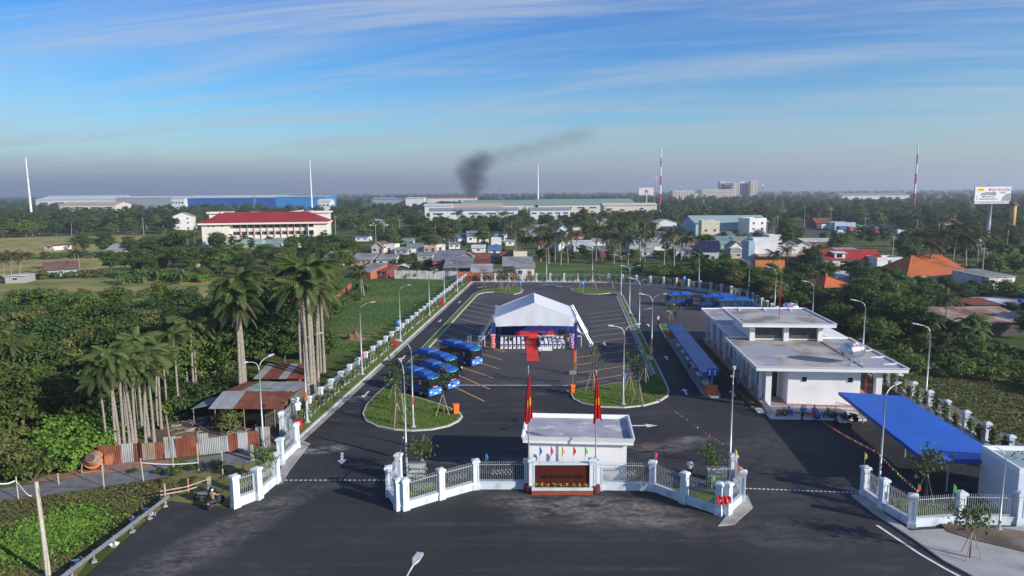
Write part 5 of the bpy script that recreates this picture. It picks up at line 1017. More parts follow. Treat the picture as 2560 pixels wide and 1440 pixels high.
for px, yb, yt, lb, dx in ((46, 1247, 1191, 'whitewashed stick holding barrier tape at the far left of the track', 0), (147, 1211, 1183, 'short stick on the rubble bank beside the track', 0), (260, 1217, 1157, 'whitewashed stick by the track opposite the cement mixer', 0), (359, 1203, 1145, 'whitewashed stick holding tape in the middle of the track', -.1), (497, 1176, 1109, 'thin stick with crossbar by the patched tin fence', 0), (557, 1172, 1128, 'thin stick on the grassy verge of the track', 0), (559, 1214, 1172, 'stick in the weeds behind the wooden barrier', 0), (610, 1176, 1151, 'short stake near the left gate pillar', 0)):
    p = G(px, yb); z = AT(px, yt, p.y).z; tag(part('stake', MB().tube([(0, 0, -.1), (dx * .5, 0, z * .5), (dx, 0, z)], .045, 5), mat('whitewashed_wood', (.50, .46, .42), (.38, .33, .28), sc=4, rough=.9), None, p), lb, 'stake')
for px, yb, yt, lb in ((631, 1151, 1112, 'square concrete post beside the left gate lamp'), (524, 1228, 1192, 'square concrete post at the end of the wooden barrier')):
    p = G(px, yb); z = AT(px, yt, p.y).z; tag(part('concrete_post', MB().add([(-.13, -.13, -.1), (.13, -.13, -.1), (.13, .13, -.1), (-.13, .13, -.1), (-.11, -.11, z), (.11, -.11, z), (.11, .11, z), (-.11, .11, z)], [(0, 1, 5, 4), (1, 2, 6, 5), (2, 3, 7, 6), (3, 0, 4, 7), (4, 5, 6, 7)]), conc, None, p), lb, 'post')
p = G(436, 1183); q_ = AT(415, 1038, p.y + .3); tag(part('leaning_pole', MB().tube([(0, 0, -.1), tuple((q_ - p) * .5), tuple(q_ - p)], [.10, .09, .07], 6), wood, None, p), 'tall leaning wooden pole beside the gravel track', 'pole')
p = G(121, 1442); t = thing('utility_pole', 'pale tapered concrete utility pole in the foreground weeds', 'utility pole', p); part('pole', MB().tube([(0, 0, -.1), (-.05, 0, 3.2), (-.12, 0, 6.35)], [.17, .14, .11], 8), mat('concrete_pole', (.50, .46, .38), (.40, .36, .30), sc=2, rough=.9), t); part('guy_wire', MB().tube([(-.1, 0, 6.0), (2.6, 6.0, 3.3), (5.8, 13.0, 2.4)], .015, 3), black, t); part('guy_wire', MB().tube([(-.1, 0, 6.2), (.9, -.5, 3), (1.4, -1, 0)], .015, 3), black, t)
t = thing('wooden_barrier', 'rough barrier of two horizontal poles where the track meets the asphalt', 'barrier', G(414, 1262))
e = G(524, 1232) - G(414, 1262)
for x, h_ in ((0, 1.75), (.52, 1.7)): q_ = e * x; part('post', MB().tube([(q_.x, q_.y, -.1), (q_.x + .03, q_.y, h_)], .07, 6), mat('peeled_wood', (.45, .36, .28), (.33, .24, .17), sc=3, rough=.9) if x == 0 else mat('red_brown_wood', (.35, .15, .08), rough=.9), t)
for z in (.75, 1.05): part('pole', MB().tube([(-.3, -.1, z + .1), (e.x * .5, e.y * .5 - .1, z), (e.x, e.y, z + .12)], .055, 6), MATS['peeled_wood'], t)
for a, b_, lb in ((( 359, 1150), (497, 1150), 'white barrier tape strung along the gravel track'), ((0, 1205), (46, 1196), 'white barrier tape at the far left of the track'), ((46, 1200), (80, 1235), 'slack white barrier tape fallen beside the track')):
    p, q_ = G(a[0], a[1] + 50), G(b_[0], b_[1] + (50 if b_[1] < 1230 else 12)); tp = MB().grid(12, 1, lambda u, c: (p.x + (q_.x - p.x) * u, p.y + (q_.y - p.y) * u, 1.5 - (.5 if b_[1] < 1230 else 1.3 * u) * math.sin(u * 3.14) * .3 - (1.3 * u if b_[1] > 1230 else 0) + c * .09)); tag(part('barrier_tape', tp, white), lb, 'tape')
# guard rail
ra, rb_ = G(415, 1242, .7), G(150, 1442, .7); d = (rb_ - ra); d.z = 0; ln = d.length * 1.9
t = thing('guard_rail', 'galvanised steel crash barrier between the weeds and the asphalt', 'guard rail', (ra.x, ra.y, 0), math.atan2(d.y, d.x))
prof = [(-.04, .50), (.03, .54), (.03, .60), (-.04, .64), (-.04, .68), (.03, .72), (.03, .78), (-.04, .82)]
for k in range(int(ln / 4) + 1):
    a = k * 4.0; e_ = min(ln, a + 4.02); b = MB(); b.grid(1, 7, lambda u, c: (a + (e_ - a) * u, prof[int(round(c * 7))][0] + .16, prof[int(round(c * 7))][1])); part('beam', b, galv, t)
for k in range(int(ln / 2) + 1): part('post', MB().tube([(.2 + k * 2.0, 0, -.1), (.2 + k * 2.0, 0, .8)], .065, 7), galv, t); part('spacer', MB().box(.14 + k * 2, .02, .58, .26 + k * 2, .12, .74), galv, t); part('footing', MB().obox((.2 + k * 2, 0, .02), (.34, .32, .10), RND.random()), conc_old, t)
part('end_wing', MB().grid(6, 7, lambda u, c: (-.55 * u, prof[int(round(c * 7))][0] + .16 - .35 * u * u, prof[int(round(c * 7))][1])), galv, t)
for k in range(9):
    p = Vector((ra.x, ra.y, 0)) + d.normalized() * (1 + RND.random() * 12) + Vector((RND.uniform(-1.2, .5), 0, .06)); b = MB()
    for q in range(5): b.obox((RND.gauss(0, .12), RND.gauss(0, .12), RND.random() * .1), (.25, .2, .04), RND.random() * 3, RND.gauss(0, .5), RND.gauss(0, .5))
    tag(part('litter', b, white if k % 4 else mat('pale_rubble', (.45, .43, .40), rough=.9), None, p), 'crumpled pale rubbish lying along the crash barrier', 'litter', 'rubbish along the crash barrier')
for k in range(60):
    p = G(RND.uniform(430, 640), RND.uniform(1045, 1112)); b = MB(); L_ = RND.uniform(.5, 2.2)
    b.tube([(-L_ / 2, 0, .08), (0, .05, .14 + RND.random() * .1), (L_ / 2, 0, .08)], .05, 5) if k % 3 else b.obox((0, 0, .06), (.9, .5, .12), RND.random())
    tag(put('timber_scrap' if k % 3 else 'rubble_lump', b.mesh('scrap'), wood if k % 3 else conc, None, p, RND.random() * 3), 'weathered timber offcut lying in the dirt yard' if k % 3 else 'lump of broken concrete lying in the dirt yard', 'timber' if k % 3 else 'rubble', 'debris in the dirt yard')
# ------------------------------------------------------------------ village houses
WALLC = {'white': (.74, .73, .72), 'cream': (.74, .68, .50), 'tan': (.48, .37, .28), 'grey': (.36, .35, .33), 'pink': (.68, .55, .50), 'blue': (.42, .52, .62), 'teal': (.30, .44, .44), 'brick': (.36, .12, .06), 'green': (.36, .45, .36), 'orange': (.58, .22, .07), 'dark': (.08, .07, .07), 'maroon': (.20, .06, .05), 'paleblue': (.55, .66, .74)}
WM = {k: mat('wall_' + k, c, tuple(x * .86 for x in c), sc=.5, rough=.85, c3=tuple(x * .62 for x in c), sc3=.35, lo3=.58, hi3=.8, rand=.05) for k, c in WALLC.items()}
stain = mat('mould_stained_white', (.68, .64, .60), (.55, .51, .47), sc=.4, rough=.9, c3=(.10, .10, .09), sc3=.55, lo3=.52, hi3=.66, detail=8); WM['stained'] = stain
ROOFC = {'grey': ((.33, .32, .31), (.25, .24, .235), .20), 'ash': ((.24, .24, .26), (.18, .18, .20), .20), 'brown': ((.17, .095, .075), (.13, .075, .06), .30), 'rust': ((.20, .062, .038), (.28, .11, .06), .20), 'red': ((.38, .035, .028), (.32, .03, .025), .30), 'orange': ((.56, .155, .048), (.48, .125, .04), .30), 'blue': ((.13, .22, .38), (.10, .18, .32), .25), 'brightblue': ((.08, .24, .52), (.07, .2, .46), .25), 'solar': ((.012, .018, .06), (.016, .024, .075), 1.0), 'green': ((.30, .42, .34), (.25, .36, .30), .25), 'teal': ((.22, .34, .34), (.18, .28, .29), .25), 'white': ((.62, .63, .64), (.52, .53, .54), .3), 'patched': ((.42, .35, .28), (.24, .105, .06), .35), 'thatch': ((.27, .19, .125), (.20, .14, .095), .25), 'pale': ((.46, .45, .42), (.36, .35, .33), .25)}
RM = {}
for k, (c, c2_, per) in ROOFC.items():
    for ax in (0, 1): RM[k, ax] = corr('roof_%s_%s' % (k, 'xy'[ax]), c, c2_, per, ax, .35, .75, c3=tuple(x * .7 for x in c2_), depth=.05)
FOOT = []
def house(x0, x1, yb, ye, yt, kind, wall, roof, dep, label, rz=None, win=2, floors=1, name='house', ov=.35, cat='house', door=True):
    a, c = G(x0, yb), G(x1, yb); m_ = (a + c) / 2; w = (c - a).length; xm = (x0 + x1) / 2
    h = max(2.0, AT(xm, ye, m_.y).z); rz = RND.gauss(-.05, .06) if rz is None else rz
    top = max(h + .25, AT(xm, yt, m_.y + (dep * .5 if kind not in ('flat',) else .5)).z)
    t = thing(name, label, cat, (m_.x, m_.y, 0), rz); hw = w / 2; FOOT.append((m_.x - math.sin(rz) * dep / 2, m_.y + math.cos(rz) * dep / 2, max(hw, dep / 2) + .6, m_.y, top))
    wm = WM[wall]; wl = MB().box(-hw, 0, -.05, hw, dep, h)
    if kind == 'front': wl.add([(-hw, 0, h), (hw, 0, h), (0, 0, top - .06), (-hw, dep, h), (hw, dep, h), (0, dep, top - .06)], [(0, 1, 2), (5, 4, 3)])
    if kind == 'gable': wl.add([(-hw, 0, h), (-hw, dep, h), (-hw, dep / 2, top - .06), (hw, 0, h), (hw, dep, h), (hw, dep / 2, top - .06)], [(2, 1, 0), (3, 4, 5)])
    if kind == 'shed': wl.add([(-hw, dep, h), (hw, dep, h), (hw, dep, top - .08), (-hw, dep, top - .08), (-hw, 0, h), (hw, 0, h)], [(1, 0, 3, 2), (0, 4, 3), (5, 1, 2)])
    part('wall', wl, wm, t)
    r0, r1 = RM[roof, 0], RM[roof, 1]; o = ov
    if kind == 'gable':
        k = (top - h) / (dep / 2) * o
        part('roof_slope', MB().slab([(-hw - o, -o, h - k), (hw + o, -o, h - k), (hw + o, dep / 2, top), (-hw - o, dep / 2, top)], .08), r0, t); part('roof_slope', MB().slab([(-hw - o, dep / 2, top), (hw + o, dep / 2, top), (hw + o, dep + o, h - k), (-hw - o, dep + o, h - k)], .08), r0, t)
        part('ridge', MB().tube([(-hw - o, dep / 2, top), (hw + o, dep / 2, top)], .10, 6), r0, t)
    elif kind == 'front':
        k = (top - h) / hw * o
        part('roof_slope', MB().slab([(-hw - o, -o, h - k), (0, -o, top), (0, dep + o, top), (-hw - o, dep + o, h - k)], .08), r1, t); part('roof_slope', MB().slab([(0, -o, top), (hw + o, -o, h - k), (hw + o, dep + o, h - k), (0, dep + o, top)], .08), r1, t)
        part('barge_board', MB().tube([(-hw - o, -o - .03, h - k), (0, -o - .03, top), (hw + o, -o - .03, h - k)], .09, 4), WM['white'], t)
    elif kind == 'hip':
        i = min(hw * .55, dep / 2); E = [(-hw - o, -o, h - .1), (hw + o, -o, h - .1), (hw + o, dep + o, h - .1), (-hw - o, dep + o, h - .1)]; P, Q = (-hw + i, dep / 2, top), (hw - i, dep / 2, top)
        part('roof_slope', MB().slab([E[0], E[1], Q, P], .08), r0, t); part('roof_slope', MB().slab([E[2], E[3], P, Q], .08), r0, t); part('roof_slope', MB().tri([E[3], E[0], P], .08), r1, t); part('roof_slope', MB().tri([E[1], E[2], Q], .08), r1, t)
        part('ridge', MB().tube([P, Q], .12, 6), r0, t)
        for e_, q_ in ((E[0], P), (E[1], Q), (E[2], Q), (E[3], P)): part('hip_ridge', MB().tube([e_, q_], .10, 5), r0, t)
        part('eave_board', MB().box(-hw - o + .02, -o + .02, h - .36, hw + o - .02, dep + o - .02, h - .17), WM['white'], t)
    elif kind == 'shed':
        n = max(2, int(w / 2.2))
        for q_ in range(n):
            xa, xb = -hw - o + (w + 2 * o) * q_ / n, -hw - o + (w + 2 * o) * (q_ + 1) / n + .02; e = .015 * (q_ % 2); part('roof_sheet', MB().slab([(xa, -o, h - .05 + e), (xb, -o, h - .05 + e), (xb, dep + o, top + e), (xa, dep + o, top + e)], .05), r0, t)
    else:
        part('roof', MB().box(-hw - .12, -.12, h, hw + .12, dep + .12, h + .16), WM['white'], t); part('parapet', upstand(-hw, 0, hw, dep, h + .161, max(h + .55, top), 0, .14), wm, t); part('roof_deck', MB().box(-hw + .15, .15, h + .161, hw - .15, dep - .15, h + .2), r0, t)
    fh = h / floors
    for f_ in range(floors):
        z0 = f_ * fh
        if floors > 1 and f_: part('floor_band', MB().box(-hw - .06, -.07, z0 - .12, hw + .06, -.002, z0 + .06), WM['white'], t)
        for k in range(win):
            xc = -hw + w * (k + .5) / win; ww = min(.62, w / win * .28)
            if door and f_ == 0 and k == win // 2 and fh > 2.1:
                d_ = part('door', MB().box(xc - .5, -.05, 0, xc + .5, -.003, min(2.1, fh - .15)), mat('door_brown', (.13, .07, .045), rough=.6), t); part('handle', MB().box(xc + .36, -.09, .95, xc + .42, -.051, 1.1), steel, d_); continue
            zz = z0 + fh * .38; zt = z0 + fh * .78
            wd = part('window', MB().box(xc - ww, -.045, zz, xc + ww, -.003, zt), WM['white'], t); part('pane', MB().box(xc - ww + .07, -.06, zz + .07, xc - .03, -.046, zt - .07).box(xc + .03, -.06, zz + .07, xc + ww - .07, -.046, zt - .07), glassd, wd)
            if floors > 1: part('sill', MB().box(xc - ww - .1, -.14, zz - .09, xc + ww + .1, -.004, zz - .01), WM['white'], wd)
    return t, w, h, top
HS = [
 (804, 856, 664, 648, 626, 'front', 'grey', 'brown', 9, 'white gabled house with steep brown roof nearest the royal palms', -.35, 2),
 (929, 960, 634, 618, 603, 'front', 'pink', 'brown', 9, 'pale pink gabled house with brown verge at the village edge', -.15, 2),
 (958, 988, 633, 615, 613, 'flat', 'white', 'ash', 7, 'white flat-topped extension with a dark garage opening beside the pink gable', -.1, 1),
 (877, 930, 664, 651, 635, 'shed', 'tan', 'grey', 7, 'long tan house under a grey asbestos roof behind the red brick shack', -.12, 4),
 (941, 987, 664, 650, 637, 'shed', 'stained', 'grey', 6, 'weathered concrete house with a grey lean-to roof behind the rusty shack', -.1, 2),
 (890, 930, 697, 680, 660, 'shed', 'brick', 'grey', 8, 'red brick shack with a patched grey sheet roof at the edge of the wet meadow', -.45, 1),
 (930, 968, 695, 678, 664, 'shed', 'maroon', 'rust', 7, 'maroon tin shack with a rusty roof at the edge of the wet meadow', -.3, 1),
 (988, 1020, 684, 670, 660, 'front', 'dark', 'white', 5, 'open carport with a small white gabled roof behind the concrete wall', 0, 0),  # solid walls, coloured dark as the shade under an open roof
 (987, 1020, 636, 627, 618, 'gable', 'white', 'green', 7, 'low house with a pale green roof in the village', None, 2),
 (1018, 1060, 632, 621, 608, 'gable', 'white', 'ash', 9, 'house with a steep grey roof beside the tan balcony house', .1, 2),
 (1060, 1090, 633, 618, 615, 'flat', 'tan', 'grey', 7, 'tan flat-roofed house with a timber balcony', None, 2),
 (1090, 1112, 631, 616, 613, 'flat', 'white', 'grey', 6, 'small white flat-roofed house beside the tan balcony house', None, 1),
 (889, 920, 603, 597, 591, 'gable', 'white', 'brightblue', 8, 'low white house with a bright blue roof near the school', None, 2),
 (1083, 1155, 676, 652, 630, 'shed', 'brick', 'ash', 12, 'long shed with a broad grey asbestos roof facing the bus yard', -.03, 3),
 (1155, 1183, 652, 640, 629, 'front', 'tan', 'brown', 6, 'small tan gabled house behind the broad grey shed', None, 1),
 (1111, 1178, 686, 674, 647, 'shed', 'dark', 'ash', 11, 'dark open shed under a blue-grey roof behind the concrete wall', 0, 0),  # closed box; the shade of an open shed is put into its wall colour
 (1190, 1224, 668, 648, 634, 'shed', 'maroon', 'rust', 7, 'shed of rust-red sheets between grey roofs', 0, 0),
 (1224, 1256, 655, 644, 635, 'shed', 'grey', 'grey', 6, 'grey asbestos-roofed lean-to beside the rust-red shed', 0, 1),
 (1178, 1228, 698, 681, 664, 'shed', 'orange', 'pale', 9, 'brick shed with a pale ribbed roof behind the far fence', 0, 1),
 (1228, 1254, 696, 678, 675, 'shed', 'dark', 'grey', 4, 'dark lean-to with a narrow grey roof beside the pale ribbed shed', 0, 0),
 (1284, 1318, 662, 645, 628, 'flat', 'cream', 'grey', 7, 'cream two-storey block with one dark window above grey roofs', 0, 1),
 (1252, 1290, 660, 640, 628, 'shed', 'maroon', 'rust', 6, 'maroon tin shed against the cream two-storey block', 0, 0),
 (1258, 1330, 686, 665, 645, 'shed', 'dark', 'grey', 9, 'wide grey roof over a dark lean-to below the cream block', 0, 0),
 (1289, 1336, 697, 669, 657, 'shed', 'stained', 'grey', 6, 'mould-stained white house with red shutters right behind the far fence', 0, 2),
 (1221, 1252, 640, 626, 614, 'shed', 'white', 'blue', 7, 'house with a plain slate-blue roof above the rust-red shed', 0, 1),
 (1168, 1222, 606, 590, 577, 'gable', 'white', 'ash', 10, 'white house with two grey pitched roofs among coconut palms', .1, 3),
 (1145, 1168, 606, 597, 585, 'shed', 'white', 'blue', 7, 'small white house with a blue-grey roof beside the double grey roofs', .2, 1),
 (1234, 1260, 602, 591, 580, 'shed', 'white', 'teal', 8, 'house with a teal sheet roof in the middle of the village', -.2, 1),
 (1228, 1253, 622, 600, 595, 'flat', 'white', 'rust', 6, 'narrow white house with a maroon terrace in the middle of the village', 0, 1),
 (1290, 1316, 596, 584, 572, 'shed', 'white', 'ash', 8, 'white house with a grey sheet roof left of the coconut grove', 0, 1),
 (1324, 1352, 594, 583, 572, 'gable', 'white', 'ash', 8, 'white house with a dark grey ridge roof above the coconut grove', 0, 2),
 (1393, 1421, 604, 575, 562, 'front', 'paleblue', 'ash', 9, 'tall narrow pale blue gabled house above the coconut palms', .15, 1),
 (1430, 1463, 608, 592, 576, 'hip', 'white', 'red', 9, 'house with a bright red hipped roof among coconut palms', .2, 2),
 (1432, 1455, 586, 572, 569, 'flat', 'white', 'grey', 6, 'small white flat-roofed house behind the red hipped roof', 0, 1),
 (1396, 1432, 626, 612, 590, 'front', 'white', 'pale', 8, 'white gabled house half hidden by the coconut palms', .3, 1),
 (1435, 1484, 628, 614, 602, 'shed', 'white', 'white', 9, 'low white shed with a white sheet roof beside the coconut palms', 0, 3),
 (1572, 1602, 636, 598, 585, 'front', 'teal', 'teal', 8, 'teal two-storey house with a steel tank on its roof', 0, 2, 2),
 (1492, 1541, 566, 554, 545, 'shed', 'tan', 'pale', 14, 'long low tan workshop beyond the coconut grove', 0, 4),
 (1640, 1692, 574, 556, 547, 'front', 'white', 'white', 18, 'white warehouse with a shallow arched gable', 0, 0),
 (1662, 1743, 584, 578, 567, 'shed', 'grey', 'grey', 12, 'long grey-roofed shed before the white warehouse', 0, 4),
 (1634, 1700, 602, 592, 580, 'shed', 'grey', 'ash', 10, 'grey-walled shed with a dark roof in the middle distance', 0, 2),
 (1616, 1682, 626, 615, 598, 'shed', 'white', 'pale', 11, 'white wall and pale patched roofs right of the teal house', 0, 2),
 (1753, 1798, 598, 570, 551, 'flat', 'cream', 'white', 9, 'cream-yellow two-storey house with roof terrace', -.1, 2, 2),
 (1869, 1918, 594, 552, 545, 'flat', 'white', 'grey', 10, 'grey-white three-storey house carrying a small antenna mast', .25, 2, 3),
 (1740, 1796, 656, 628, 603, 'shed', 'white', 'solar', 8, 'white house with a dark solar panel roof near the curved fence', -.25, 2),
 (1801, 1850, 624, 610, 592, 'shed', 'green', 'teal', 10, 'grey-green walled shed behind the cream gable', 0, 0),
 (1845, 1893, 622, 612, 591, 'gable', 'white', 'ash', 12, 'house with a wide grey tin roof left of the white and orange block', .35, 2),
 (1824, 1860, 632, 618, 602, 'front', 'cream', 'grey', 7, 'cream gabled house with double verge boards', 0, 1),
 (1826, 1866, 646, 634, 620, 'hip', 'tan', 'grey', 7, 'low grey hipped roof below the cream gable', .1, 1),
 (1953, 1990, 632, 612, 600, 'front', 'pink', 'brown', 8, 'pale gabled house right behind the white and orange block', -.3, 1),
 (1994, 2026, 630, 612, 602, 'front', 'white', 'thatch', 9, 'white gabled cottage with a pale brown roof', -.2, 1),
 (2012, 2098, 616, 606, 597, 'shed', 'brick', 'white', 9, 'long low building with a thin white roof line', -.08, 5),
 (2191, 2256, 668, 650, 643, 'flat', 'white', 'white', 7, 'white boxy extension between red and orange roofs', 0, 1),
 (2268, 2440, 712, 689, 637, 'hip', 'grey', 'orange', 16, 'big house with a bright orange hipped tile roof', -.06, 5),
 (2395, 2455, 710, 690, 661, 'hip', 'grey', 'orange', 12, 'lower orange tiled wing of the big hipped house', -.06, 2),
 (2460, 2545, 730, 692, 678, 'shed', 'stained', 'grey', 10, 'mould-stained white house with one hooded window below the billboard', .25, 1),
 (2062, 2147, 712, 694, 678, 'gable', 'paleblue', 'white', 10, 'low pale building with a white sheet roof behind the orange pavilion', .05, 2),
 (2425, 2508, 786, 772, 759, 'shed', 'dark', 'rust', 6, 'dark rusty roofed shed at the right behind the patched roof', .05, 0),
 (2508, 2600, 786, 770, 754, 'gable', 'white', 'white', 9, 'white low house with pale roof at the right edge', .05, 1),
 (2370, 2590, 840, 806, 777, 'shed', 'dark', 'patched', 8, 'long shed with a rust-streaked patched tin roof in the right-hand trees', .06, 0),
 (120, 186, 690, 676, 653, 'gable', 'teal', 'brown', 9, 'hut with a brown roof and teal gable in the yellow fields', .55, 1),
 (262, 310, 642, 628, 609, 'hip', 'grey', 'grey', 8, 'small house with a grey hipped roof between the fields', 0, 2),
 (447, 494, 668, 654, 636, 'gable', 'tan', 'thatch', 8, 'brown thatched hut beside the banana plants', -.3, 1),
 (437, 480, 575, 541, 531, 'front', 'white', 'grey', 12, 'white three-storey gabled house standing alone left of the school', .25, 2, 3),
 (17, 60, 708, 698, 690, 'front', 'grey', 'white', 6, 'tiny grey and white hut at the left edge of the fields', .2, 1),
 (108, 136, 626, 619, 611, 'front', 'stained', 'rust', 9, 'small stained gable and red roof hidden in the field trees', -.3, 1),
 (601, 650, 622, 610, 598, 'gable', 'green', 'green', 9, 'pale green shed with pitched roof before the school, left of its twin', 0, 1),
 (655, 703, 620, 609, 597, 'shed', 'green', 'green', 9, 'pale green shed with single-pitch roof before the school', 0, 1),
 (925, 970, 565, 556, 548, 'shed', 'white', 'white', 12, 'small white shed in the trees beyond the school', 0, 0),
 (2040, 2085, 570, 558, 545, 'gable', 'maroon', 'rust', 14, 'maroon roofed roadside shop row beyond the junction', 0, 4),
 (2085, 2140, 576, 566, 556, 'flat', 'blue', 'grey', 12, 'blue-fronted roadside shop beside the maroon shop row', 0, 5),
 (2180, 2230, 562, 556, 546, 'shed', 'white', 'grey', 12, 'long white roadside shed near the striped mast', 0, 3),
 (2360, 2400, 565, 556, 547, 'gable', 'pink', 'rust', 12, 'pale walled house with dull red roof left of the billboard', 0, 3)]
HS += [
 (1044, 1080, 652, 643, 632, 'shed', 'grey', 'grey', 7, 'grey lean-to between the tan balcony house and the broad grey shed', 0, 1),
 (1122, 1150, 622, 613, 604, 'gable', 'white', 'ash', 7, 'white house with a grey ridge roof behind the white flat-roofed house', .1, 2),
 (1264, 1286, 614, 604, 595, 'shed', 'white', 'pale', 7, 'small white house with a pale roof right of the maroon terrace', 0, 1),
 (1346, 1374, 624, 613, 602, 'gable', 'tan', 'rust', 7, 'tan house with a rusty roof under the first coconut palms', 0, 2),
 (1482, 1514, 614, 605, 596, 'gable', 'white', 'grey', 7, 'white house with a grey roof behind the low white shed', 0, 2),
 (1500, 1546, 642, 630, 618, 'shed', 'maroon', 'ash', 8, 'maroon-walled lean-to deep in the coconut grove', 0, 1),
 (1604, 1640, 642, 630, 620, 'shed', 'stained', 'pale', 7, 'stained white cottage beside the teal house', 0, 2),
 (1690, 1732, 640, 627, 615, 'shed', 'white', 'grey', 8, 'white house with a grey roof left of the solar roof', 0, 2),
 (1700, 1740, 612, 604, 592, 'shed', 'tan', 'pale', 8, 'tan shed with a pale roof before the cyan warehouse', 0, 2),
 (1806, 1840, 600, 590, 580, 'shed', 'grey', 'ash', 9, 'dark roofed shed right of the cream-yellow house', 0, 1),
 (1922, 1956, 606, 597, 587, 'flat', 'white', 'pale', 8, 'low white flat-roofed house right of the three-storey house', 0, 2),
 (2104, 2158, 642, 632, 621, 'shed', 'grey', 'pale', 8, 'grey shed with a pale roof behind the long red roof', 0, 2),
 (1000, 1032, 614, 606, 597, 'shed', 'green', 'green', 7, 'small green shed left of the village coconut palms', 0, 1),
 (1180, 1212, 632, 622, 612, 'gable', 'white', 'white', 7, 'white-roofed cottage above the small tan gable', 0, 1),
 (1336, 1366, 580, 572, 562, 'gable', 'white', 'teal', 9, 'white house with a teal ridge roof above the grove', 0, 2)]
for r in HS: house(*r[:10], rz=r[10], win=r[11], floors=r[12] if len(r) > 12 else 1)
# white block with the orange ground floor, long red roof with dormer, open pavilion
t, w, h, top = house(1887, 2016, 676, 640, 634, 'flat', 'orange', 'pale', 9, 'long orange-walled building with a dark opening and white upper storey', -.05, 0, 1)
part('opening', MB().box(w * .08, -.04, .4, w * .42, -.004, h - .9), black, t); part('canopy', MB().slab([(-w / 2 + .4, -1.6, h + .1), (w / 2 + .3, -1.6, h + .1), (w / 2 + .3, 0, h + .5), (-w / 2 + .4, 0, h + .5)], .1), RM['pale', 0], t); part('upper_wall', MB().box(-w / 2 + .3, 4, h + .2, w * .02, 8.6, h + 5.2).box(w * .021, 4, h + .2, w * .42, 8.6, h + 2.6), WM['white'], t); part('side_tower', MB().box(-w / 2 - 1.8, 1.0, -.05, -w / 2 - .002, 8, h + 4.4), WM['blue'], t)  # opening: black sheet on the wall, standing for the shaded interior
t, w, h, top = house(2062, 2205, 664, 650, 624, 'gable', 'white', 'red', 10, 'long house with a bright red pitched roof and a white dormer', -.06, 5)
part('dormer', MB().box(-w * .32, .6, h, -w * .14, 4.5, h + 2.1), WM['white'], t); part('dormer_roof', MB().slab([(-w * .35, .2, h + 2.0), (-w * .10, .2, h + 2.0), (-w * .10, 4.6, h + 2.3), (-w * .35, 4.6, h + 2.3)], .1), RM['white', 0], t); part('dormer_opening', MB().box(-w * .29, .57, h + .5, -w * .19, .598, h + 1.7), black, t)  # the dormer is solid; a black plate gives its shaded hollow
c = G(2062, 742); t = thing('pavilion', 'open pavilion with an orange four-sided tile roof in the trees', 'pavilion', c, .3); k = 4.6; z0 = 2.8; z1 = AT(2062, 689, c.y).z; FOOT.append((c.x, c.y, 5, c.y, 5))
for i in range(4):
    an = math.pi / 4 + i * math.pi / 2; P = (k * math.cos(an) * 1.3, k * math.sin(an) * 1.3, z0); Q = (k * math.cos(an + math.pi / 2) * 1.3, k * math.sin(an + math.pi / 2) * 1.3, z0); part('roof_slope', MB().tri([P, Q, (0, 0, z1)], .1), RM['orange', i % 2], t); part('hip_ridge', MB().tube([P, (0, 0, z1)], .13, 5), RM['red', 0], t); part('post', MB().tube([(P[0] * .75, P[1] * .75, 0), (P[0] * .75, P[1] * .75, z0 + .4)], .16, 6), wood, t)
part('finial', MB().lathe([(.25, z1 - .1), (.3, z1 + .1), (.05, z1 + .6)], 8), RM['orange', 0], t)
# boundary walls made of panels
def wallrun(pa, pb, hgt, material, label, n):
    a, b_ = G(*pa), G(*pb); d_ = b_ - a; t = thing('boundary_wall', label, 'wall', a, math.atan2(d_.y, d_.x)); s_ = d_.length / n
    for k in range(n): part('panel', MB().box(k * s_ + .13, -.06, -.05, (k + 1) * s_ - .13, .06, hgt + RND.gauss(0, .02)), material, t); part('pier', MB().box(k * s_ - .125, -.11, -.05, k * s_ + .125, .11, hgt + .12), material, t)
    part('pier', MB().box(d_.length - .125, -.11, -.05, d_.length + .125, .11, hgt + .12), material, t); return t
wallrun((988, 696), (1146, 699), 2.3, WM['stained'], 'stained grey concrete wall along the back of the wet meadow', 8); wallrun((1146, 701), (1178, 700), 2.4, brickm, 'short orange brick wall at the far left corner of the bus yard', 2); wallrun((1179, 702), (1292, 702), 2.2, brickm, 'orange brick wall running behind the far fence', 7)
wallrun((662, 701), (722, 700), 2.4, brickm, 'red brick wall between palm crowns', 4); wallrun((492, 706), (578, 704), .9, brickm, 'low orange brick wall by the banana plants', 5); wallrun((835, 762), (878, 722), 1.6, brickm, 'brick wall receding along the edge of the wet meadow', 6); wallrun((470, 622), (600, 622), 2.0, WM['white'], 'white pillared wall in front of the school', 9); wallrun((705, 620), (850, 616), 2.0, WM['white'], 'white pillared wall right of the green sheds', 8)
tag(part('earth_heap', MB().grid(14, 10, lambda a, c_: ((a - .5) * 3.6, (c_ - .5) * 3.0, max(-.05, 1.5 * math.exp(-((a - .5) ** 2 + (c_ - .5) ** 2) * 9) * (1 + .25 * math.sin(a * 17 + c_ * 9)) - .12))), mat('red_earth', (.22, .13, .085), (.15, .09, .06), sc=1.5, rough=.97, bump=1, bsc=5), None, G(886, 848)), 'heap of reddish earth in the wet meadow by the fence', 'earth heap')
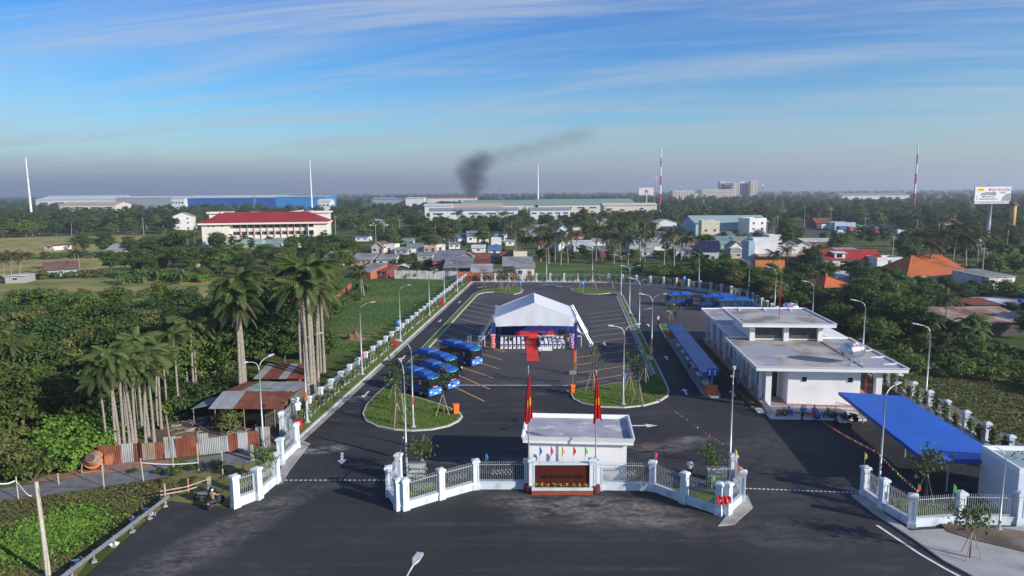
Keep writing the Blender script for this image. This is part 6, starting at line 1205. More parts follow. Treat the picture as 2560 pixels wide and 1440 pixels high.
# water tanks and roof gear seen over the houses
for px, py, Yd, lb, c_ in ((2470, 672, None, 'blue plastic water drum beside the stained white house', bluepl), (2550, 752, None, 'blue plastic water drum on a stand at the right edge', bluepl)):
    p = G(px, py + 30); z = AT(px, py, p.y).z; t = thing('water_drum', lb, 'tank', p); part('drum', MB().lathe([(.55, z - 1.0), (.6, z - .5), (.55, z + .2), (.2, z + .35)], 14), c_, t, smooth=True); part('stand', MB().tube([(-.4, -.4, 0), (-.4, -.4, z - 1)], .06, 5).tube([(.4, -.4, 0), (.4, -.4, z - 1)], .06, 5).tube([(-.4, .4, 0), (-.4, .4, z - 1)], .06, 5).tube([(.4, .4, 0), (.4, .4, z - 1)], .06, 5).box(-.6, -.6, z - 1.08, .6, .6, z - 1.0), galv, t)

# ------------------------------------------------------------------ school with the long red roof
a, c = G(505, 614), G(820, 608); d = c - a; t = thing('school', 'three-storey cream school with a long bright red hipped roof', 'building', a, math.atan2(d.y, d.x)); w = d.length; FOOT.append(((a + c).x / 2, (a + c).y / 2 + 8, 12, a.y, 12))
for q in range(6): FOOT.append((a.x + d.x * (q + .5) / 6, a.y + d.y * (q + .5) / 6 + 7, 8.5, a.y, 12))
he = AT(660, 556, a.y).z; hr = AT(660, 530, a.y + 9).z; scm = mat('school_cream', (.76, .70, .62), (.70, .64, .56), sc=.15, rough=.8); pinkm = mat('school_trim', (.66, .47, .38), rough=.8)
part('wall', MB().box(.5, 1.5, -.05, w - 9, 16, he).box(w - 8.99, -.5, -.05, w - .5, 16, he).box(.501, -.5, -.05, 13.0, 1.499, he), scm, t)
E = [(-.8, -1.8, he), (w + .8, -1.8, he), (w + .8, 17.5, he), (-.8, 17.5, he)]; P, Q = (9.5, 8, hr), (w - 9.5, 8, hr)
srf = corr('school_red_roof', (.33, .030, .030), (.28, .026, .026), .45, 0, .08, .6, depth=.08)
part('roof_slope', MB().slab([E[0], E[1], Q, P], .2), srf, t); part('roof_slope', MB().slab([E[2], E[3], P, Q], .2), srf, t); part('roof_slope', MB().tri([E[3], E[0], P], .2), srf, t); part('roof_slope', MB().tri([E[1], E[2], Q], .2), srf, t)
part('front_gable', MB().tri([(2, -2.2, he + .1), (13.5, -2.2, he + .1), (7.7, 6, hr + .1)], .2), srf, t)
part('eave', MB().box(-1.0, -2.0, he - 1.0, w + 1.0, 17.7, he - .21), WM['cream'] if False else scm, t)
for fl_ in range(3):
    z0 = he / 3 * fl_
    for k in range(11):
        x = 15.5 + (w - 27) * k / 10; wd = part('window', MB().box(x - 1.5, 1.42, z0 + .9, x + 1.5, 1.498, z0 + 2.7), white, t); part('pane', MB().box(x - 1.4, 1.38, z0 + 1.0, x - .05, 1.419, z0 + 2.6).box(x + .05, 1.38, z0 + 1.0, x + 1.4, 1.419, z0 + 2.6), glassd, wd)
        if fl_ == 0: part('pier', MB().box(x + 2.2 - .25, .9, 0, x + 2.2 + .25, 1.498, he - 1.02), pinkm, t)
    part('floor_band', MB().box(13.01, 1.2, z0 + he / 3 - .5, w - 9.0, 1.497, z0 + he / 3 - .1) if fl_ < 2 else MB().box(13.01, 1.2, .1, w - 9.0, 1.497, .4), scm, t)
    part('stair_opening', MB().box(w - 8.6, -.54, z0 + .9, w - 6.4, -.502, z0 + 2.9), black, t)  # black plate drawn for the shade of the stairwell
    for x in (3, 5.2, 9.2): part('vent', MB().box(x, -.54, z0 + 1.6, x + 1.2, -.502, z0 + 2.1), glassd, t)
for x0_, x1_, y0_, z_ in ((-1, 8, 20, he + 4.2), (18, 42, 24, he + 4.0), (w - 12, w - 1, 22, he + 4.0)):
    tb = thing('school_block', {20: 'flat-roofed cream school block behind the left end of the red roof', 24: 'school block with a shallow butterfly roof behind the red roof', 22: 'flat-roofed cream school block behind the right end of the red roof'}[y0_], 'building', a, math.atan2(d.y, d.x)); part('wall', MB().box(x0_, y0_, 0, x1_, y0_ + 9, z_ - .5), scm, tb); xm = (x0_ + x1_) / 2
    if y0_ == 24: part('roof', MB().slab([(x0_ - 1, y0_ - 1, z_ + .2), (xm, y0_ - 1, z_ - .5), (xm, y0_ + 10, z_ - .5), (x0_ - 1, y0_ + 10, z_ + .2)], .5).slab([(xm, y0_ - 1, z_ - .5), (x1_ + 1, y0_ - 1, z_ + .8), (x1_ + 1, y0_ + 10, z_ + .8), (xm, y0_ + 10, z_ - .5)], .5), scm, tb)
    else: part('roof', MB().box(x0_ - 1, y0_ - 1, z_ - .5, x1_ + 1, y0_ + 10, z_ + .3), scm, tb)
# ------------------------------------------------------------------ factories, masts, billboards
def shed(x0, x1, yb, ye, yt, dep, wallm, roofm, label, rz=0, bays=6, doors=2, name='factory', Y=None, stripe=None):
    a, c = G(x0, yb), G(x1, yb)
    if Y: a, c = AT(x0, yb, Y), AT(x1, yb, Y); a.z = c.z = 0
    w = (c - a).length; xm = (x0 + x1) / 2; m_ = (a + c) / 2; h = max(4, AT(xm, ye, m_.y).z); top = max(h + 1.0, AT(xm, yt, m_.y + dep / 2).z); t = thing(name, label, 'building', (m_.x, m_.y, 0), rz); hw = w / 2; FOOT.append((m_.x, m_.y + dep / 2, max(hw, dep / 2), m_.y, top))
    for q in range(8): FOOT.append((m_.x - hw + w * (q + .5) / 8, m_.y + dep / 3, max(dep / 2.5, w / 16), m_.y, top))
    part('wall', MB().box(-hw, 0, -.1, hw, dep, h).add([(-hw, 0, h), (-hw, dep, h), (-hw, dep / 2, top - .2), (hw, 0, h), (hw, dep, h), (hw, dep / 2, top - .2)], [(2, 1, 0), (3, 4, 5)]), wallm, t)
    part('roof_slope', MB().slab([(-hw - 1, -1, h), (hw + 1, -1, h), (hw + 1, dep / 2, top), (-hw - 1, dep / 2, top)], .3), roofm, t); part('roof_slope', MB().slab([(-hw - 1, dep / 2, top), (hw + 1, dep / 2, top), (hw + 1, dep + 1, h), (-hw - 1, dep + 1, h)], .3), roofm, t)
    for k in range(bays):
        x = -hw + w * (k + .5) / bays; wd = part('window', MB().box(x - w / bays * .3, -.3, h * .55, x + w / bays * .3, -.02, h * .75), white, t); part('pane', MB().box(x - w / bays * .28, -.34, h * .57, x + w / bays * .28, -.301, h * .73), glassw, wd)
    for k in range(doors): x = -hw + w * (k + .7) / (doors + .4); part('door', MB().box(x - 2.5, -.25, 0, x + 2.5, -.02, h * .45), mat('roller_door', (.30, .32, .34), rough=.6), t)
    if stripe: part('eave_stripe', MB().box(-hw - .1, -.2, h * .82, hw + .1, -.03, h * .98), stripe, t)
    return t
fb = corr('factory_blue', (.010, .085, .30), (.010, .075, .27), 1.2, 0, .02, .5); fb2 = corr('factory_light_blue', (.03, .20, .52), (.025, .18, .48), 1.2, 0, .02, .5); fw_ = mat('factory_white', (.66, .66, .64), (.58, .58, .57), sc=.03, rough=.7); fg = mat('factory_grey', (.26, .29, .33), rough=.7); fgr = corr('factory_green_roof', (.27, .36, .28), (.23, .31, .25), 1.0, 0, .03, .6); fred = mat('factory_red_roof', (.33, .07, .05), rough=.7); fwr = mat('factory_white_roof', (.64, .65, .66), rough=.5); fcy = corr('warehouse_cyan_wall', (.42, .55, .60), (.38, .50, .56), .6, 0, .05, .6); fcr = corr('warehouse_cyan_roof', (.34, .46, .44), (.30, .41, .40), .6, 0, .05, .6); fcream = mat('factory_cream', (.66, .60, .50), (.58, .53, .45), sc=.05, rough=.8); fbeige = mat('dusty_beige_roof', (.46, .38, .29), rough=.8)
t = shed(460, 700, 521, 494, 488, 90, fb, fwr, 'huge factory with dark blue walls and white roof on the skyline', 0, 0, 0, Y=1050)
t = shed(690, 815, 524, 491, 489, 60, fb2, fwr, 'light blue end block of the huge blue factory', 0, 0, 0, Y=960)
shed(290, 470, 512, 494, 490, 70, fg, fwr, 'long grey factory with a white roof left of the blue one', 0, 0, 1, Y=1150); shed(430, 462, 520, 496, 494, 30, fw_, fwr, 'white office block at the left end of the blue factory', 0, 4, 0, Y=1040); shed(90, 290, 514, 499, 489, 80, fw_, fwr, 'white factory group behind the left trees', 0, 5, 1, Y=1200); shed(150, 290, 524, 512, 505, 40, fcream, fbeige, 'low cream warehouses in front of the white factory group', 0, 4, 1, Y=950)
shed(795, 825, 516, 504, 497, 24, fw_, fwr, 'small white office by the right mast of the blue factory', 0, 3, 0, Y=900)
t = shed(1075, 1295, 551, 525, 519, 22, fw_, fg, 'long white two-storey factory office with a row of dark windows', .05, 5, 1, Y=600)
shed(1062, 1130, 530, 514, 509, 30, fw_, fwr, 'white wing behind the long factory office', .05, 0, 0, Y=660); shed(1130, 1255, 528, 518, 508, 30, fcream, fbeige, 'dusty brown-roofed hall behind the long factory office', .05, 0, 0, Y=680); shed(1326, 1425, 550, 524, 518, 20, fw_, fg, 'white factory office right of the big tree', .03, 5, 1, Y=600)
shed(1157, 1340, 522, 512, 500, 70, fcream, fgr, 'long factory hall with a pale green roof, left half', .02, 0, 0, Y=760); shed(1345, 1590, 524, 511, 497, 80, fcream, fgr, 'long factory hall with a pale green roof, right half', .02, 8, 0, Y=760); shed(1510, 1642, 530, 513, 507, 30, fcream, fcream, 'cream factory wall below the right green roof', 0, 0, 1, Y=700)
shed(930, 1015, 508, 498, 493, 50, fg, fg, 'grey factory shed in the far distance', 0, 0, 0, Y=1300); shed(1014, 1060, 508, 496, 493, 50, fw_, fwr, 'small white factory in the far distance', 0, 0, 0, Y=1250); shed(1060, 1190, 500, 495, 491, 60, fw_, fred, 'far factory with a dull red roof under the smoke', 0, 0, 0, Y=1500)
t = shed(1737, 1922, 590, 556, 538, 30, fcy, fcr, 'big pale cyan warehouse behind the cream-yellow house', -.02, 0, 1, name='warehouse'); shed(2105, 2275, 494, 488, 482, 70, fw_, fgr, 'long pale arched warehouse in the far trees', 0, 0, 0, Y=1700)
# far apartment blocks
hb_ = mat('hospital_cream', (.66, .60, .48), (.60, .54, .44), sc=.05, rough=.8)
def block(x0, x1, yb, yt, Y, dep, label, wm=hb_, nx=8, nz=5, glass=None):
    a, c = AT(x0, yb, Y), AT(x1, yb, Y); w = c.x - a.x; h = AT((x0 + x1) / 2, yt, Y).z; t = thing('apartment_block', label, 'building', (a.x, Y, 0)); part('wall', MB().box(0, 0, -.1, w, dep, h), wm, t); part('parapet', MB().box(-.4, -.4, h, w + .4, dep + .4, h + 1.0), white, t)
    if glass: part('glass_wall', MB().box(w * .1, -.3, h * .3, w * .9, -.02, h * .93), glass, t); return
    z0 = max(0, h - nz * 3.6)
    for k in range(nz):
        for q in range(nx): x = w * (q + .5) / nx; part('window', MB().box(x - w / nx * .28, -.3, z0 + k * 3.6 + 1.0, x + w / nx * .28, -.02, z0 + k * 3.6 + 2.6), glassd, t)
bg_ = mat('blue_glass', (.03, .06, .16), rough=.15)
block(1681, 1734, 512, 478, 1500, 30, 'cream five-storey block with red roof sign left of the hospital', nx=8, nz=6); block(1734, 1745, 510, 485, 1490, 20, 'low annexe right of the cream five-storey block', nx=2, nz=3); block(1755, 1832, 512, 475, 1500, 40, 'long low cream hospital wing', nx=14, nz=5); block(1832, 1844, 505, 458, 1530, 30, 'tall cream slab of the hospital', nx=2, nz=10); block(1800, 1812, 500, 455, 1560, 20, 'tower with a blue glass front, left of the tall slab', glass=bg_); block(1814, 1830, 500, 457, 1570, 20, 'grey floors of an unfinished tower behind the hospital', wm=mat('tower_grey', (.30, .31, .33), rough=.8), nx=3, nz=9); block(1847, 1860, 500, 455, 1540, 20, 'tower with a blue glass front, right of the tall slab', glass=bg_); block(1860, 1876, 500, 458, 1550, 20, 'dull grey block between the blue glass tower and the cream tower', wm=MATS['tower_grey'], nx=4, nz=8); block(1876, 1891, 505, 454, 1530, 20, 'tall pale cream tower at the right end of the hospital', nx=2, nz=10)
# steel monopoles of the power line
wred = mat('mast_red', (.42, .025, .03), rough=.6); wwh = mat('mast_white', (.70, .71, .72), rough=.5)
MT = []
def mast(x, yt, Y, r, label, striped, xb=None):
    p = AT(x if xb is None else xb, 520, Y); p.z = 0; z = AT(x, yt, Y).z; t = thing('power_mast', label, 'mast', p); n = 7; lean = AT(x, yt, Y).x - p.x
    for k in range(n):
        z0, z1 = z * k / n, z * (k + 1) / n; part('section', MB().tube([(0, 0, z0), (0, 0, z1)], [r * (1 - .62 * k / n), r * (1 - .62 * (k + 1) / n)], 10), (wred if k % 2 else wwh) if striped else wwh, t); part('flange', MB().lathe([(r * (1 - .62 * (k + 1) / n) + .12, z1 - .15), (r * (1 - .62 * (k + 1) / n) + .12, z1 + .15)], 10), galv, t)
    for q, zz in enumerate((.97, .90, .80, .70, .60)):
        part('crossarm', MB().tube([(-3.6 + .2 * q, 0, z * zz), (0, 0, z * zz - .5)], .11, 5) if q % 2 == 0 else MB().tube([(3.6, 0, z * zz), (0, 0, z * zz - .5)], .11, 5), galv, t)
    MT.append((p.x, Y, z))
mast(77, 394, 640, 1.2, 'tall slim white steel mast at the far left', False); mast(780, 400, 760, 1.15, 'tall slim white steel mast behind the school', False); mast(1345, 410, 840, 1.35, 'tall white steel mast above the green factory roofs', False); mast(1650, 372, 800, 1.3, 'red and white striped mast beside the crown billboard', True); mast(2284, 360, 700, 1.3, 'red and white striped mast right of the far towers', True)
for i in range(len(MT) - 1):
    (xa, ya, za), (xb, yb_, zb) = MT[i], MT[i + 1]
    for zz in (.96, .80, .62):
        pts = [(xa + (xb - xa) * f, ya + (yb_ - ya) * f, za * zz + (zb * zz - za * zz) * f - 26 * f * (1 - f)) for f in [k / 16 for k in range(17)]]; tag(part('power_line', MB().tube(pts, .045, 3), black), 'high voltage wire strung between the tall masts', 'wire', 'wires between the masts')
def pylon(x, yt, Y, label):
    p = AT(x, 510, Y); p.z = 0; z = AT(x, yt, Y).z; t = thing('lattice_pylon', label, 'pylon', p, .3, 'far lattice pylons'); b = MB(); s = z * .11; L_ = 8
    for k in range(L_):
        f0, f1 = k / L_, (k + 1) / L_; a0, a1 = s * (1 - .85 * f0), s * (1 - .85 * f1)
        for i in range(4):
            an, am = math.pi / 4 + i * math.pi / 2, math.pi / 4 + (i + 1) * math.pi / 2; P = lambda r_, a_, f_: (r_ * math.cos(a_), r_ * math.sin(a_), z * f_); b.tube([P(a0, an, f0), P(a1, an, f1)], .16, 4); b.tube([P(a0, an, f0), P(a1, am, f1)], .09, 3); b.tube([P(a0, am, f0), P(a1, an, f1)], .09, 3)
    part('tower', b, galv, t)
    for f_ in (.98, .84, .70): part('crossarm', MB().tube([(-z * .22, 0, z * f_), (0, 0, z * f_ + .8), (z * .22, 0, z * f_)], .14, 4), galv, t)
for x, yt, Y in ((637, 479, 900), (305, 481, 1300), (1700, 465, 1900), (1905, 462, 1900), (2120, 463, 2100), (1250, 468, 2000), (2470, 456, 1500), (2240, 470, 2400), (1000, 478, 2300)): pylon(x, yt, Y, 'far grey lattice power pylon standing above the treeline')
# billboards
gp = mat('billboard_post', (.40, .41, .43), rough=.5, metal=.3); adw = mat('billboard_white', (.70, .71, .74), (.64, .66, .70), sc=.1, rough=.5)
Yb = 300; c = AT(2472, 600, Yb); z0, z1 = AT(2475, 503, Yb).z, AT(2475, 467, Yb).z; w = AT(2524, 485, Yb).x - AT(2427, 485, Yb).x; t = thing('billboard', 'large white billboard with red lettering on a single steel post', 'billboard', (c.x, Yb, 0), .10)
part('post', MB().tube([(0, .9, 0), (0, .9, z0 + 1)], .75, 14), gp, t, smooth=True); part('board', MB().box(-w / 2, 0, z0, w / 2, .5, z1), adw, t); part('back_frame', MB().box(-w / 2 + .3, .5, z0 + .3, w / 2 - .3, .9, z1 - .3), gp, t)
lr = mat('ad_red', (.50, .03, .06), rough=.6); ld = mat('ad_dark', (.04, .045, .06), rough=.6); lg = mat('ad_grey_photo', (.30, .31, .34), (.20, .21, .24), sc=.4, rough=.7); ly = mat('ad_yellow', (.80, .58, .05), rough=.6); H_ = z1 - z0; X0 = (math.pi / 2, 0, 0)
text('headline', 'ĐẠI NGHĨA', H_ * .27, lr, t, (w * .18, -.03, z0 + H_ * .78), X0, ext=.02, sx=1.15); text('subline', 'STEEL', H_ * .15, ld, t, (w * .27, -.03, z0 + H_ * .58), X0, ext=.02, sx=1.25); text('phone_number', '0902 656 252', H_ * .17, ld, t, (-w * .12, -.04, z0 + H_ * .31), X0, ext=.02, sx=1.05); [part('small_print', MB().box(-w * .36 + k * w * .05, -.04, z0 + H_ * .12, -w * .32 + k * w * .05, -.02, z0 + H_ * .18), ld, t) for k in range(10)]
part('yellow_oval', MB().lathe([(1, -.02), (1, .02)], 28).xf(Matrix.Translation((-w * .34, -.02, z0 + H_ * .80)) @ Matrix.Rotation(math.pi / 2, 4, 'X') @ Matrix.Diagonal((w * .105, H_ * .12, 1, 1))), ly, t); part('oval_print', MB().box(-w * .41, -.06, z0 + H_ * .77, -w * .27, -.045, z0 + H_ * .83), lr, t)
part('grey_picture', MB().add([(-w * .36, -.025, z0 + H_ * .42), (w * .10, -.025, z0 + H_ * .42), (w * .08, -.025, z0 + H_ * .64), (-w * .18, -.025, z0 + H_ * .64), (-w * .30, -.025, z0 + H_ * .58)], [(0, 1, 2, 3, 4)]), lg, t)
arc = [(w * .49, z0 + H_ * .02), (w * .25, z0 + H_ * .02)] + [(w * (.49 - .24 * math.cos(k * .26)), z0 + H_ * (.02 + .53 * math.sin(k * .26))) for k in range(1, 7)]; part('steel_picture', MB().add([(x, -.025, z) for x, z in arc], [tuple(range(len(arc)))]), mat('ad_steel_photo', (.34, .33, .34), (.20, .19, .24), sc=.8, rough=.7), t)
for zz in (.31, .15): part('icon', MB().lathe([(.28, -.01), (.28, .01)], 12).xf(Matrix.Translation((-w * .44, -.03, z0 + H_ * zz)) @ Matrix.Rotation(math.pi / 2, 4, 'X')), lg, t)
part('slogan_strip', MB().box(-w / 2 + .2, .1, z0 - 1.15, w / 2 - .4, .3, z0 - .02), gp, t); text('slogan', 'GIẢI PHÁP NHÀ THÉP TOÀN DIỆN', .78, adw, t, (0, .06, z0 - .60), X0, ext=.02, sx=.96)
Yb = 1000; c = AT(1615, 520, Yb); z0, z1 = AT(1615, 488, Yb).z, AT(1615, 469, Yb).z; w = AT(1634, 480, Yb).x - AT(1597, 480, Yb).x; t = thing('billboard', 'white billboard with a red crown emblem beside the striped mast', 'billboard', (c.x, Yb, 0)); part('post', MB().tube([(.5, 1, 0), (.5, 1, z0)], 1.0, 10), gp, t); part('board', MB().box(-w / 2, 0, z0, w / 2, 1, z1), adw, t); zc = (z0 + z1) / 2
part('crown', MB().add([(-2.4, -.05, zc - .6), (2.4, -.05, zc - .6), (3.4, -.05, zc + 2.4), (1.6, -.05, zc + 1.1), (0, -.05, zc + 3.2), (-1.6, -.05, zc + 1.1), (-3.4, -.05, zc + 2.4)], [(0, 1, 2, 3, 4, 5, 6)]).box(-2.4, -.1, zc - 2.0, 2.4, -.02, zc - .9), lr, t); part('caption', MB().box(-w * .25, -.06, z0 + 1.2, w * .25, -.02, z0 + 2.0), lr, t); part('corner_mark', MB().box(-w * .46, -.06, z1 - 1.5, -w * .30, -.02, z1 - .9).box(w * .38, -.06, z1 - 2.2, w * .44, -.02, z1 - 1.2), lg, t)
t = thing('telecom_mast', 'thin grey lattice telecom mast with panel antennas', 'mast', (AT(1636, 520, 820).x, 820, 0)); z = AT(1636, 440, 820).z; b = MB()
for k in range(14):
    for i in range(3): a, e = i * 2.09, (i + 1) * 2.09; b.tube([(.7 * math.cos(a), .7 * math.sin(a), z * k / 14), (.7 * math.cos(e), .7 * math.sin(e), z * (k + 1) / 14)], .07, 3).tube([(.7 * math.cos(a), .7 * math.sin(a), z * k / 14), (.7 * math.cos(a), .7 * math.sin(a), z * (k + 1) / 14)], .09, 4)
part('lattice', b, galv, t)
for i in range(6): a = i * 1.05; part('antenna', MB().obox((1.6 * math.cos(a), 1.6 * math.sin(a), z - 1.5 - 5 * (i % 2)), (.5, .3, 3.0), a), white, t)
c = AT(2532, 540, 330); z1 = AT(2532, 514, 330).z; t = thing('storage_silo', 'plain yellow cylindrical silo at the right behind the billboard', 'silo', (c.x, 330, 0)); part('drum', MB().lathe([(1.3, 0), (1.3, z1 - .3), (.6, z1 + .3)], 16), mat('silo_yellow', (.55, .34, .08), (.45, .28, .07), sc=.6, rough=.6), t, smooth=True); part('cap', MB().lathe([(1.9, z1 + .3), (1.5, z1 + .9), (.3, z1 + 1.6)], 12), mat('thatch_grey', (.16, .14, .10), rough=.9), t)
# small roadside sign boards, utility poles
upm = mat('utility_pole_grey', (.36, .35, .34), rough=.85)
for px, yb, yt, lb in ((2230, 660, 590, 0), (2500 - 47, 712, 618, 1), (2468, 640, 560, 2), (1942, 600, 540, 3), (1990, 590, 548, 4), (2075, 580, 520, 5), (2125, 600, 558, 6), (2010, 572, 515, 7), (295, 580, 534, 8), (360, 590, 545, 8), (840, 600, 540, 8), (1000, 600, 548, 8), (940, 612, 560, 8), (1590, 560, 518, 8), (1632, 565, 512, 8), (555, 574, 530, 8), (1860, 575, 525, 8), (2160, 600, 545, 8), (2345, 610, 560, 8), (2515, 640, 575, 8), (2290, 600, 548, 8)):
    p = G(px, yb); z = AT(px, yt, p.y).z; t = thing('utility_pole', 'thin grey concrete utility pole with crossarms standing above the village trees', 'utility pole', p, RND.random(), 'utility poles in the village'); part('pole', MB().tube([(0, 0, -.1), (0, 0, z)], [.16, .10], 6), upm, t); part('crossarm', MB().tube([(-.9, 0, z - .5), (.9, 0, z - .5)], .06, 4), upm, t)
    for x in (-.8, 0, .8): part('insulator', MB().tube([(x, 0, z - .5), (x, 0, z - .2)], .05, 4), white, t)
p = G(2440, 640); t = thing('road_sign', 'two stacked white roadside notice boards below the billboard', 'sign', p); part('post', MB().tube([(0, 0, 0), (0, 0, 9)], .12, 5), gp, t); part('board', MB().box(-1.4, -.1, 6.2, 1.4, .1, 8.2).box(-1.4, -.1, 4.0, 1.4, .1, 6.0), adw, t); part('writing', MB().box(-1.1, -.13, 6.9, 1.1, -.105, 7.3).box(-1.1, -.13, 4.7, 1.1, -.105, 5.1), lr, t)
# traffic queue on the far highway
tc_ = [((.02, .09, .30), 'blue'), ((.33, .04, .05), 'red'), ((.03, .22, .10), 'green'), ((.62, .62, .62), 'white'), ((.30, .30, .32), 'grey')]
for k, (px, py, ci, ln) in enumerate(((2062, 575, 3, 7), (2085, 572, 1, 9), (2110, 580, 0, 8), (2130, 582, 1, 6), (2152, 575, 2, 9), (2178, 580, 0, 10), (2200, 585, 1, 9), (2222, 582, 0, 7), (2100, 592, 3, 5), (2146, 590, 4, 5), (1905, 542, 4, 8), (2255, 590, 3, 6))):
    c_, nm = tc_[ci]; p = G(px, py); t = thing('truck', nm + ' box truck in the queue on the far highway', 'truck', p, .15 + RND.gauss(0, .1), 'trucks on the far highway'); bm_ = mat('truck_' + nm, c_, rough=.5); part('box', MB().box(-ln / 2, -1.2, 1.0, ln / 2 - 2, 1.2, 3.4), bm_, t); part('cab', MB().box(ln / 2 - 1.9, -1.15, .6, ln / 2, 1.15, 2.7), bm_, t); part('windscreen', MB().box(ln / 2 - 1.2, -1.18, 1.6, ln / 2 + .03, 1.18, 2.4), glassd, t); part('chassis', MB().box(-ln / 2, -.9, .5, ln / 2 - 2, .9, .98), black, t)
    for x in (-ln / 2 + 1.4, ln / 2 - 1.0):
        for s in (-1, 1): part('wheel', MB().lathe([(.2, -.15), (.48, -.15), (.48, .15), (.2, .15)], 12).xf(Matrix.Translation((x, s * 1.0, .48)) @ Matrix.Rotation(math.pi / 2, 4, 'X')), rubber, t)
hwy = [G(x, y) for x, y in ((1930, 560), (2040, 566), (2150, 572), (2300, 590), (2560, 610), (2560, 622), (2300, 604), (2150, 592), (2040, 584), (1930, 572))]; struct(part('highway', MB().sheet(hwy, .02), asph_lot))
# ------------------------------------------------------------------ foliage
NR = np.random.default_rng(5)
bark = mat('bark', (.13, .10, .075), (.085, .065, .05), sc=3, rough=.95, st=(1, 1, .3)); palmbark = mat('palm_trunk', (.30, .265, .225), (.20, .175, .145), sc=2.2, rough=.92, st=(1, 1, 2.5))
def leafm(name, c, c2_, c3=None, rand=.30, tr=.22): return mat(name, c, c2_, sc=.9, rough=.62, rand=rand, trans=tr, c3=c3, sc3=.35, spec=.25, lo=.3, hi=.7)
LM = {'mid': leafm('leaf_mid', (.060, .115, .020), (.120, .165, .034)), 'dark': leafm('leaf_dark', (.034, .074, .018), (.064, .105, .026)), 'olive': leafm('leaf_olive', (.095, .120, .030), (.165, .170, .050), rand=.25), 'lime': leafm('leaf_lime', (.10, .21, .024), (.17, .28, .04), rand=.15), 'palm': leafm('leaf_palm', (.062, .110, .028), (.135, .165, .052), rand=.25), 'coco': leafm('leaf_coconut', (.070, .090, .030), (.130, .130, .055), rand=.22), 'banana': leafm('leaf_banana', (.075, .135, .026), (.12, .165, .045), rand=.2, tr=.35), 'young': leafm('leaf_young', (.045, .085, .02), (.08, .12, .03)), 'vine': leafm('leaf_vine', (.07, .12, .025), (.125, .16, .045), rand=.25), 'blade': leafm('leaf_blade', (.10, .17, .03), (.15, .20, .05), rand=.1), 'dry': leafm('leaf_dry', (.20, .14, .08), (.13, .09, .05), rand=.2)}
def quadmesh(name, c, n, s, asp=1.7, mats=(), rng=NR):
    c = np.asarray(c, float); n = np.asarray(n, float); N_ = len(c); s = np.broadcast_to(np.asarray(s, float), (N_,))[:, None]
    n = n / (np.linalg.norm(n, axis=1, keepdims=True) + 1e-9); r = rng.normal(size=(N_, 3)); u = np.cross(n, r); u /= (np.linalg.norm(u, axis=1, keepdims=True) + 1e-9); v = np.cross(n, u)
    bend = n * s * .18; P = np.stack([c + u * s * asp * .5 - bend, c + v * s * .5, c - u * s * asp * .5 - bend, c - v * s * .5], 1).reshape(-1, 3)
    me = bpy.data.meshes.new(name); me.vertices.add(4 * N_); me.vertices.foreach_set('co', P.ravel()); me.loops.add(4 * N_); me.loops.foreach_set('vertex_index', np.arange(4 * N_, dtype=np.int32)); me.polygons.add(N_); me.polygons.foreach_set('loop_start', np.arange(0, 4 * N_, 4, dtype=np.int32)); me.update(calc_edges=True)
    for m_ in mats: me.materials.append(m_)
    return me
def crown_pts(seed, R_, h0, h1, ncl, per, flat=1.0, rc=(.26, .40)):
    g = np.random.default_rng(seed); C, Nn, cl = [], [], []
    for k in range(ncl):
        while True:
            q = g.uniform(-1, 1, 3)
            if .25 < np.linalg.norm(q) < 1 and q[2] > -.75: break
        lob = 1 + .22 * math.sin(3 * math.atan2(q[1], q[0]) + seed); cc = np.array([q[0] * R_ * .8 * lob, q[1] * R_ * .8 * lob, (h0 + h1) / 2 + q[2] * (h1 - h0) / 2 * .86]); cl.append(cc); r_ = R_ * g.uniform(rc[0] * .62, rc[1] * 1.1)
        d = g.normal(size=(per, 3)); d[:, 2] = np.abs(d[:, 2]) * .9 - .25; d /= np.linalg.norm(d, axis=1, keepdims=True); rr = r_ * np.abs(g.normal(.72, .34, (per, 1))); p = cc + d * rr * np.array([1, 1, .66 * flat]); C.append(p); Nn.append(d + g.normal(size=(per, 3)) * .45 + np.array([0, 0, .35]))
    return np.concatenate(C), np.concatenate(Nn), cl
JOIN = []
def joined(name, meshes):
    bm = bmesh.new(); mats = []
    for me in meshes:
        o = len(bm.faces); bm.from_mesh(me); bm.faces.ensure_lookup_table(); i0 = len(mats); mats += list(me.materials)
        for f in bm.faces[o:]: f.material_index += i0
    r = bpy.data.meshes.new(name); bm.to_mesh(r); bm.free()
    for m_ in mats: r.materials.append(m_)
    return r
def tree_proto(seed, R_, h, hc, ncl, per, leaf, lm, flat=1.0):
    t = thing('broadleaf_tree', 'tree', 'tree'); g = random.Random(seed); C, Nn, cl = crown_pts(seed, R_, hc, h, ncl, per, flat)
    cm = quadmesh('crown', C, Nn, leaf * np.random.default_rng(seed).uniform(.7, 1.3, len(C)), 1.5, (LM[lm],)); b = MB(); th = hc + (h - hc) * .35; b.tube([(0, 0, -.3), (g.gauss(0, .1), g.gauss(0, .1), th * .5), (g.gauss(0, .25), g.gauss(0, .25), th)], [R_ * .065, R_ * .05, R_ * .03], 7)
    for c in cl[::max(1, len(cl) // 7)]: b.tube([(0, 0, th * .55), (c[0] * .45, c[1] * .45, (th * .6 + c[2]) * .5), tuple(c)], [R_ * .03, R_ * .02, R_ * .008], 5)
    tm = b.mesh('trunk', True); tm.materials.append(bark); put('trunk', tm, None, t); put('crown', cm, None, t); JOIN.append(joined('wood_tree', (tm, cm))); return Proto(t)
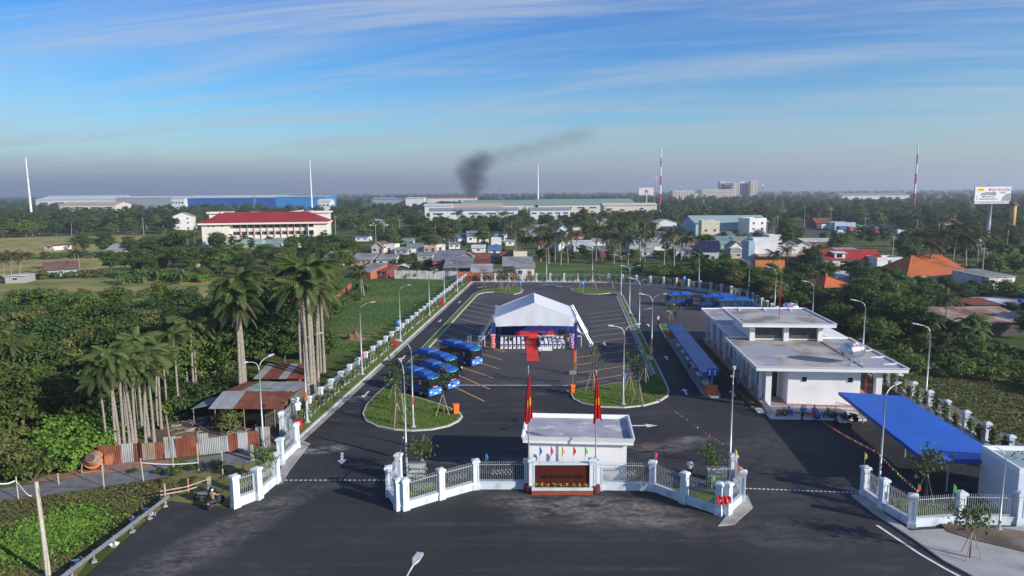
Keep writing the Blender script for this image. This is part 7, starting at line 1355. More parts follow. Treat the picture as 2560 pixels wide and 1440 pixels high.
TP = [tree_proto(1, 3.9, 8.6, 1.2, 48, 135, .29, 'mid'), tree_proto(2, 4.3, 9.2, 1.6, 54, 125, .30, 'dark'), tree_proto(3, 3.3, 7.6, 1.0, 44, 135, .26, 'olive'), tree_proto(4, 3.0, 10.2, 1.4, 52, 120, .28, 'dark'), tree_proto(5, 4.6, 7.4, 1.2, 56, 125, .30, 'mid', .8), tree_proto(6, 3.5, 8.2, .8, 50, 130, .28, 'mid')]
def shrub_proto(seed, R_, h, lm, n=15, per=115, leaf=.20):
    t = thing('shrub', 'shrub', 'shrub'); C, Nn, cl = crown_pts(seed, R_, .1, h, n, per, 1, (.3, .5)); cm = quadmesh('foliage', C, Nn, leaf * np.random.default_rng(seed).uniform(.7, 1.3, len(C)), 1.5, (LM[lm],)); b = MB()
    for c in cl[:5]: b.tube([(0, 0, -.1), (c[0] * .4, c[1] * .4, c[2] * .6), tuple(c)], [.05, .035, .012], 5)
    tm = b.mesh('stems', True); tm.materials.append(bark); put('stems', tm, None, t); put('foliage', cm, None, t); JOIN.append(joined('wood_shrub', (tm, cm))); return Proto(t)
SP = [shrub_proto(11, 1.7, 2.2, 'mid'), shrub_proto(12, 1.9, 1.8, 'dark'), shrub_proto(13, 1.5, 2.0, 'olive'), shrub_proto(14, 1.9, 2.4, 'lime', 18, 150, .20)]
def frond(b, base, az, ln, up, droop, n=18, lw=.10, ll=.75, plume=False, g=random):
    d = Vector((math.cos(az), math.sin(az), 0)); sdv = Vector((-d.y, d.x, 0)); P = []
    for i in range(n + 1): f = i / n; P.append(Vector(base) + d * ln * (f - .18 * droop * f * f) + Vector((0, 0, up * f - droop * ln * .62 * f * f)))
    b.tube(P[::3] + [P[-1]], [.035] * len(P[::3]) + [.01], 3, False)
    for i in range(2, n + 1):
        tg = (P[i] - P[i - 1]).normalized(); f = i / n; L_ = ll * math.sin(math.pi * min(1, .18 + f * .80)) ** .6
        for s in (-1, 1):
            for q in ((0,) if not plume else (-.8, .5)):
                w = (sdv * s * math.cos(q) + Vector((0, 0, math.sin(q))) * .9 + tg * .75).normalized(); tip = P[i] + w * L_ + Vector((0, 0, -.42 * L_)); o = tg * lw * .5; m_ = P[i] + w * L_ * .55 + Vector((0, 0, -.08 * L_)); k = len(b.v); b.v += [tuple(P[i] - o), tuple(P[i] + o), tuple(m_ + o * .9), tuple(tip), tuple(m_ - o * .9)]; b.f.append((k, k + 1, k + 2, k + 3, k + 4))
def palm_proto(seed, kind, h):
    g = random.Random(seed); t = thing('royal_palm' if kind == 'royal' else 'coconut_palm', 'palm', 'palm tree'); ln = g.gauss(0, .25) if kind == 'royal' else g.gauss(0, .9)
    path = [(ln * f * f, .3 * ln * f * f, h * f - (.2 if f == 0 else 0)) for f in (0, .25, .5, .75, 1)]; rs = [.20, .15, .14, .135, .11] if kind == 'royal' else [.22, .16, .14, .13, .12]
    tm = MB().tube(path, rs, 8).mesh('trunk', True); tm.materials.append(palmbark); top = Vector(path[-1]); put('trunk', tm, None, t)
    if kind == 'royal': cs = MB().tube([top - Vector((0, 0, .1)), top + Vector((0, 0, .5)), top + Vector((0, 0, 1.0))], [.13, .16, .08], 8).mesh('crownshaft', True); cs.materials.append(mat('crownshaft_green', (.10, .15, .05), rough=.5)); put('crownshaft', cs, None, t); top = top + Vector((0, 0, .85))
    b = MB(); n = 15 if kind == 'royal' else 20
    for k in range(n):
        az = k * 2.4 + g.gauss(0, .15); lv = k / n
        if kind == 'royal': frond(b, top, az, 2.7 + g.random() * .6, 1.9 - 2.0 * lv, .55 + .55 * lv, 16, .12, .62, True, g)
        else: frond(b, top, az, 3.1 + g.random() * .6, 2.3 - 3.2 * lv, .35 + .5 * lv, 16, .13, .75, False, g)
    cm = b.mesh('fronds'); cm.materials.append(LM['palm' if kind == 'royal' else 'coco']); put('fronds', cm, None, t); b = MB()
    for k in range(3 if kind == 'royal' else 4): frond(b, top - Vector((0, 0, .3)), g.random() * 6.28, 2.0, -.8, 1.0, 12, .12, .5, False, g)
    dm = b.mesh('dead_fronds'); dm.materials.append(LM['dry']); put('dead_fronds', dm, None, t)
    if kind != 'royal':
        b = MB()
        for k in range(6): a = k * 1.05; b.lathe([(.02, -.13), (.10, -.06), (.11, .05), (.03, .14)], 6, (top.x + .22 * math.cos(a), top.y + .22 * math.sin(a), top.z - .22))
        cn = b.mesh('coconuts'); cn.materials.append(LM['olive']); put('coconuts', cn, None, t)
    JOIN.append(joined('wood_palm', (tm, cm))) if kind != 'royal' else None
    return Proto(t)
RP = [palm_proto(21, 'royal', 9.0), palm_proto(22, 'royal', 9.6), palm_proto(23, 'royal', 8.4)]; CP = [palm_proto(31, 'coco', 8.0), palm_proto(32, 'coco', 9.0), palm_proto(33, 'coco', 7.2)]
def banana_proto(seed):
    g = random.Random(seed); t = thing('banana_plant', 'banana', 'banana plant'); b = MB(); st_m = MB()
    for q in range(3):
        bx, by = g.gauss(0, .5), g.gauss(0, .5); h = 1.5 + g.random() * .9; st_m.tube([(bx, by, -.1), (bx, by, h)], [.14, .10], 7)
        for k in range(7):
            az = k * 2.4 + g.random(); d = Vector((math.cos(az), math.sin(az), 0)); sdv = Vector((-d.y, d.x, 0)); ln = 1.7 + g.random() * .5; up = 1.5 - k * .22
            def f(a, c, d=d, sdv=sdv, ln=ln, up=up, bx=bx, by=by, h=h): x = c; w = .30 * math.sin(math.pi * min(1, .08 + c * .92)) ** .6; p = Vector((bx, by, h)) + d * ln * x * (1 - .15 * x) + Vector((0, 0, up * x - 1.5 * x * x)) + sdv * (a - .5) * 2 * w + Vector((0, 0, -abs(a - .5) * .22)); return tuple(p)
            b.grid(2, 7, f)
    tm = st_m.mesh('stem', True); tm.materials.append(mat('banana_stem', (.16, .17, .07), (.12, .10, .05), sc=2, rough=.8)); put('stem', tm, None, t); lm_ = b.mesh('leaves', True); lm_.materials.append(LM['banana']); put('leaves', lm_, None, t); return Proto(t)
BP = [banana_proto(41), banana_proto(42)]
def young_proto(seed, leafy, h=4.2):
    g = random.Random(seed); t = thing('young_tree', 'tree', 'tree'); b = MB(); b.tube([(0, 0, -.1), (.03, 0, h * .5), (g.gauss(0, .1), 0, h)], [.06, .05, .02], 6); tips = []
    for k in range(7):
        z = h * (.6 + .06 * k); a = g.random() * 6.28; e = Vector((math.cos(a) * .55, math.sin(a) * .55, z + .45)); b.tube([(0, 0, z), tuple(e)], [.022, .008], 4); tips.append(e)
    put('trunk', b.mesh('trunk', True), bark, t); n = 46 if leafy else 16; C = np.concatenate([np.array(e) + NR.normal(size=(n, 3)) * np.array([.32, .32, .22]) * (1.3 if leafy else .7) for e in tips]); put('crown', quadmesh('crown', C, NR.normal(size=C.shape) + [0, 0, .6], .17, 1.7, (LM['young' if not leafy else 'vine'],)), None, t)
    for k in range(3): a = k * 2.09 + .4; part('stake', MB().tube([(math.cos(a) * .75, math.sin(a) * .75, -.1), (math.cos(a) * .05, math.sin(a) * .05, 1.9)], .032, 5), mat('stake_wood', (.46, .36, .25), (.36, .28, .2), sc=4, rough=.9), t)
    return Proto(t)
YB, YL = young_proto(51, False), young_proto(52, True, 3.2)
for px, py, s in ((992, 1062, 1.25), (1005, 1031, 1.1), (988, 999, 1.15), (1108, 1038, 1.2)): YB.at(G(px, py, .15), RND.random() * 6, s, 'staked young tree on the grass island below the short buses', 'staked trees on the left island')
for px, py, s in ((1481, 976, 1.25), (1574, 982, 1.1), (1597, 1009, 1.2), (1612, 959, 1.1)): YB.at(G(px, py, .15), RND.random() * 6, s, 'staked young tree on the grass island near the terminal lane', 'staked trees on the right island')
for px, py in ((1209, 725), (1253, 724), (1271, 730), (1287, 719), (1449, 729), (1487, 724), (1530, 722)): YB.at(G(px, py, .15), RND.random() * 6, 1.1, 'bare staked young tree on the far grass islands', 'staked trees on the far islands')
for px, py, s, lb in ((1056, 1196, .95, 'small leafy tree beside the left folding gate'), (1778, 1212, .85, 'small leafy tree beside the right folding gate'), (2312, 1252, 1.15, 'leafy staked tree on the lawn before the blue canopy'), (2424, 1398, 1.0, 'small staked tree in the pavement bed'), (2550, 1262, 1.0, 'leafy tree against the pale annex wall'), (668, 1215, .9, 'small bright leafy tree behind the left gate pillar'), (1676, 800, .9, 'small bushy tree in the platform planter')): YL.at(G(px, py), RND.random() * 6, s, lb)
# climbers trained along the fence
def vine_proto(seed, lm='vine'):
    g = np.random.default_rng(seed); t = thing('climbing_plant', 'vine', 'climbing plant'); b = MB()
    for k in range(3): b.tube([(g.normal() * .12, 0, 0), (g.normal() * .2, -.05, .8), (g.normal() * .25, -.12, 1.5)], .018, 4)
    put('stem', b.mesh('stem'), mat('pale_stick', (.50, .46, .36), rough=.9), t); C = np.column_stack([g.normal(0, .24, 130), g.normal(.0, .12, 130), np.clip(g.beta(2.2, 1.6, 130) * 1.75, .05, 1.9)]); put('leaves', quadmesh('leaves', C, g.normal(size=C.shape), .17, 1.6, (LM[lm],)), None, t); return Proto(t)
VP = [vine_proto(61), vine_proto(62), vine_proto(63, 'olive')]
v = 63.5
while v < 181: VP[RND.randrange(3)].at(S(-27.95 + RND.gauss(0, .08), v, .1), -SA + math.pi / 2, (RND.uniform(.8, 1.2),) * 2 + (RND.uniform(.7, 1.05),), 'leafy climber tied to sticks along the left perimeter fence', 'climbers on the left fence'); v += 1.15 + RND.random() * .35
v = 60
while v < 148: VP[RND.randrange(3)].at(S(38.75 + RND.gauss(0, .08), v), -SA + math.pi / 2, RND.uniform(.9, 1.35), 'leafy climber on the fence behind the terminal and canopy', 'climbers on the right fence'); v += 1.7 + RND.random() * .7
for i in range(len(bp) - 1):
    for f in (.3, .7):
        p = bp[i].lerp(bp[i + 1], f); VP[2].at((p.x, p.y - .35, .02), 0, RND.uniform(.8, 1.1), 'sparse brownish climber on the curved far fence', 'climbers on the far fence')
# ------------------------------------------------------------------ palms
gA = 'palms of the near left clump'
for k, (px, py) in enumerate(((269, 1129), (291, 1125), (300, 1124), (312, 1122), (325, 1118), (334, 1116), (341, 1115), (356, 1070), (365, 1111), (372, 1090), (386, 1104), (394, 1066), (419, 1040), (448, 1033), (404, 1072), (318, 1090), (345, 1080))): RP[k % 3].at(G(px, py), RND.random() * 6, RND.uniform(.80, .95) * (1.0 if k % 4 else .85), 'feathery royal palm with pale trunk in the clump behind the tin fence', gA)
for k, (px, py) in enumerate(((486, 992), (493, 988), (502, 981), (511, 974), (531, 930), (545, 890), (556, 860), (470, 985), (522, 955), (538, 940))): RP[k % 3].at(G(px, py), RND.random() * 6, RND.uniform(.78, .95), 'dark royal palm in the shaded clump deeper in the thicket', 'palms of the shaded clump')
for k, (px, py, s) in enumerate(((603, 999, 1.28), (610, 996, 1.36), (616, 992, 1.18), (672, 820, 1.0))): RP[k % 3].at(G(px, py), RND.random() * 6, s, 'tall royal palm with hanging dry skirt beside the tin shack', 'tall palms by the shack')
for k, (px, py, s) in enumerate(((753, 948, 1.15), (764, 955, 1.25), (771, 983, 1.45), (780, 981, 1.55), (787, 977, 1.45), (796, 963, 1.3), (803, 930, 1.25), (811, 930, 1.3))): RP[k % 3].at(G(px, py), RND.random() * 6, s, 'tall royal palm in the clump overhanging the perimeter fence', 'palms by the left fence')
for px, py, s in ((8, 990, .75), (49, 1030, .75), (22, 1000, .7)): RP[1].at(G(px, py), RND.random() * 6, s, 'small royal palm at the far left of the thicket', 'small palms at the far left')
cl_ = [(1122, 644, 1.0), (1140, 640, .9), (910, 742, .8), (905, 748, .6), (30, 706, .75), (50, 704, .85), (12, 708, .7), (200, 680, .9), (190, 684, .8), (470, 642, .8), (490, 640, .8), (430, 618, .9), (412, 620, .9)] + [(x, y + RND.uniform(-6, 6), s) for x, y, s in ((1290, 640, 1), (1306, 652, .95), (1335, 656, .9), (1352, 650, 1.05), (1372, 656, 1.05), (1388, 652, 1.0), (1402, 658, 1.0), (1420, 656, .95), (1440, 640, .9), (1490, 652, 1.05), (1505, 656, 1.0), (1520, 640, 1.1), (1535, 656, .9), (1550, 645, 1), (1570, 660, .9), (1600, 660, 1.0), (1612, 650, 1.0), (1660, 660, 1.0), (1685, 664, 1.05), (1702, 660, 1.0), (1720, 662, .9), (1540, 600, 1.1), (1560, 596, 1.1), (1500, 598, 1.1), (1610, 602, 1.1), (1640, 606, 1), (1260, 610, 1), (1280, 606, 1.05), (1310, 600, 1.1), (1090, 612, 1.0), (1060, 605, 1.0), (1075, 600, 1), (1110, 598, 1.1), (1150, 575, 1.1), (2325, 700, 1.2), (2350, 694, 1.3), (2378, 690, 1.3), (2412, 696, 1.35), (2440, 690, 1.2), (2290, 690, 1.1), (1930, 700, .8), (1968, 690, .8), (960, 600, 1), (985, 596, 1))]
for k, (px, py, s) in enumerate(cl_): CP[k % 3].at(G(px, py), RND.random() * 6, s * 1.18, 'coconut palm with drooping fronds ' + ('among the village houses' if px > 850 and px < 2200 else 'behind the orange tiled house' if px > 2200 else 'beside the yellow fields'), 'coconut palms')
t = CP[0].at(G(2362, 838), 1.0, .8, 'tattered coconut palm standing above the right-hand thicket')
for k, (px, py) in enumerate(((300, 708), (316, 712), (340, 704), (362, 708), (384, 703), (430, 708), (446, 710), (462, 704), (520, 700), (900, 735), (1252, 700), (1262, 702), (2340, 812), (2400, 850), (2415, 842), (2108, 700), (1830, 714), (1848, 705), (2440, 870), (1000, 668), (2050, 745), (2180, 800), (2300, 850), (490, 668))): BP[k % 2].at(G(px, py), RND.random() * 6, RND.uniform(1.0, 1.5), 'banana plant with broad split leaves ' + ('at the edge of the yellow fields' if px < 600 else 'near the village houses' if px < 1400 else 'in the right-hand thicket'), 'banana plants')
# ------------------------------------------------------------------ trees: planted region by region; the largest as individuals, the far wood as one mass
lotp = [tuple(p)[:2] for p in [S(-29.3, 40), S(-29.3, 185), S(4, 185), S(20, 180), S(36, 165), S(40.5, 150), S(40.5, 40)]]
keep = [[tuple(G(x, y))[:2] for x, y in q] for q in ([(-260, 640), (-200, 600), (120, 592), (330, 588), (470, 600), (460, 622), (300, 632), (60, 645)], [(-300, 690), (-200, 655), (90, 648), (250, 640), (470, 640), (540, 650), (420, 668), (230, 680), (0, 690)], [(-300, 740), (-100, 705), (200, 695), (330, 690), (500, 706), (700, 702), (730, 712), (640, 750), (420, 760), (260, 790), (0, 800), (-250, 800)], [(840, 712), (1170, 694), (1120, 740), (1010, 830), (905, 905), (820, 900), (850, 790)], [(1330, 690), (1340, 660), (1600, 655), (1730, 668), (1700, 700)], [(2210, 900), (2330, 880), (2700, 960), (2800, 1180), (2480, 1120), (2280, 960)], [(1930, 556), (2300, 586), (2560, 606), (2560, 630), (2300, 612), (1930, 580)])]
TREES = []
def ok(x, y, h, r):
    if inpoly((x, y), lotp): return False
    for q in keep:
        if inpoly((x, y), q): return False
    for fx, fy, fr, yf, ht in FOOT:
        if (x - fx) ** 2 + (y - fy) ** 2 < (fr * .9 + r * .3) ** 2: return False
        if yf > y and abs(x - fx * y / fy) < fr * .9 + r * .4 and CAMH - (CAMH - h) * yf / y > ht * .42 and RND.random() < .9: return False
    return True
def fill(px, sp, smin, smax, types, key, tries=4000, mx=400):
    poly = [tuple(G(x, y))[:2] for x, y in px]; x0, x1 = min(p[0] for p in poly), max(p[0] for p in poly); y0, y1 = min(p[1] for p in poly), max(p[1] for p in poly); got = []
    for _ in range(tries):
        if len(got) >= mx: break
        x, y = RND.uniform(x0, x1), RND.uniform(y0, y1)
        if not inpoly((x, y), poly): continue
        if any((x - a) ** 2 + (y - b_) ** 2 < sp * sp for a, b_ in got): continue
        ty = RND.choice(types); s = RND.uniform(smin, smax)
        for _k in range(3):
            if ok(x, y, 8.5 * s, 3.8 * s): break
            s *= .72
        else: continue
        got.append((x, y)); TREES.append((x, y, s, ty, RND.random() * 6.28, key))
fill([(-250, 890), (350, 880), (560, 890), (600, 950), (470, 985), (400, 1010), (260, 1030), (180, 1060), (0, 1110), (-250, 1150)], 3.9, .72, 1.05, (0, 1, 4, 5, 2), 'left', 5000, 120)
fill([(-120, 830), (60, 800), (350, 810), (560, 830), (560, 885), (350, 880), (-120, 890)], 5.0, .55, .85, (0, 2, 5, 1), 'left', 3000, 50)
fill([(545, 850), (740, 790), (760, 900), (700, 940), (640, 960), (560, 900)], 4.5, .7, 1.0, (1, 3, 1), 'left', 2000, 26)
fill([(760, 800), (830, 780), (850, 850), (800, 930), (740, 900)], 4.5, .5, .75, (1, 0), 'left', 1200, 8)
fill([(100, 770), (330, 745), (560, 740), (560, 760), (330, 790), (120, 805)], 6, .5, .8, (2, 0, 5), 'left', 1500, 18)
fill([(560, 720), (860, 700), (900, 660), (820, 622), (700, 622), (560, 650), (490, 690)], 6.5, .65, .95, (0, 1, 5, 2, 4), 'school', 3000, 46)
fill([(520, 640), (840, 640), (840, 612), (470, 615)], 7.5, .75, .95, (3, 1), 'school', 2000, 22)
fill([(20, 640), (160, 640), (170, 622), (10, 626)], 5, .8, 1.2, (1, 0, 4), 'fieldtree', 900, 16); fill([(190, 640), (450, 640), (460, 620), (330, 622), (190, 628)], 6, .7, 1.1, (1, 0, 5, 4), 'fieldtree', 1500, 24); fill([(270, 685), (560, 690), (560, 660), (420, 660), (280, 672)], 5, .5, .9, (0, 5, 1), 'fieldtree', 1500, 26)
fill([(1000, 690), (1140, 692), (1140, 668), (1010, 668)], 4.6, .5, .8, (1, 5), 'village', 600, 5)
fill([(1790, 720), (1900, 760), (2010, 790), (2150, 850), (2300, 880), (2400, 880), (2560, 850), (2720, 850), (2720, 780), (2400, 720), (2250, 700), (2100, 690), (1900, 685), (1760, 680)], 4.6, .45, .85, (0, 1, 4, 5, 2, 1), 'right', 6000, 150)
fill([(2260, 905), (2440, 900), (2440, 880), (2300, 880)], 4.5, .4, .6, (4, 0, 5), 'right', 1200, 8)
fill([(1340, 668), (1780, 680), (1780, 640), (1340, 648)], 7.5, .45, .75, (1, 0, 5), 'village', 1500, 26)
fill([(860, 690), (1000, 668), (1340, 655), (1900, 690), (2300, 700), (2700, 760), (2700, 560), (1700, 545), (900, 545)], 10.5, .65, 1.05, (0, 1, 3, 5, 4), 'village', 9000, 420)
fill([(-200, 596), (440, 588), (470, 545), (-200, 545)], 11, .9, 1.3, (0, 1, 3, 4), 'far', 5000, 170)
LB = {'left': ('tree in the thicket left of the royal palms', 'trees of the left thicket'), 'school': ('tree in front of the red-roofed school', 'trees before the school'), 'fieldtree': ('tree standing between the yellow fields', 'trees between the fields'), 'right': ('tree in the thicket behind the terminal fence', 'trees of the right thicket'), 'village': ('tree growing among the village houses', 'trees among the houses'), 'far': ('tree of the woodland edge beyond the yellow fields', 'trees beyond the fields')}
KN = ('full round-crowned green ', 'broad dark-crowned ', 'small olive-leaved ', 'tall narrow dark ', 'low wide-spreading ', 'bushy low-branched ')
TREES.sort(key=lambda q: -q[2] / q[1]); FAR = TREES[290:]
for x, y, s, ty, rz, key in TREES[:290]: TP[ty].at((x, y, -.05), rz, (s * RND.uniform(.9, 1.1), s * RND.uniform(.9, 1.1), s), KN[ty] + LB[key][0], LB[key][1])
for k in range(5200):
    y = math.exp(RND.uniform(math.log(330), math.log(6500))); x = RND.uniform(-.86, .86) * y
    if y < 700 and -0.62 * y < x < -.05 * y and y < 420: continue
    s = RND.uniform(.8, 1.25) * (1 + min(.7, y / 4000))
    if ok(x, y, 8.5 * s, 3.8 * s): FAR.append((x, y, s, RND.choice((0, 1, 1, 3, 3, 4, 5, 10, 11)) if y < 800 else RND.choice((0, 1, 3, 4, 1)), RND.random() * 6.28, 'far'))
# understorey shrubs, creepers and weeds
def shrubs(px, sp, smin, smax, types, label, group, mx, tries=1500):
    poly = [tuple(G(x, y))[:2] for x, y in px]; x0, x1 = min(p[0] for p in poly), max(p[0] for p in poly); y0, y1 = min(p[1] for p in poly), max(p[1] for p in poly); got = []
    for _ in range(tries):
        if len(got) >= mx: break
        x, y = RND.uniform(x0, x1), RND.uniform(y0, y1)
        if not inpoly((x, y), poly) or any((x - a) ** 2 + (y - b_) ** 2 < sp * sp for a, b_ in got): continue
        got.append((x, y)); s = RND.uniform(smin, smax); SP[RND.choice(types)].at((x, y, -.05), RND.random() * 6, s, label, group)
shrubs([(40, 1185), (110, 1120), (150, 1080), (230, 1100), (250, 1150), (160, 1180), (80, 1205)], 1.3, .6, 1.1, (3, 3, 0), 'lime green creeper mound by the cement mixer', 'lime creepers', 30)
shrubs([(-150, 1200), (0, 1190), (60, 1190), (50, 1120), (0, 1080), (-150, 1100)], 2.2, 1.2, 1.9, (0, 2, 2), 'overgrown shrub at the far left of the gravel track', 'left track shrubs', 20)
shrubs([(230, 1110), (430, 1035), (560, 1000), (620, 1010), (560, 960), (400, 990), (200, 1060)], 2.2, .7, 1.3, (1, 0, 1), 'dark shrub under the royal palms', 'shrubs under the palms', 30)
shrubs([(540, 1085), (590, 1050), (600, 1060), (560, 1090)], 1.3, .95, 1.1, (2,), 'yellow-green bush in the dirt yard', 'yard bush', 1)
shrubs([(2230, 890), (2500, 900), (2700, 960), (2700, 1010), (2400, 950), (2260, 930)], 2.2, .5, 1.1, (0, 2, 0), 'low shrub on the weedy slope behind the right fence', 'slope shrubs', 34)
shrubs([(1900, 740), (2000, 765), (2200, 850), (2230, 840), (2100, 760), (1950, 720)], 2.4, .8, 1.6, (0, 1, 2), 'shrub pressed against the outside of the terminal fence', 'fence shrubs', 34)
shrubs([(1600, 690), (1760, 705), (1850, 720), (1850, 700), (1700, 680), (1580, 672)], 3, .8, 1.5, (1, 0), 'shrub outside the curved far fence', 'far fence shrubs', 26)
shrubs([(290, 700), (520, 706), (520, 694), (300, 690)], 2.5, .7, 1.1, (0, 3), 'low green shrub beneath the banana plants', 'banana shrubs', 18)
shrubs([(330, 1180), (560, 1160), (600, 1190), (420, 1215), (380, 1210)], 1.6, .22, .42, (2, 0), 'clump of tall weeds between the track and the barrier', 'weed clumps', 26)
shrubs([(830, 760), (900, 735), (905, 760), (840, 800)], 3, .7, 1.2, (0, 1), 'bush at the corner of the wet meadow', 'meadow bushes', 8)
shrubs([(0, 652), (240, 645), (440, 641), (440, 636), (240, 640), (0, 646)], 4, .8, 1.5, (0, 1, 2), 'low bush on the bank between the yellow fields', 'field bank bushes', 40, 3000); shrubs([(60, 700), (300, 692), (300, 684), (190, 686), (60, 694)], 3, .6, 1.2, (0, 2, 2), 'scrubby bush beside the brown-roofed field hut', 'hut bushes', 22, 3000); shrubs([(0, 770), (250, 745), (420, 748), (420, 735), (250, 728), (0, 745)], 5, .5, 1.0, (2, 0), 'olive bush at the near edge of the mown field', 'mown field bushes', 18, 3000)
def weeds(name, px, n, hgt, sz, lm, label, up=.5, patch=None):
    poly = [tuple(G(x, y))[:2] for x, y in px]; x0, x1 = min(p[0] for p in poly), max(p[0] for p in poly); y0, y1 = min(p[1] for p in poly), max(p[1] for p in poly); P = NR.uniform((x0, y0), (x1, y1), (n * 3, 2)) if not patch else NR.normal(((x0 + x1) / 2, (y0 + y1) / 2), ((x1 - x0) * patch, (y1 - y0) * patch), (n * 3, 2)); P = np.array([p for p in P if inpoly(p, poly)][:n]); cl = (np.sin(P[:, 0] * .9 + 2 * np.sin(P[:, 1] * .37)) * np.sin(P[:, 1] * .8 + 1.5 * np.sin(P[:, 0] * .5)) + 1) / 2; z = NR.uniform(0, 1, len(P)) * hgt * (.25 + .75 * cl); C = np.column_stack([P, z]); nn = NR.normal(size=C.shape); nn[:, 2] = np.abs(nn[:, 2]) + up; tag(stuff(put(name, quadmesh(name, C, nn, sz * NR.uniform(.6, 1.4, len(C)), 2.0, (LM[lm],)))), label, 'plants')
fgp = [(-200, 1265), (0, 1255), (250, 1225), (420, 1195), (470, 1215), (410, 1262), (220, 1392), (90, 1540), (-400, 1540)]
weeds('weeds', fgp, 9000, .18, .12, 'olive', 'rough mixed weeds covering the foreground verge', .9); weeds('weeds', [(-60, 1400), (-20, 1320), (130, 1262), (320, 1240), (370, 1275), (300, 1330), (230, 1385), (130, 1440), (-20, 1450)], 9500, .32, .15, 'lime', 'patch of bright broad-leaved weeds behind the crash barrier', 1.2, .16); weeds('weeds', fgp, 4000, .24, .13, 'dry', 'dry tan grass scattered over the foreground verge', .9)
weeds('weeds', [(2230, 920), (2330, 880), (2700, 960), (2800, 1180), (2600, 1190), (2480, 1110), (2290, 965)], 13000, .4, .17, 'olive', 'tall brownish weeds on the slope behind the right fence', .9); weeds('weeds', [(840, 712), (1160, 698), (1110, 740), (1000, 830), (905, 900), (830, 880)], 6000, .12, .16, 'lime', 'lush grass of the wet meadow beside the long fence', 1.6)
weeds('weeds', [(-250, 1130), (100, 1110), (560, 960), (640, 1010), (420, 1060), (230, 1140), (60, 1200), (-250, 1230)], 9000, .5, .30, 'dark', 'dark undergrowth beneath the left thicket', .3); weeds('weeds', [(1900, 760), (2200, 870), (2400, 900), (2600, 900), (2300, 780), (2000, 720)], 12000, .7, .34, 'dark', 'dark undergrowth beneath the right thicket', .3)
# lawn blades on the islands
def blades(name, poly, n, label):
    poly = [tuple(S(*p))[:2] for p in poly]; poly = inset(poly, .25); x0, x1 = min(p[0] for p in poly), max(p[0] for p in poly); y0, y1 = min(p[1] for p in poly), max(p[1] for p in poly); P = NR.uniform((x0, y0), (x1, y1), (n * 6, 2)); P = np.array([p for p in P if inpoly(p, poly)][:n]); C = np.column_stack([P, .17 + NR.uniform(0, .05, len(P))]); nn = NR.normal(size=C.shape); tag(stuff(put(name, quadmesh(name, C, nn, .09, 1.6, (LM['blade'],)))), label, 'grass')
blades('grass', LI[:17], 4500, 'short grass blades on the left grass island'); blades('grass', RI[:10] + RI[-4:], 4500, 'short grass blades on the right grass island')
# the far wood: one mass, planted with geometry nodes
wc = bpy.data.collections.new('wood_kinds')
for i, me in enumerate(JOIN): o = bpy.data.objects.new('wood_kind_%02d' % i, me); wc.objects.link(o)
me = bpy.data.meshes.new('woodland'); me.vertices.add(len(FAR)); me.vertices.foreach_set('co', np.array([(q[0], q[1], -.1) for q in FAR], float).ravel())
for nm, ty, dat in (('sc', 'FLOAT', [q[2] for q in FAR]), ('rz', 'FLOAT', [q[4] for q in FAR]), ('kd', 'INT', [q[3] for q in FAR])): at = me.attributes.new(nm, ty, 'POINT'); at.data.foreach_set('value', dat)
wo = put('woodland', me); tag(stuff(wo), 'distant mass of trees stretching to the horizon behind the village', 'woodland')
ng = bpy.data.node_groups.new('plant_wood', 'GeometryNodeTree'); ng.interface.new_socket('Geometry', in_out='INPUT', socket_type='NodeSocketGeometry'); ng.interface.new_socket('Geometry', in_out='OUTPUT', socket_type='NodeSocketGeometry'); gn = ng.nodes; gl = ng.links
gi, go = gn.new('NodeGroupInput'), gn.new('NodeGroupOutput'); mp = gn.new('GeometryNodeMeshToPoints'); ci = gn.new('GeometryNodeCollectionInfo'); ci.inputs['Collection'].default_value = wc; ci.inputs['Separate Children'].default_value = True; ci.inputs['Reset Children'].default_value = True
ip = gn.new('GeometryNodeInstanceOnPoints'); ip.inputs['Pick Instance'].default_value = True
def na(nm, ty): q = gn.new('GeometryNodeInputNamedAttribute'); q.data_type = ty; q.inputs['Name'].default_value = nm; return q.outputs['Attribute']
cx_ = gn.new('ShaderNodeCombineXYZ'); gl.new(na('rz', 'FLOAT'), cx_.inputs[2]); er = gn.new('FunctionNodeEulerToRotation'); gl.new(cx_.outputs[0], er.inputs[0])
gl.new(gi.outputs[0], mp.inputs[0]); gl.new(mp.outputs[0], ip.inputs['Points']); gl.new(ci.outputs[0], ip.inputs['Instance']); gl.new(na('kd', 'INT'), ip.inputs['Instance Index']); gl.new(er.outputs[0], ip.inputs['Rotation']); gl.new(na('sc', 'FLOAT'), ip.inputs['Scale']); gl.new(ip.outputs[0], go.inputs[0])
md = wo.modifiers.new('wood', 'NODES'); md.node_group = ng
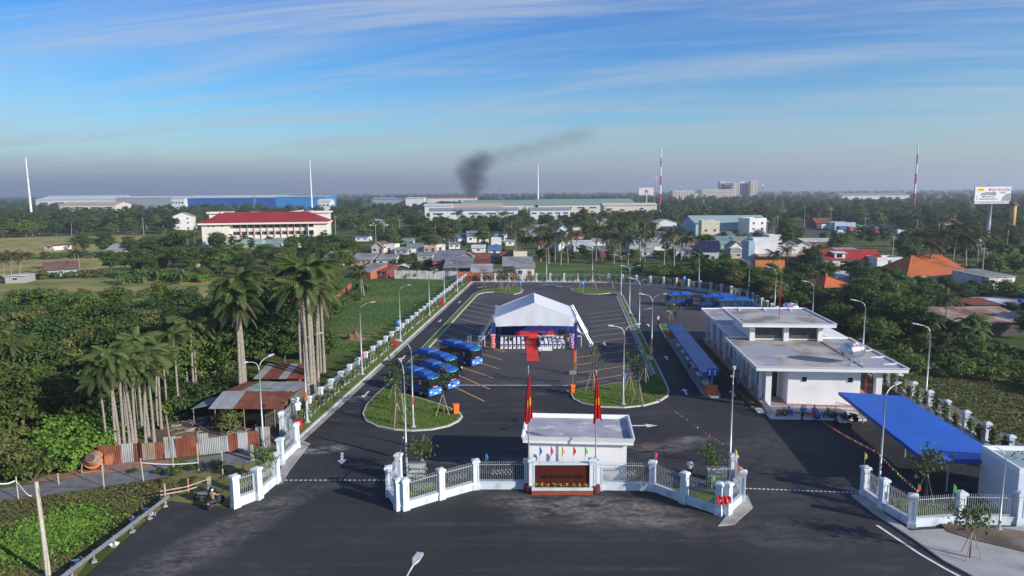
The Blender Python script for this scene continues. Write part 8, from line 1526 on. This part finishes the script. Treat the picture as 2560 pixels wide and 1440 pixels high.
# ------------------------------------------------------------------ smoke plume and the hazy air
def volume(name, dens, col, noise=None, aniso=.3):
    m = bpy.data.materials.new(name); m.use_nodes = True; n = m.node_tree.nodes; l = m.node_tree.links; n.clear(); o = n.new('ShaderNodeOutputMaterial'); v = n.new('ShaderNodeVolumePrincipled'); v.inputs['Color'].default_value = col + (1,); v.inputs['Density'].default_value = dens; v.inputs['Anisotropy'].default_value = aniso; l.new(v.outputs[0], o.inputs['Volume'])
    if noise:
        tc_ = n.new('ShaderNodeTexCoord'); z = n.new('ShaderNodeTexNoise'); z.inputs['Scale'].default_value = noise; z.inputs['Detail'].default_value = 4; z.inputs['Roughness'].default_value = .6; l.new(tc_.outputs['Object'], z.inputs['Vector']); r = n.new('ShaderNodeMapRange'); r.inputs[1].default_value = .36; r.inputs[2].default_value = .72; r.inputs[3].default_value = 0; r.inputs[4].default_value = dens * 2.2; l.new(z.outputs[0], r.inputs[0]); l.new(r.outputs[0], v.inputs['Density'])
    return m
YP = 1250; sm = thing('smoke', 'dark smoke plume drifting from a fire on the horizon', 'smoke', AT(1180, 484, YP)); stuff(sm); o0 = sm.location.copy()
um_ = MB().lathe([(.01, -1), (.5, -.87), (.87, -.5), (1, 0), (.87, .5), (.5, .87), (.01, 1)], 16).mesh('puff')
def puff_mat(name, dens, col):
    m = volume(name, dens, col, .9, 0); n = m.node_tree.nodes; l = m.node_tree.links; v = [q for q in n if q.type == 'PRINCIPLED_VOLUME'][0]; src = v.inputs['Density'].links[0].from_socket; g = n.new('ShaderNodeTexGradient'); g.gradient_type = 'SPHERICAL'; tc_ = n.new('ShaderNodeTexCoord'); l.new(tc_.outputs['Object'], g.inputs[0]); x = n.new('ShaderNodeMath'); x.operation = 'MULTIPLY'; l.new(src, x.inputs[0]); l.new(g.outputs[1], x.inputs[1]); l.new(x.outputs[0], v.inputs['Density']); return m
pm1, pm2 = puff_mat('thick_smoke', .040, (.07, .07, .09)), puff_mat('thin_smoke', .0085, (.10, .10, .12))
for x, y, rx, rz_, k in ((1182, 476, 30, 24, 0), (1184, 452, 44, 34, 0), (1176, 424, 50, 40, 0), (1202, 402, 46, 34, 0), (1164, 410, 36, 30, 1), (1190, 440, 60, 56, 1), (1240, 390, 54, 32, 1), (1290, 378, 62, 30, 1), (1345, 364, 66, 30, 1), (1405, 348, 66, 32, 1), (1455, 336, 56, 32, 1)):
    c = AT(x, y, YP); me = um_.copy(); me.materials.clear(); me.materials.append((pm1, pm2)[k]); q = put('puff', me, None, sm, c - o0); q.scale = (rx * YP / F, 30, rz_ * YP / F)
hb = MB().box(-9000, -120, -1.5, 9000, 15000, 190).mesh('haze'); hb.materials.append(volume('haze_air', .00026, (.80, .86, .94))); ho = put('haze', hb); ho['kind'] = 'stuff'; ho['label'] = 'thin bluish haze lying over the whole landscape'; ho['category'] = 'haze'
